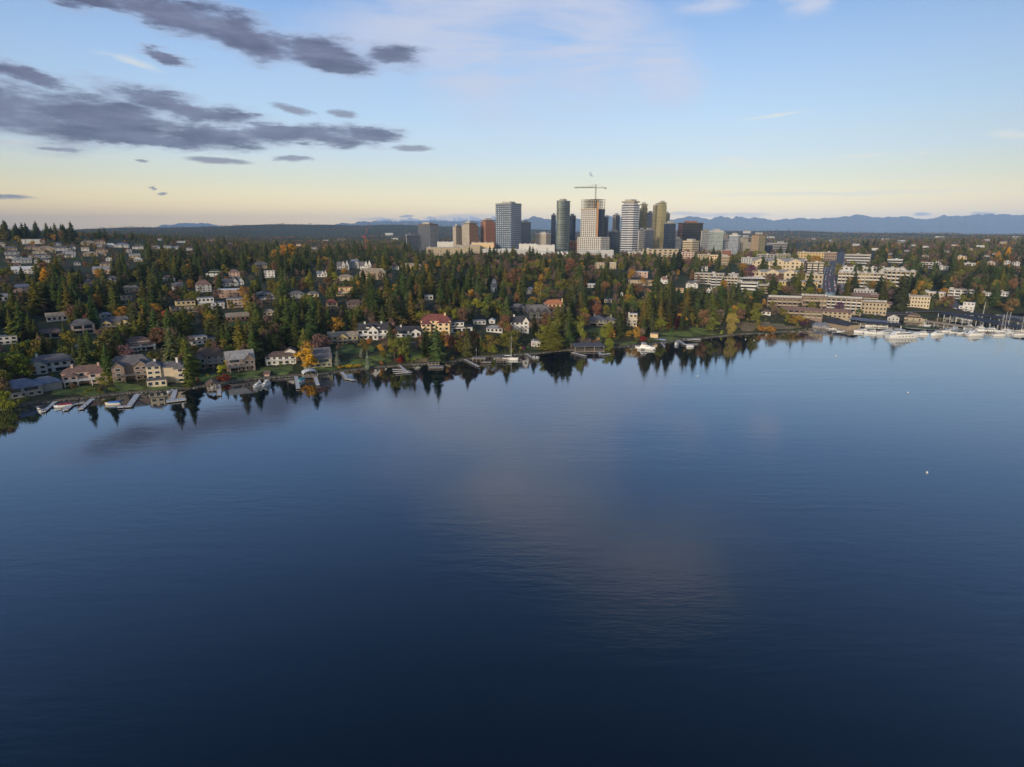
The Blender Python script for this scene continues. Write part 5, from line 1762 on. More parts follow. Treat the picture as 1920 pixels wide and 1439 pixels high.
# buoys and lone piles
BUOY = mat('buoy_white', (.75, .75, .73), .4, .05)
for i, (px, py, lab) in enumerate([(1738, 887, 'white mooring buoy far out alone on the open lake'), (1308, 706, 'white buoy off the hooked pier'), (1414, 639, 'white buoy right of its twin off the yellow willow'),
                                   (1398, 637, 'white buoy off the yellow willow'), (1702, 737, 'small white buoy out in front of the marina'), (1568, 668, 'small buoy off the long boat shed')]):
    c = on_water(px, py)
    t = thing('buoy', tuple(c), 0, lab, 'buoy')
    m = MB()
    for k in range(6):
        a0, a1 = -math.pi / 2 + math.pi * k / 6, -math.pi / 2 + math.pi * (k + 1) / 6
        for q in range(10):
            b0, b1 = 2 * math.pi * q / 10, 2 * math.pi * (q + 1) / 10
            S_ = lambda a, b: (.4 * math.cos(a) * math.cos(b), .4 * math.cos(a) * math.sin(b), .22 + .4 * math.sin(a))
            m.quad([S_(a0, b0), S_(a0, b1), S_(a1, b1), S_(a1, b0)])
    m.build('float', BUOY, t)
    MB().bar((0, 0, .55), (0, 0, .9), .06, sides=6).build('ring_post', METAL, t)
for i, (px, py, lab) in enumerate([(540, 722, 'lone mooring pile left of the dark plank pier'), (619, 715, 'lone mooring pile right of the tarpaulin boathouse'), (893, 668, 'tall white post above the slim white pier'), (1000, 652, 'white flag post beside the broad cedar')]):
    if py > 700:
        c = on_water(px, py)
        h0, h1, r_ = -2, 3.4, .2
    else:
        c = Vector(ground(px, py))
        h0, h1, r_ = -1, 7, .14
    o = MB().bar((0, 0, h0), (0, 0, h1), r_, sides=6).build('mooring_post', DWOOD if py > 700 else TRIM, None, tuple(c))
    tag(o, lab, 'post')
# ------------------------------------------------------------------ roads, lawns, cars
ASPH = mat('asphalt', (.10, .098, .105), .9, .2, .2)
ASPHL = mat('worn_asphalt', (.12, .115, .11), .9, .2, .2)
LAWN = mat('lawn_grass', (.115, .155, .032), .95, .45, .16)
DRY = mat('dry_bank', (.20, .155, .085), .95, .3, .15)
MOSS = mat('rough_grass', (.085, .088, .035), .95, .3, .15)
STONE = mat('shore_stone', (.085, .078, .06), .95, .4, .6)
PAVE = mat('paved_court', (.17, .145, .14), .9, .15, .3)


def ribbon(pts, width, name, m, off=.3, curb=False):
    pts = np.array(pts, float)
    d = np.concatenate([[0], np.cumsum(np.hypot(*np.diff(pts, axis=0).T))])
    q = np.linspace(0, d[-1], max(8, int(d[-1] / 2.0)))
    P = ground_many(np.interp(q, d, pts[:, 0]), np.interp(q, d, pts[:, 1]))[:, :2]
    for _ in range(2):
        P[1:-1] = (P[:-2] + P[1:-1] + P[2:]) / 3
    T = np.gradient(P, axis=0)
    T /= np.linalg.norm(T, axis=1)[:, None]
    N = np.stack([-T[:, 1], T[:, 0]], 1)
    rows = [P + N * width * f for f in (-.5, -.25, 0, .25, .5)]
    V = np.concatenate([np.column_stack([r, zt(r[:, 0], r[:, 1]) + off]) for r in rows])
    V[:, 2] = np.tile(V[:, 2].reshape(5, -1).max(0), 5)
    n = len(P)
    F = [(a * n + i, (a + 1) * n + i, (a + 1) * n + i + 1, a * n + i + 1) for a in range(4) for i in range(n - 1)]
    F = [f[::-1] for f in F]
    struct(link(name, np_mesh(name, V, np.array(F), 4, m)))
    return P, N, V[:n, 2]


ROADS = []
main = [(1563, 557), (1560, 540), (1559, 525), (1562, 508), (1568, 494), (1573, 484), (1578, 473)]
MP, MN, MZ = ribbon(main, 21, 'road', ASPH)
ribbon(main, .5, 'lane_marking', mat('road_paint', (.5, .42, .15), .8, .1), .36)
for sgn in (-1, 1):
    Q = MP + MN * sgn * 12.1
    k = len(Q)
    V = np.concatenate([np.column_stack([Q - MN * 1.4, MZ + .14]), np.column_stack([Q + MN * 1.4, MZ + .14])])
    struct(link('pavement', np_mesh('pavement', V, np.array([(i, i + 1, k + i + 1, k + i) for i in range(k - 1)]), 4, CONC)))
for pts, w in (([(112, 664), (150, 648), (186, 640), (196, 652), (180, 664)], 6), ([(305, 636), (330, 648), (345, 662), (340, 676), (322, 684)], 5), ([(0, 668), (40, 662), (76, 655)], 6),
               ([(1778, 563), (1786, 572), (1800, 580), (1830, 585)], 15), ([(1604, 594), (1660, 589), (1715, 586), (1770, 586)], 8), ([(0, 600), (30, 590), (60, 585)], 6), ([(1500, 600), (1560, 599), (1604, 594)], 5), ([(1700, 560), (1660, 562)], 5)):
    ribbon(pts, w, 'lane', ASPHL)
    ROADS.append((pts, w))
ROADS.append((main, 26))


def patch(px, py, rx, ry, name, m, seed=0, off=.32):
    r_ = np.random.RandomState(int(px * 7 + py) % 9999)
    n, kr = 30, 5
    wob = 1 + .26 * np.sin(np.arange(n) / n * 2 * math.pi * 3 + r_.rand() * 6) + .18 * np.sin(np.arange(n) / n * 2 * math.pi * 5 + r_.rand() * 6)
    a = np.arange(n) / n * 2 * math.pi
    xs, ys = [px], [py]
    for k in range(1, kr + 1):
        xs += list(px + np.cos(a) * rx * wob * k / kr)
        ys += list(py + np.sin(a) * ry * wob * k / kr)
    P = ground_many(np.array(xs), np.array(ys))
    P[:, 2] += off
    F = []
    for k in range(kr):
        for i in range(n):
            j = (i + 1) % n
            if k == 0:
                F.append((0, 1 + j, 1 + i, 1 + i))
            else:
                b0, b1 = 1 + (k - 1) * n, 1 + k * n
                F.append((b0 + i, b0 + j, b1 + j, b1 + i))
    me = bpy.data.meshes.new(name)
    me.from_pydata([tuple(p) for p in P], [], [tuple(dict.fromkeys(f)) for f in F])
    me.materials.append(m)
    struct(link(name, me))


LAWNS = [(150, 736, 50, 8), (238, 728, 34, 8), (305, 729, 34, 4), (385, 708, 26, 7), (455, 706, 38, 8), (522, 695, 32, 7), (612, 694, 22, 4), (652, 657, 26, 9), (672, 682, 34, 7),
         (714, 672, 24, 7), (788, 668, 24, 7), (436, 606, 30, 10), (1008, 655, 15, 2), (1240, 637, 42, 4), (1312, 624, 30, 7), (1272, 627, 28, 5), (1168, 645, 28, 3), (1128, 624, 26, 9),
         (350, 590, 14, 6), (690, 655, 14, 5), (40, 690, 16, 6), (25, 655, 22, 6)]
for L_ in LAWNS:
    patch(*L_, 'lawn', LAWN)
for L_ in ((1405, 612, 34, 8), (1455, 614, 40, 5), (800, 676, 26, 4)):
    patch(*L_, 'earth_bank', DRY)
for L_ in ((1368, 584, 16, 14), (1590, 598, 55, 3), (1340, 608, 20, 8), (1500, 600, 30, 4)):
    patch(*L_, 'rough_grass', MOSS)
for L_ in ((760, 640, 20, 5), (1660, 590, 34, 3)):
    patch(*L_, 'forecourt', PAVE)

# stone bulkheads along the private shore
for i, (a, b) in enumerate([(0, 95), (95, 215), (215, 350), (350, 470), (470, 600), (600, 735), (735, 860), (860, 985), (985, 1120), (1120, 1260), (1260, 1420)]):
    xs = np.linspace(a, b, 24)
    ys = np.interp(xs, shx, shy)
    V, F = [], []
    r_ = np.random.RandomState(i)
    for x, y in zip(xs, ys):
        c = on_water(x, y + .3, 0)
        d = Vector((c.x, c.y, 0)).normalized()
        h = .75 + r_.rand() * .5
        for (o, z) in ((-.6 - r_.rand() * .4, -1.2), (-.3 - r_.rand() * .3, h), (.5 + r_.rand() * .8, h + .1), (2.0, -1.2)):
            V.append((c.x + d.x * o, c.y + d.y * o, z))
    for k in range(23):
        for q in range(3):
            F.append((k * 4 + q, (k + 1) * 4 + q, (k + 1) * 4 + q + 1, k * 4 + q + 1))
    names = ['below the big willow', 'below the pink villa', 'below the cream three-storey house', 'beside the brown boathouse', 'below the white brown-roofed house', 'along the yellow flower bed',
             'below the peach mansion', 'left of the moored sailboat', 'below the lakeside pavilion', 'behind the big covered moorage', 'along the park by the yellow willow']
    tag(link('shore_wall', np_mesh('shore_wall', V, np.array(F), 4, STONE)), 'rough stone shore wall ' + names[i], 'shore wall', 'stone walls along the water')


# loose boulders along the water's edge
r_ = np.random.RandomState(8)
V, F = [], []
OCT = np.array([(1, 0, 0), (.3, .9, .1), (-.6, .7, 0), (-1, -.1, .1), (-.3, -.9, 0), (.6, -.7, .1), (0, 0, .75), (0, 0, -.5)])
for x in r_.uniform(0, 1560, 1100):
    c = on_water(x, float(np.interp(x, shx, shy)) + .3, 0)
    d = Vector((c.x, c.y, 0)).normalized()
    o = r_.uniform(-1.6, .6)
    s_ = r_.uniform(.25, .85)
    a = r_.rand() * 6.28
    P = OCT * r_.uniform(.7, 1.2, (8, 1)) * s_
    n = len(V)
    for p in P:
        V.append((c.x + d.x * o + p[0] * math.cos(a) - p[1] * math.sin(a), c.y + d.y * o + p[0] * math.sin(a) + p[1] * math.cos(a), .12 + p[2]))
    for k in range(6):
        F += [(n + k, n + (k + 1) % 6, n + 6), (n + (k + 1) % 6, n + k, n + 7)]
struct(link('shore_rocks', np_mesh('shore_rocks', V, np.array(F), 3, mat('boulder', (.19, .18, .16), .9, .4, .8))), 'stuff')


# cars on the main street
def car_mesh(paint, tall=1.0, L=4.5):
    m = MB()
    w = .9
    prof = [(-L / 2, .35), (-L / 2, .85), (-L * .44, .95), (L * .22, .92), (L * .46, .75), (L / 2, .45), (L / 2, .35)]
    for sgn in (-1, 1):
        p = [(x, sgn * w, z * tall) for x, z in prof]
        m.quad(p if sgn < 0 else p[::-1], 0)
    for i in range(len(prof)):
        (x0, z0), (x1, z1) = prof[i], prof[(i + 1) % len(prof)]
        m.quad([(x0, -w, z0 * tall), (x0, w, z0 * tall), (x1, w, z1 * tall), (x1, -w, z1 * tall)], 0)
    slab(m, -L * .42, L * .2, w * .95, w * .95, .92 * tall, 1.38 * tall, L * .08, L * .14, 1)
    slab(m, -L * .32, L * .04, w * .86, w * .86, 1.38 * tall, 1.44 * tall, 0, 0, 0)
    for x in (-L * .31, L * .31):
        for y in (-w * .92, w * .92):
            m.bar((x, y - .1, .33), (x, y + .1, .33), .33, 2, 10)
    return m.mesh('car', [paint, GLASS, DWOOD])


def ordinal(n):
    W1 = ['', 'first', 'second', 'third', 'fourth', 'fifth', 'sixth', 'seventh', 'eighth', 'ninth', 'tenth', 'eleventh', 'twelfth', 'thirteenth', 'fourteenth', 'fifteenth', 'sixteenth', 'seventeenth', 'eighteenth', 'nineteenth']
    T = {2: 'twent', 3: 'thirt', 4: 'fort', 5: 'fift', 6: 'sixt', 7: 'sevent', 8: 'eight', 9: 'ninet'}
    if n < 20:
        return W1[n]
    if n < 100:
        return T[n // 10] + ('ieth' if n % 10 == 0 else 'y-' + W1[n % 10])
    return 'far ' + ordinal(n - 99)


PAINT = {k: mat('car_' + k.replace(' ', '_'), c, .3, .03, 1, 0, .6) for k, c in dict(white=(.7, .7, .7), black=(.02, .02, .022), silver=(.45, .46, .47), red=(.42, .03, .03), blue=(.04, .09, .30), grey=(.14, .14, .15)).items()}
CARM = {k: car_mesh(p) for k, p in PAINT.items()}
seg = np.concatenate([[0], np.cumsum(np.hypot(*np.diff(MP, axis=0).T))])
rc = random.Random(5)
for li, (off, lname, head) in enumerate(((-7.6, 'right kerb lane', 0), (-3.2, 'right inner lane', 0), (3.2, 'left inner lane', 1), (7.6, 'left kerb lane', 1))):
    d, k = rc.uniform(4, 12), 0
    while d < min(seg[-1] - 6, 330):
        x, y = np.interp(d, seg, MP[:, 0]), np.interp(d, seg, MP[:, 1])
        nx, ny = np.interp(d, seg, MN[:, 0]), np.interp(d, seg, MN[:, 1])
        z = float(np.interp(d, seg, MZ))
        tx, ty = ny, -nx
        col = rc.choice(list(PAINT))
        k += 1
        o = link('car', CARM[col], None, (x + nx * off, y + ny * off, z + .004), math.atan2(ty, tx) + (math.pi if head else 0))
        tag(o, f'{col} car, {ordinal(k)} from the lake end in the {lname} of the main street', 'car', 'cars on the main street')
        d += rc.uniform(7.5, 17)
bm_ = on_water(1, 700)
Pb = ground(1556, 555)
bus = thing('city_bus', tuple(Pb + np.array([0, 0, .32])), .12, 'pale blue bus crossing at the lake end of the main street', 'bus')
MB().box(-6, 6, -1.25, 1.25, .45, 3.1).build('body', mat('bus_paint', (.35, .5, .6), .4, .05), bus)
for k in range(5):
    MB().box(-5.4 + 2.2 * k, -3.6 + 2.2 * k, -1.3, 1.3, 1.6, 2.6).build('window', GLASS, bus)
for x in (-3.8, 3.8):
    for y in (-1.1, 1.1):
        MB().bar((x, y - .15, .5), (x, y + .15, .5), .5, sides=12).build('wheel', DWOOD, bus)
for i, (px, py) in enumerate([(1776, 568), (1781, 570), (1786, 569), (1783, 576), (1790, 580), (1797, 582), (1806, 584), (1816, 586), (1700, 588), (1708, 589), (1650, 591), (1640, 592)]):
    col = ('white', 'silver', 'black', 'red', 'white', 'blue', 'white', 'grey', 'silver', 'blue', 'black', 'white')[i]
    o = link('car', CARM[col], None, tuple(ground(px, py) + np.array([0, 0, .33])), rc.uniform(0, 6))
    tag(o, f'{col} parked car, {ordinal(i + 1)} from the white sculptural house towards the marina shops', 'car', 'cars parked behind the marina')

# small garden things on the shore
Pu = ground(367, 716)
um = thing('garden_parasol', tuple(Pu), 0, 'orange garden parasol on the shore beside a tall conifer', 'parasol')
MB().bar((0, 0, -.3), (0, 0, 2.5), .05, sides=6).build('pole', TRIM, um)
m = MB()
for k in range(8):
    a0, a1 = k * math.pi / 4, (k + 1) * math.pi / 4
    m.quad([(2 * math.cos(a0), 2 * math.sin(a0), 2.2), (2 * math.cos(a1), 2 * math.sin(a1), 2.2), (0, 0, 3.0)])
m.build('canopy', mat('orange_canvas', (.6, .25, .05), .8, .1), um)
Pc = ground(1233, 636)
tag(MB().box(-7, 7, -2.5, 2.5, -.5, .35).build('pool_cover', mat('pool_cover_blue', (.22, .27, .42), .5, .12), None, tuple(Pc), -.35), 'blue-grey pool cover on the lawn beside the peach hut', 'pool cover')
Pp = ground(1121, 643)
sl_ = thing('playground_slide', tuple(Pp), .6, 'orange wooden playground slide by the weeping willow', 'slide')
m = MB()
for x in (-1.2, 1.2):
    for y in (-1, 1):
        m.bar((x, y, 0), (x, y, 3), .12)
m.box(-1.3, 1.3, -1.1, 1.1, 1.6, 1.75)
m.build('frame', WOOD, sl_)
m = MB()
roof_on(m, 'gx', -1.3, 1.3, -1.1, 1.1, 3, 1.0, .2, .1)
m.build('roof', mat('play_orange', (.55, .25, .10), .7, .1), sl_)
m = MB()
m.quad([(1.3, -.5, 1.7), (1.3, .5, 1.7), (4.6, .5, .2), (4.6, -.5, .2)])
m.bar((1.3, -.5, 1.85), (4.6, -.5, .35), .08)
m.bar((1.3, .5, 1.85), (4.6, .5, .35), .08)
m.build('chute', MATS['play_orange'], sl_)
Ps = ground(858, 634)
st = thing('garden_stair', tuple(Ps), 0, 'long reddish garden stair descending from the peach mansion', 'stair')
P2 = ground(869, 659) - Ps
m = MB()
dv = Vector((P2[0], P2[1], 0))
nn = int(dv.length / .9)
dn = dv.normalized()
sd = Vector((-dn.y, dn.x, 0)) * 1.3
for k in range(nn):
    a, b = dn * (dv.length * k / nn), dn * (dv.length * (k + 1) / nn)
    z = float(zt(Ps[0] + b.x, Ps[1] + b.y)) - Ps[2] + .75
    m.prism([((a - sd).x, (a - sd).y), ((b - sd).x, (b - sd).y), ((b + sd).x, (b + sd).y), ((a + sd).x, (a + sd).y)][::-1], z - 1.2, z)
m.build('steps', mat('stair_stone', (.33, .20, .15), .85, .15), st)
m = MB()
for k in range(0, nn, 3):
    a = dn * (dv.length * k / nn)
    z = float(zt(Ps[0] + a.x, Ps[1] + a.y)) - Ps[2] + .75
    m.box((a + sd).x - .2, (a + sd).x + .2, (a + sd).y - .2, (a + sd).y + .2, z, z + 1.1)
m.build('baluster', TRIM, st)
for (px, py, h, lab) in ((1843, 592, 17, 'white flag mast with crossarm behind the charcoal moorages'), (1013, 560, 14, 'pale utility pole left of the orange-roofed villa'), (801, 577, 12, 'pale utility pole below the small white box house'), (788, 480, 14, 'tall lamp mast before the sandy store wall')):
    p = ground(px, py)
    t = thing('flag_mast' if px == 1843 else 'utility_pole', tuple(p), 0, lab, 'mast' if px == 1843 else 'pole')
    MB().bar((0, 0, -1), (0, 0, h), .22, sides=6, r2=.12).build('pole', TRIM, t)
    MB().bar((-1.6, 0, h * .72), (1.6, 0, h * .72), .08).build('crossarm', TRIM, t)


# ------------------------------------------------------------------ trees
def foliage_mat(name, attr=False):
    m = bpy.data.materials.new(name)
    m.use_nodes = True
    g = NG(m.node_tree)
    b = m.node_tree.nodes['Principled BSDF']
    if attr:
        a = g.n('ShaderNodeAttribute', attribute_name='tint')
        col = a.outputs['Color']
    else:
        oi = g.n('ShaderNodeObjectInfo')
        col = oi.outputs['Color']
    geo = g.n('ShaderNodeNewGeometry')
    nz = g.noise(geo.outputs['Position'], .42, 4, .65).outputs['Fac']
    n2 = g.noise(geo.outputs['Position'], 2.2, 2, .6).outputs['Fac']
    f = g.math('MULTIPLY', g.smooth(nz, .30, .70, .62, 1.45), g.smooth(n2, .3, .7, .75, 1.25))
    sc = g.vmath('SCALE', col)
    g.link(f, sc.inputs['Scale'])
    g.link(sc.outputs[0], b.inputs['Base Color'])
    b.inputs['Roughness'].default_value = .8
    b.inputs['Specular IOR Level'].default_value = .08
    return m


FOL = foliage_mat('foliage')
FOLA = foliage_mat('foliage_mass', True)
BARK = mat('bark', (.10, .075, .055), .95, .3, 1.2)


def conifer_arrays(seed, levels=46, per=9, spread=.17, base=.07, up=0.0, gap=.25, power=.8, clump=.25):
    """unit-high conifer: whorls of drooping boughs, each a folded spray"""
    r_ = np.random.RandomState(seed)
    V, F = [], []
    lean = r_.randn(2) * .012
    lobes = 1 + clump * np.sin(r_.rand() * 6 + np.arange(levels) * .9) * r_.rand(levels)
    for i in range(levels):
        t = i / (levels - 1)
        z = base + (1 - base) * t ** .95 * .985
        rad = spread * ((1 - t) ** power) * lobes[i] + .006
        if t < .12:
            rad *= .55 + t * 3.5
        k = max(4, int(per * (.55 + .45 * (1 - t))))
        a0 = r_.rand() * 6.28
        for j in range(k):
            if r_.rand() < gap * .5:
                continue
            a = a0 + 6.283 * j / k + r_.randn() * .22
            L = rad * r_.uniform(.55, 1.18)
            dr = (r_.uniform(.10, .34) - up) * L
            dx, dy = math.cos(a), math.sin(a)
            w = L * r_.uniform(.26, .42) + .006
            cx, cy = lean * z
            n = len(V)
            zz = z + r_.randn() * .008
            V += [(cx + dx * L * .06, cy + dy * L * .06, zz + .012),
                  (cx + dx * L * .55 - dy * w, cy + dy * L * .55 + dx * w, zz - dr * .55 - w * .35),
                  (cx + dx * L, cy + dy * L, zz - dr * 1.15),
                  (cx + dx * L * .58, cy + dy * L * .58, zz - dr * .25 + w * .12),
                  (cx + dx * L * .55 + dy * w, cy + dy * L * .55 - dx * w, zz - dr * .55 - w * .35)]
            F += [(n, n + 1, n + 2, n + 3), (n, n + 3, n + 2, n + 4)]
    return np.array(V), np.array(F)


def leafy_arrays(seed, lobes=12, leaves=75, wide=.42, low=.28, leaf=.055, column=False, weep=False, sparse=1.0):
    """unit-high broadleaf crown: leaf clumps through the volume of several lobes"""
    r_ = np.random.RandomState(seed)
    V, F = [], []
    for q in range(lobes):
        a = r_.rand() * 6.283
        zc = low + (1 - low) * (r_.rand() ** .8) * .82 + .03
        prof = math.sin(math.pi * min(1, max(0, (zc - low) / (1 - low)) * .80 + .18)) ** .7
        rr = wide * .62 * prof * math.sqrt(r_.rand())
        if column:
            prof = max(0.0, 1 - max(0, (zc - low) / (1 - low))) ** .5
            rr = wide * .5 * prof * r_.rand()
        c = np.array([math.cos(a) * rr, math.sin(a) * rr, zc])
        R_ = wide * r_.uniform(.26, .46) * (.65 + .35 * prof)
        n_ = int(leaves * r_.uniform(.7, 1.3) * sparse)
        for k in range(n_):
            d = r_.randn(3)
            d /= np.linalg.norm(d)
            p = c + d * R_ * (r_.rand() ** .38) * np.array([1, 1, .78 if not column else 1.5])
            if p[2] > 1:
                p[2] = 1 - r_.rand() * .04
            u = np.cross(d + r_.randn(3) * .5, r_.randn(3))
            u /= np.linalg.norm(u) + 1e-9
            v = np.cross(u, d + r_.randn(3) * .6)
            v /= np.linalg.norm(v) + 1e-9
            s = leaf * r_.uniform(.6, 1.25)
            if weep:
                u, v = np.array([math.cos(a + k), math.sin(a + k), 0]), np.array([0, 0, -2.6])
            n = len(V)
            V += [p - u * s * .6, p + v * s * .5, p + u * s * .6, p - v * s * .5]
            F.append((n, n + 1, n + 2, n + 3))
    return np.array(V), np.array(F)


def trunk_mesh(seed, r0=.018, limbs=0, top=.9):
    r_ = random.Random(seed)
    m = MB()
    m.bar((0, 0, -.06), (0, 0, top * .45), r0, sides=7, r2=r0 * .7)
    m.bar((0, 0, top * .45), (0, 0, top), r0 * .7, sides=6, r2=r0 * .12)
    for k in range(limbs):
        a, z = r_.uniform(0, 6.28), r_.uniform(.18, .6)
        L = r_.uniform(.16, .34)
        p1 = (math.cos(a) * L * .6, math.sin(a) * L * .6, z + L * .6)
        m.bar((0, 0, z), p1, r0 * .45, sides=5, r2=r0 * .25)
        m.bar(p1, (math.cos(a + .3) * L, math.sin(a + .3) * L, z + L * 1.2), r0 * .25, sides=4, r2=r0 * .06)
        m.bar(p1, (math.cos(a - .5) * L * .9, math.sin(a - .5) * L * .9, z + L * .95), r0 * .22, sides=4, r2=r0 * .06)
    return m.mesh('trunk', BARK)


ARR = {}
ARR['fir'] = [conifer_arrays(s, 44, 10, sp, .07, 0, .3, pw, .42) for s, sp, pw in ((1, .25, .68), (2, .28, .72), (3, .225, .6), (4, .30, .7), (5, .26, .75), (6, .21, .62))]
ARR['cedar'] = [conifer_arrays(s, 40, 11, sp, .05, .0, .15, .7, .18) for s, sp in ((11, .27), (12, .32), (13, .25))]
ARR['cypress'] = [conifer_arrays(s, 46, 11, sp, .02, .55, .1, .45, .12) for s, sp in ((21, .13), (22, .16))]
ARR['broad'] = [leafy_arrays(s, 15, 78, w, .22, .05) for s, w in ((31, .42), (32, .48), (33, .38), (34, .52), (35, .44))]
ARR['thin'] = [leafy_arrays(s, 15, 80, w, .25, .034, sparse=.8) for s, w in ((41, .42), (42, .38), (43, .46))]
ARR['poplar'] = [leafy_arrays(s, 40, 46, .26, .05, .034, True) for s in (51, 52)]
ARR['willow'] = [leafy_arrays(s, 17, 110, .60, .10, .028, weep=True) for s in (61, 62)]
ARR['shrub'] = [leafy_arrays(s, 9, 45, .75, .05, .10) for s in (71, 72, 73)]
MESH = {k: [np_mesh('crown', v, f, 4, FOL) for v, f in a] for k, a in ARR.items()}
TRUNK = {k: [trunk_mesh(i, *p) for i in range(2)] for k, p in dict(fir=(.014, 0, .93), cedar=(.02, 0, .9), cypress=(.018, 0, .7), broad=(.022, 7, .75), thin=(.02, 9, .8), poplar=(.016, 3, .8), willow=(.03, 6, .6), shrub=(.02, 3, .5)).items()}
NAMES = dict(fir=('conifer_tree', 'conifer'), cedar=('conifer_tree', 'conifer'), cypress=('cypress_tree', 'cypress'), broad=('broadleaf_tree', 'tree'), thin=('bare_tree', 'tree'), poplar=('poplar_tree', 'poplar'),
             willow=('willow_tree', 'willow'), shrub=('shrub', 'shrub'))
PAL = {'dark green': (0.078, 0.100, 0.028), 'deep green': (0.093, 0.121, 0.037), 'olive green': (0.160, 0.148, 0.032), 'grey-green': (0.120, 0.131, 0.055), 'bright green': (0.116, 0.203, 0.060), 'blackish green': (0.056, 0.071, 0.024),
       'mossy green': (0.185, 0.192, 0.029), 'rust brown': (0.194, 0.110, 0.062), 'orange': (0.420, 0.179, 0.037), 'golden': (0.555, 0.290, 0.026), 'yellow': (0.600, 0.435, 0.024), 'crimson': (0.206, 0.017, 0.024), 'red': (0.290, 0.042, 0.026),
       'grey-brown': (0.180, 0.129, 0.095), 'mauve-brown': (0.194, 0.122, 0.107), 'pink-red': (0.399, 0.121, 0.072), 'lime yellow': (0.314, 0.338, 0.036), 'copper': (0.221, 0.121, 0.058), 'amber': (0.362, 0.206, 0.036), 'plum': (0.116, 0.039, 0.085),
       'straw': (0.290, 0.229, 0.060), 'silver-green': (0.193, 0.217, 0.156), 'blue-green': (0.116, 0.163, 0.079)}


def plant_tree(kind, X, Y, Z, h, wf, col, seed, parts=True, label=None):
    r_ = random.Random(seed)
    n, cat = NAMES[kind]
    me = MESH[kind][seed % len(MESH[kind])]
    rz = r_.uniform(0, 6.28)
    c = [x * r_.uniform(.85, 1.15) for x in PAL[col]]
    if parts:
        root = thing(n, (X, Y, Z), rz, label or n, cat)
        root.scale = (h * wf, h * wf, h)
        cr_ = link('crown', me, root)
        cr_.color = (*c, 1)
        link('trunk', TRUNK[kind][seed % 2], root)
    else:
        root = link(n, me, None, (X, Y, Z), rz)
        root.scale = (h * wf, h * wf, h)
        root.color = (*c, 1)
        tag(root, label or n, cat)
    return root


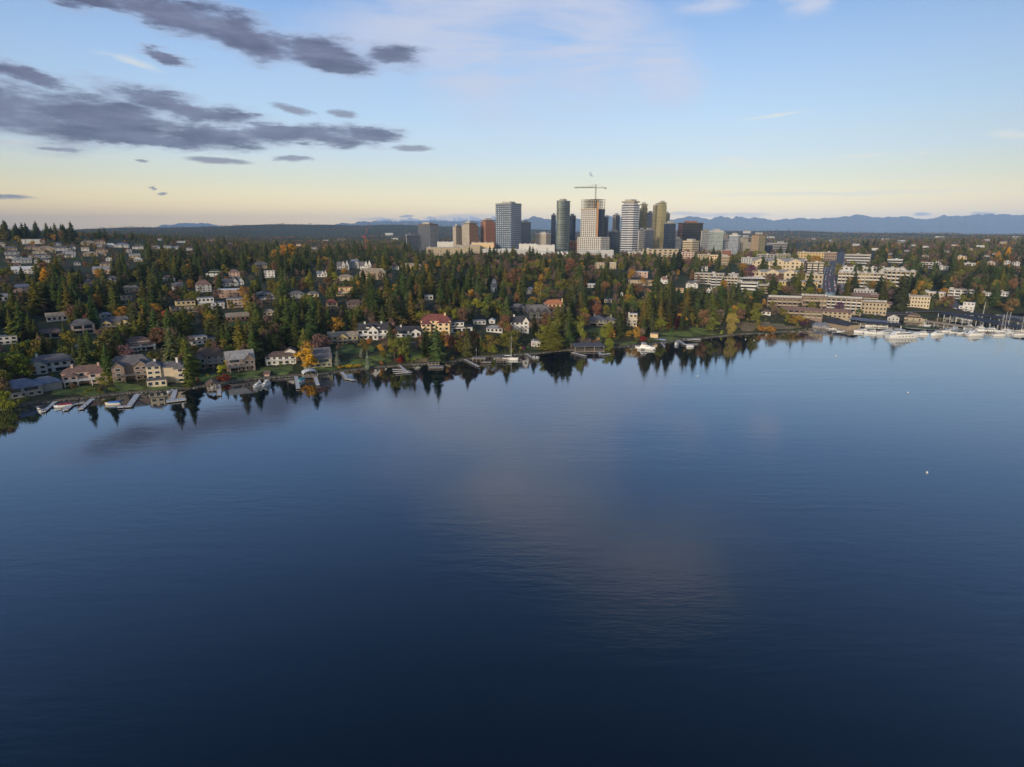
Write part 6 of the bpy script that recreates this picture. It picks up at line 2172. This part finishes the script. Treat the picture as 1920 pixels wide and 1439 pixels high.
# trees one can single out in the photo: kind, column, base row, top row, width in columns, colour, label
SPECIAL = [
    ('broad', 1462, 590, 577, 14, 'olive green', 'olive tree before the white-railed condominiums'),
    ('broad', 1610, 594, 578, 16, 'deep green', 'dark bushy tree between sandy and yellowish condominiums'),
    ('fir', 1498, 590, 566, 12, 'dark green', 'dark fir before the gap in the condominium row'),
    ('broad', 1630, 600, 590, 22, 'deep green', 'dark green hedge clump below the yellowish condominiums'),
    ('willow', 14, 769, 727, 38, 'mossy green', 'big yellow-green weeping willow at the water in the left corner'),
    ('willow', 1370, 629, 588, 30, 'straw', 'tall yellow weeping willow on the park shore'),
    ('shrub', 1435, 623, 607, 34, 'amber', 'spreading amber bush on the dry bank right of the yellow willow'),
    ('willow', 1141, 657, 628, 24, 'mossy green', 'small weeping willow right of the covered moorage'),
    ('poplar', 897, 567, 533, 13, 'yellow', 'brilliant yellow columnar poplar on the wooded slope'),
    ('broad', 893, 585, 560, 26, 'lime yellow', 'yellow-green tree at the foot of the yellow poplar'),
    ('broad', 799, 543, 508, 27, 'golden', 'round golden maple among dark firs'),
    ('broad', 533, 492, 458, 24, 'orange', 'left half of the bright orange double maple on the ridge'),
    ('broad', 547, 492, 458, 24, 'golden', 'golden right half of the double maple on the ridge'),
    ('broad', 518, 497, 468, 18, 'amber', 'amber tree left of the double maple'),
    ('poplar', 88, 545, 500, 22, 'golden', 'gold-orange tree standing out on the left fir slope'),
    ('broad', 34, 458, 443, 12, 'amber', 'small golden tree on the left hilltop'),
    ('broad', 330, 667, 638, 24, 'golden', 'golden maple beside the curved lane'),
    ('broad', 314, 620, 582, 34, 'pink-red', 'pink-red tree below the cream flat-roofed house'),
    ('broad', 359, 602, 585, 14, 'orange', 'small orange tree right of the pink-red one'),
    ('broad', 416, 630, 609, 26, 'crimson', 'crimson maple above the long white flat-roofed house'),
    ('thin', 276, 632, 590, 32, 'rust brown', 'large rusty tree between two tall cypresses'),
    ('cypress', 179, 622, 553, 28, 'bright green', 'tall bright green cypress beside the square pinkish house'),
    ('broad', 207, 692, 624, 40, 'olive green', 'big olive green tree behind the pink villa'),
    ('fir', 357, 728, 655, 34, 'dark green', 'tall lakeside conifer beside the orange parasol'),
    ('poplar', 427, 694, 670, 16, 'lime yellow', 'lime yellow upright shrub behind the brown boathouse'),
    ('broad', 418, 704, 684, 20, 'lime yellow', 'round lime green bush in front of the upright lime one'),
    ('broad', 422, 716, 702, 26, 'red', 'reddish bush on the bank beside the brown boathouse'),
    ('broad', 577, 694, 652, 36, 'golden', 'golden orange tree beside the big grey-roofed house'),
    ('broad', 593, 652, 640, 14, 'crimson', 'bright crimson bush behind the big grey-roofed house'),
    ('broad', 608, 650, 630, 20, 'plum', 'dark plum tree left of the yellow house'),
    ('broad', 694, 648, 634, 18, 'orange', 'orange-brown tree below the white gabled house'),
    ('broad', 715, 664, 644, 16, 'golden', 'yellow ochre tree in the rock garden'),
    ('cypress', 752, 678, 660, 11, 'red', 'dark red cone-shaped shrub below the black-roofed house'),
    ('broad', 749, 683, 671, 16, 'red', 'red bush at the shore above the comb-shaped pier'),
    ('fir', 690, 693, 652, 12, 'silver-green', 'slender silvery spruce at the flower bed'),
    ('fir', 633, 688, 658, 18, 'silver-green', 'silvery spruce beside the big grey-roofed house'),
    ('fir', 678, 672, 654, 12, 'silver-green', 'small silvery spruce above the flower bed'),
    ('fir', 820, 682, 606, 44, 'deep green', 'large dark fir in front of the peach mansion'),
    ('cypress', 800, 672, 612, 28, 'deep green', 'broad fir left in front of the peach mansion'),
    ('cedar', 1035, 655, 606, 66, 'mossy green', 'broad tiered cedar on the shore left of the covered moorage'),
    ('cedar', 876, 668, 610, 34, 'deep green', 'dark fir in front of the white flat-roofed modern house'),
    ('broad', 945, 624, 588, 30, 'copper', 'green and copper tree left of the tudor house'),
    ('broad', 955, 655, 622, 40, 'olive green', 'round olive tree behind the moored sailboat'),
    ('broad', 920, 662, 626, 44, 'olive green', 'wide olive thicket left of the moored sailboat'),
    ('broad', 924, 668, 646, 18, 'mossy green', 'yellow-green tree at the shore left of the sailboat'),
    ('broad', 982, 660, 649, 10, 'plum', 'small plum shrub left of the lakeside pavilion'),
    ('broad', 1090, 648, 600, 22, 'mossy green', 'tall mossy tree above the covered moorage'),
    ('cypress', 1271, 619, 591, 18, 'crimson', 'crimson conical tree in the lakeside park'),
    ('cypress', 1254, 617, 594, 10, 'golden', 'narrow orange tree left of the crimson conical one'),
    ('broad', 1206, 643, 631, 18, 'red', 'reddish shrub left of the peach hut'),
    ('broad', 1180, 635, 620, 22, 'amber', 'amber shrub on the green bank by the narrow tower house'),
    ('fir', 1222, 622, 585, 26, 'deep green', 'pointed fir right of the narrow cream tower house'),
    ('broad', 1335, 626, 595, 26, 'olive green', 'olive tree left of the tall yellow willow'),
    ('broad', 1408, 526, 497, 22, 'plum', 'magenta plum tree beside the cream gabled apartments'),
    ('broad', 1496, 612, 592, 34, 'amber', 'golden bush above the cove cottage'),
    ('broad', 1480, 606, 588, 26, 'olive green', 'olive bush left of the golden cove bush'),
    ('thin', 1512, 616, 600, 26, 'plum', 'purple-brown thicket left of the cove cottage'),
    ('cypress', 1528, 592, 566, 9, 'olive green', 'slim green tree before the grey-balconied condominiums'),
    ('broad', 1573, 590, 566, 20, 'plum', 'dark red tree before the sandy condominiums'),
    ('broad', 1537, 554, 540, 16, 'amber', 'golden tree at the foot of the main street'),
    ('cedar', 1687, 583, 512, 36, 'blackish green', 'tall dark fir right of the sandy condominiums'),
    ('broad', 1655, 555, 528, 18, 'rust brown', 'red-brown tree before the red-brown apartment wing'),
    ('broad', 1738, 547, 531, 15, 'amber', 'small golden tree right of the tall dark fir'),
    ('broad', 1776, 545, 519, 20, 'golden', 'bright golden tree above the parking lot'),
    ('broad', 1768, 557, 540, 16, 'amber', 'dull gold tree below the bright golden one'),
    ('broad', 1894, 590, 556, 32, 'copper', 'round copper tree behind the charcoal moorages'),
    ('poplar', 1869, 491, 470, 10, 'golden', 'left of two golden poplars near the skyline'),
    ('poplar', 1888, 490, 463, 11, 'golden', 'taller right one of two golden poplars near the skyline'),
    ('broad', 1570, 522, 494, 18, 'olive green', 'olive tree on the left of the upper main street'),
    ('cedar', 1272, 508, 468, 30, 'blackish green', 'massive dark fir below the black towers'),
    ('fir', 1244, 520, 482, 18, 'dark green', 'dark fir left of the massive one below the black towers'),
    ('thin', 1292, 512, 484, 18, 'mauve-brown', 'bare reddish tree right of the massive dark fir'),
    ('thin', 790, 600, 560, 26, 'mauve-brown', 'bare mauve tree behind the peach mansion'),
    ('cypress', 324, 545, 510, 12, 'deep green', 'slim green cypress right of the small bright white house'),
    ('broad', 571, 545, 530, 14, 'red', 'red tree above the dim grey house'),
    ('broad', 465, 560, 538, 20, 'rust brown', 'rust-red tree right of the brick-red house'),
    ('broad', 1067, 520, 482, 26, 'rust brown', 'tall orange-brown birch clump in the mid wood'),
    ('broad', 966, 545, 505, 34, 'copper', 'copper-orange birch grove tree behind the poplar'),
    ('broad', 1010, 560, 528, 30, 'amber', 'amber birch above the dark lodge'),
    ('broad', 1092, 562, 522, 26, 'copper', 'copper birch beside the pale roof house'),
    ('thin', 900, 512, 478, 34, 'grey-brown', 'wide bare tree in front of the mall roofs'),
    ('broad', 998, 573, 556, 22, 'amber', 'yellow tree left of the orange-roofed villa'),
    ('shrub', 655, 690, 684, 24, 'yellow', 'bright yellow flower bed on the shore lawn'),
    ('shrub', 670, 688, 683, 18, 'yellow', 'yellow flowers right along the shore lawn'),
]
STREE = []


def place_special():
    for i, (k, px, pb, pt, w, col, lab) in enumerate(SPECIAL):
        P = ground(px, pb)
        s = float(depth_of(*P)) / F_PX
        h = (pb - pt) * s * 1.02
        natural = np.ptp(ARR[k][i % len(ARR[k])][0][:, 0])
        wf = w * s / (h * natural)
        o = plant_tree(k, *P, h, wf, col, i, True, lab)
        STREE.append((px, pb, pt, w, P[0], P[1]))


place_special()
for (px, pb, pt, w, X, Y) in STREE:
    LAND_short = None
for (k, px, pb, pt, w, col, lab) in SPECIAL:
    if k != 'shrub' and any(q in lab for q in ('willow', 'poplar', 'maple', 'golden', 'cypress', 'crimson')):
        pass

# stands of trees: column, row of the foot, half width, half height, number, mix
CON, MIX, AUT = 'c', 'm', 'a'
STANDS = [(60, 672, 60, 14, 12, CON), (160, 655, 60, 14, 12, CON), (250, 655, 50, 12, 10, CON), (390, 655, 50, 12, 10, CON), (520, 640, 50, 10, 8, CON), (20, 735, 14, 10, 4, CON), (105, 700, 16, 8, 3, CON), (207, 712, 5, 6, 2, CON), (1040, 630, 40, 10, 6, CON),
          (20, 690, 25, 25, 7, CON), (40, 650, 40, 22, 9, CON), (8, 600, 20, 20, 5, CON), (60, 565, 60, 26, 12, CON), (130, 560, 50, 38, 26, CON), (90, 520, 40, 14, 7, CON), (170, 590, 30, 25, 9, CON),
          (215, 530, 25, 28, 14, CON), (220, 590, 18, 18, 5, CON), (270, 530, 25, 25, 9, CON), (312, 548, 22, 14, 6, MIX), (255, 575, 25, 15, 5, MIX), (280, 645, 25, 15, 6, CON), (312, 640, 18, 25, 7, CON), (342, 640, 16, 22, 6, CON),
          (440, 655, 14, 18, 5, CON), (472, 680, 20, 14, 7, CON), (482, 630, 22, 24, 9, CON), (540, 640, 32, 24, 24, CON), (582, 622, 28, 22, 14, CON), (600, 590, 28, 20, 9, CON), (520, 560, 22, 18, 9, CON),
          (545, 520, 30, 20, 14, CON), (572, 500, 28, 18, 10, CON), (640, 608, 24, 10, 6, CON), (700, 598, 32, 22, 22, CON), (735, 600, 18, 22, 10, CON), (752, 560, 28, 20, 11, CON), (772, 600, 10, 14, 4, CON),
          (820, 560, 38, 18, 12, CON), (842, 585, 20, 8, 4, MIX), (866, 575, 24, 14, 7, CON), (890, 555, 28, 18, 8, CON), (936, 592, 18, 14, 6, CON), (905, 520, 30, 14, 6, MIX), (840, 655, 20, 12, 4, MIX),
          (885, 650, 26, 14, 8, MIX), (960, 640, 30, 12, 6, MIX), (1060, 590, 22, 18, 7, CON), (1085, 612, 18, 16, 6, MIX), (1110, 560, 38, 18, 14, CON), (1080, 535, 30, 18, 8, MIX), (1160, 605, 12, 14, 6, CON),
          (1165, 565, 20, 18, 8, CON), (1210, 600, 26, 20, 12, CON), (1240, 592, 24, 20, 12, CON), (1270, 588, 24, 20, 12, CON), (1300, 590, 24, 20, 12, CON), (1330, 592, 15, 16, 7, CON), (1250, 562, 48, 16, 14, CON),
          (1320, 560, 30, 14, 8, CON), (1340, 505, 30, 10, 8, CON), (1312, 502, 15, 8, 5, CON), (1380, 572, 20, 10, 6, CON), (1410, 575, 20, 10, 6, MIX), (1450, 552, 40, 4, 9, CON), (1500, 554, 22, 4, 7, CON),
          (1590, 556, 24, 8, 5, CON), (1662, 568, 12, 8, 4, CON), (1752, 588, 16, 9, 9, CON), (1838, 572, 30, 10, 13, CON), (1880, 585, 20, 8, 5, CON), (1425, 520, 12, 5, 3, CON), (1745, 570, 14, 8, 5, CON),
          (1720, 540, 22, 12, 7, MIX), (1762, 528, 28, 14, 10, CON), (1800, 520, 38, 18, 14, MIX), (1850, 530, 38, 18, 18, CON), (1892, 540, 28, 18, 12, MIX), (1880, 495, 30, 12, 8, CON), (1800, 545, 20, 6, 4, AUT), (1850, 550, 30, 5, 7, AUT),
          (900, 492, 60, 8, 10, CON), (980, 497, 60, 10, 12, CON), (1060, 505, 50, 10, 10, CON), (1120, 502, 50, 10, 9, CON), (1185, 498, 30, 10, 7, MIX), (880, 500, 60, 12, 12, AUT), (1000, 520, 60, 18, 18, AUT), (950, 530, 40, 20, 12, AUT), (1080, 530, 50, 20, 12, AUT),
          (350, 500, 60, 18, 18, CON), (420, 490, 60, 13, 14, MIX), (480, 480, 40, 13, 10, CON), (300, 482, 40, 13, 8, CON), (640, 480, 60, 10, 10, CON), (720, 490, 40, 10, 8, CON), (780, 515, 40, 14, 8, CON),
          (620, 525, 30, 12, 7, CON), (682, 545, 26, 12, 6, CON), (20, 447, 30, 5, 14, CON), (60, 447, 50, 4, 16, CON), (110, 449, 30, 5, 10, CON), (200, 452, 60, 4, 12, CON), (150, 455, 40, 5, 6, MIX), (250, 610, 20, 12, 6, MIX),
          (90, 650, 20, 10, 4, MIX), (120, 640, 16, 6, 3, CON), (390, 600, 30, 12, 5, MIX), (395, 640, 30, 6, 6, MIX), (410, 545, 40, 14, 6, MIX), (480, 590, 20, 12, 6, MIX), (560, 575, 30, 8, 6, CON), (660, 540, 20, 10, 5, MIX),
          (1200, 550, 30, 10, 7, MIX), (1140, 530, 30, 14, 7, CON), (1010, 600, 10, 20, 3, CON), (1040, 615, 25, 12, 5, MIX), (1140, 605, 25, 6, 4, MIX), (1390, 590, 20, 8, 6, MIX), (1440, 596, 20, 6, 6, MIX)]
cand = []          # kind, px, py, height, width factor, colour
rt_ = random.Random(99)
CONC_ = ['dark green'] * 5 + ['deep green'] * 4 + ['olive green', 'olive green', 'grey-green', 'blackish green', 'blackish green']
BRD = ['olive green'] * 4 + ['grey-brown'] * 4 + ['rust brown', 'mauve-brown', 'copper', 'amber', 'mossy green', 'mossy green', 'deep green']
AUTC = ['rust brown'] * 2 + ['copper'] * 2 + ['grey-brown'] * 4 + ['mauve-brown'] * 2 + ['amber', 'olive green', 'olive green', 'mossy green']


def draw(mix):
    con = rt_.random() < {'c': .78, 'm': .36, 'a': .15}[mix]
    if con:
        k = 'fir' if rt_.random() < .72 else 'cedar' if rt_.random() < .75 else 'cypress'
        h = rt_.uniform(17, 34) if k == 'fir' else rt_.uniform(13, 25)
        return k, h, rt_.uniform(.85, 1.25), rt_.choice(CONC_)
    col = rt_.choice(AUTC if mix == 'a' else BRD)
    k = 'thin' if col in ('grey-brown', 'mauve-brown') and rt_.random() < .8 else 'broad'
    return k, rt_.uniform(9, 18), rt_.uniform(.85, 1.25), col


for (cx, cy, rx, ry, n, mix) in STANDS:
    for _ in range(int(n * 1.25)):
        a, q = rt_.uniform(0, 6.283), math.sqrt(rt_.random())
        cand.append((cx + math.cos(a) * rx * q, cy + math.sin(a) * ry * q, *draw(mix), 0))
        if cy < 452:
            c_ = cand[-1]
            cand[-1] = (*c_[:3], c_[3] * 1.35, *c_[4:])
for _ in range(4700):     # the looser wood in between
    px = rt_.uniform(-330, 2330)
    lo = float(np.interp(px, shx, shy)) - 8
    py = 462 + (lo - 462) * rt_.random() ** 1.5
    if 1395 < px < 1720 and py > 485 and rt_.random() < .45:
        continue
    if 780 < px < 1400 and py < 488:
        continue
    if px < 270 and py < 520 and rt_.random() < .3:
        continue
    k_, h_, w_, c_ = draw('m')
    if px < 270 and py < 520:
        h_ *= .6
        if rt_.random() < .5:
            k_, c_ = 'broad', rt_.choice(BRD)
    cand.append((px, py, k_, h_, w_, c_, 1))
CP_ = ground_many([c[0] for c in cand], [c[1] for c in cand])
rects = np.array(RECTS)
order, kept = [], []
lawn_arr = np.array(LAWNS, float)


def near_road(px, py):
    for pts, w in ROADS:
        for (x0, y0), (x1, y1) in zip(pts[:-1], pts[1:]):
            t = max(0, min(1, ((px - x0) * (x1 - x0) + (py - y0) * (y1 - y0)) / max(1e-6, (x1 - x0) ** 2 + (y1 - y0) ** 2)))
            qx, qy = x0 + t * (x1 - x0), y0 + t * (y1 - y0)
            half = w * .5 * F_PX / 700
            if abs(px - qx) < half + 3 and abs(py - qy) < 4:
                return True
    return False


def blocked(px, py, Y, hpx, wpx, strict):
    """does this tree hide too much of a building that the photo shows, or stand inside one?"""
    x0, x1, y0, y1 = px - wpx / 2, px + wpx / 2, py - hpx * .92, py
    ox = np.clip(np.minimum(x1, rects[:, 1]) - np.maximum(x0, rects[:, 0]), 0, None)
    oy = np.clip(np.minimum(y1, rects[:, 3]) - np.maximum(y0, rects[:, 2]), 0, None)
    area = (rects[:, 1] - rects[:, 0]) * (rects[:, 3] - rects[:, 2])
    fr = ox * oy / np.maximum(area, 1)
    front = rects[:, 4] > Y - 1
    lim = np.where(rects[:, 4] > 540, strict * 1.7, strict)
    lim = np.where((rects[:, 4] > 800) & (rects[:, 0] < 275), strict * 2.4, lim)
    if np.any(front & (fr > lim)):
        return True
    inside = (np.abs(rects[:, 4] + 6 - Y) < 10) & (x1 - wpx * .35 > rects[:, 0]) & (x0 + wpx * .35 < rects[:, 1])
    return bool(np.any(inside))


for c, P in zip(cand, CP_):
    px, py, k, h, wf, col, loose = c
    if P[2] < 1.0 or P[1] > 1900:
        continue
    s = float(depth_of(*P)) / F_PX
    hpx, wpx = h / s, h * wf * {'fir': .50, 'cedar': .52, 'cypress': .3, 'broad': .85, 'thin': .8}[k] / s
    if blocked(px, py, P[1], hpx, wpx, 0.16 if loose else .24) or near_road(px, py):
        # a low shrub instead, now and then
        continue
    if np.any(((px - lawn_arr[:, 0]) / lawn_arr[:, 2]) ** 2 + ((py - lawn_arr[:, 1]) / lawn_arr[:, 3]) ** 2 < 1.0):
        continue
    kept.append((hpx * wpx, k, P, h, wf, col, px, py))
kept.sort(key=lambda q: -q[0])
n_con, n_brd, rest = 0, 0, []
IND = []
for q in kept:
    con = q[1] in ('fir', 'cedar', 'cypress')
    # what stands outside the frame stays in the mass
    if -40 < q[6] < 1960 and (con and n_con < 285 or (not con and n_brd < 230)):
        n_con, n_brd = n_con + con, n_brd + (not con)
        IND.append(q)
    else:
        rest.append(q)
sizew = lambda h, con: ('towering' if h > 26 else 'tall' if h > 21 else 'mid-sized' if h > 16 else 'short') if con else ('large' if h > 13.5 else 'mid-sized' if h > 10.5 else 'small')
for i, (a, k, P, h, wf, col, px, py) in enumerate(IND):
    o = plant_tree(k, *P, h, wf, col, i + 100)
    con = k in ('fir', 'cedar', 'cypress')
    AUTO.append((o, f"{sizew(h, con)} {col} {dict(fir='conifer', cedar='broad conifer', cypress='slim conifer', broad='leafy tree', thin='sparse tree')[k]}", px, py, P[1]))

# shrubs in the gardens by the water
ns = 0
for _ in range(700):
    px = rt_.uniform(2, 1545)
    py = float(np.interp(px, shx, shy)) - (3 + 42 * rt_.random() ** 1.6)
    P = ground(px, py)
    s = float(depth_of(*P)) / F_PX
    h = rt_.uniform(1.6, 3.8)
    if P[2] < .8 or blocked(px, py, P[1], h / s, h * 1.2 / s, .06) or near_road(px, py) or (rt_.random() < .85 and np.any(((px - lawn_arr[:, 0]) / lawn_arr[:, 2]) ** 2 + ((py - lawn_arr[:, 1]) / lawn_arr[:, 3]) ** 2 < .9)):
        continue
    col = rt_.choice(['olive green'] * 4 + ['deep green'] * 4 + ['mossy green'] * 3 + ['rust brown', 'copper', 'red', 'lime yellow', 'amber', 'bright green', 'grey-brown'])
    o = plant_tree('shrub', *P, h, rt_.uniform(.8, 1.3), col, ns, parts=False)
    AUTO.append((o, f'{col} garden shrub', px, py, P[1]))
    ns += 1
    if ns >= 230:
        break


# the rest of the wood and the far forest: masses nobody could count
def mass(name, items, variants):
    """items: (variant key, P, h, wf, colour)"""
    Vs, Fs, Cs, off = [], [], [], 0
    r_ = np.random.RandomState(4)
    for (k, P, h, wf, col) in items:
        V, F = variants[k][r_.randint(len(variants[k]))]
        a = r_.rand() * 6.283
        ca, sa = math.cos(a) * h * wf, math.sin(a) * h * wf
        W_ = np.empty_like(V)
        W_[:, 0] = V[:, 0] * ca - V[:, 1] * sa + P[0]
        W_[:, 1] = V[:, 0] * sa + V[:, 1] * ca + P[1]
        W_[:, 2] = V[:, 2] * h + P[2]
        Vs.append(W_)
        Fs.append(F + off)
        off += len(V)
        Cs.append(np.tile(np.array(col) * r_.uniform(.8, 1.2), (len(V), 1)))
    V, F, Cc = np.concatenate(Vs), np.concatenate(Fs), np.concatenate(Cs)
    me = np_mesh(name, V, F, 4, FOLA)
    at = me.attributes.new('tint', 'FLOAT_COLOR', 'POINT')
    at.data.foreach_set('color', np.column_stack([Cc, np.ones(len(Cc))]).astype(np.float32).ravel())
    return struct(link(name, me), 'stuff')


mass('woodland', [(q[1], q[2], q[3], q[4], PAL[q[5]]) for q in rest], ARR)
LOW = {'fir': [conifer_arrays(s, 11, 6, sp, .1, 0, .1, .8, .2) for s, sp in ((81, .2), (82, .23), (83, .18))], 'broad': [leafy_arrays(s, 8, 11, .5, .15, .17) for s in (91, 92, 93)],
       'firl': [conifer_arrays(s, 5, 5, sp, .1, 0, .0, .8, .1) for s, sp in ((84, .24), (85, .27))], 'broadl': [leafy_arrays(s, 5, 7, .55, .12, .26) for s in (94, 95)]}
FARC = ['grey-brown'] * 6 + ['mauve-brown'] * 5 + ['rust brown'] * 3 + ['olive green'] * 6 + ['copper', 'amber', 'deep green', 'mossy green', 'deep green']
N = 37000
rn = np.random.RandomState(17)
u = rn.uniform(-1.26, 1.26, N)
Yf = np.exp(rn.uniform(math.log(960), math.log(7000), N))
Xf = u * Yf
Zf = zt(Xf, Yf)
pxf, pyf = proj(Xf, Yf, Zf)
items = []
hsel = rn.rand(N)
patchy = vnoise(Xf / 260 + 500, Yf / 420, 9)
fronts = rects[rects[:, 4] > 900]
for i in range(N):
    px, py, Y = pxf[i], pyf[i], Yf[i]
    if 800 < px < 1215 and 1050 < Y < 2500 and py < 487 and rn.rand() < .95:
        continue
    if 770 < px < 1540 and 1050 < Y < 2500:
        if rn.rand() < (.93 if Y > 1350 else .3):
            continue
    if 1390 < px < 1720 and Y < 1350 and rn.rand() < .5:
        continue
    if px < 275 and Y < 1680 and rn.rand() < .62:
        continue
    con = hsel[i] < (.62 if px < 800 else .45) + (patchy[i] - .5) * .9
    h = rn.uniform(14, 27) if con else rn.uniform(9, 16)
    if px < 275 and Y < 1680:
        h *= .55
    hp = h / Y * F_PX
    if Y < 2300:
        wpx = hp * (.45 if con else .9)
        x0, x1, y0, y1 = px - wpx / 2, px + wpx / 2, py - hp, py
        ox = np.clip(np.minimum(x1, fronts[:, 1]) - np.maximum(x0, fronts[:, 0]), 0, None)
        oy = np.clip(np.minimum(y1, fronts[:, 3]) - np.maximum(y0, fronts[:, 2]), 0, None)
        fr = ox * oy / np.maximum((fronts[:, 1] - fronts[:, 0]) * (fronts[:, 3] - fronts[:, 2]), 1)
        if np.any((fronts[:, 4] > Y - 8) & (fr > .07)) or abs(px - 1567) < 16 and Y < 1700:
            continue
    col = PAL[CONC_[rn.randint(len(CONC_))]] if con else PAL[FARC[rn.randint(len(FARC))]]
    far = Y > 2200
    items.append((('firl' if far else 'fir') if con else ('broadl' if far else 'broad'), (Xf[i], Y, Zf[i]), h, 1.0, col))
mass('far_forest', items, LOW)
# ------------------------------------------------------------------ labels that say which one, by the nearest landmark
def auto_labels():
    lx = np.array([l[0] for l in LAND])
    ly = np.array([l[1] for l in LAND])
    lY = np.array([l[2] for l in LAND])
    lw = np.array([l[4] for l in LAND])
    groups = {}
    for (o, words_, px, py, Y) in AUTO:
        d = np.hypot((px - lx) * 1.0, (py - ly) * 2.2) + 30 * np.abs(np.log(Y / lY))
        i = int(d.argmin())
        dx = px - lx[i]
        if abs(dx) < lw[i] * .9:
            rel = 'behind' if Y > lY[i] + 4 else 'in front of'
        else:
            rel = 'right of' if dx > 0 else 'left of'
        short = LAND[i][3]
        short = ' '.join(short.split()[:9])
        groups.setdefault((words_, rel, short), []).append((float(d[i]), o))
    for (w_, rel, short), lst in groups.items():
        lst.sort(key=lambda t: t[0])
        for k, (_, o) in enumerate(lst):
            pre = '' if len(lst) == 1 else ('nearest ' if k == 0 else ordinal(k + 1) + ' nearest ')
            lab = f'{pre}{w_} {rel} the {short}'
            while len(lab.split()) > 16:
                lab = ' '.join(lab.split()[:-1])
            o['label'] = lab
            if 'group' not in o:
                o['group'] = 'trees on the slope' if 'tree' in o.name else 'shrubs in the gardens' if 'shrub' in o.name else 'buildings'
    used = {}
    for (o, *_r) in AUTO:
        used.setdefault(o['label'], []).append(o)


auto_labels()
build_haze()
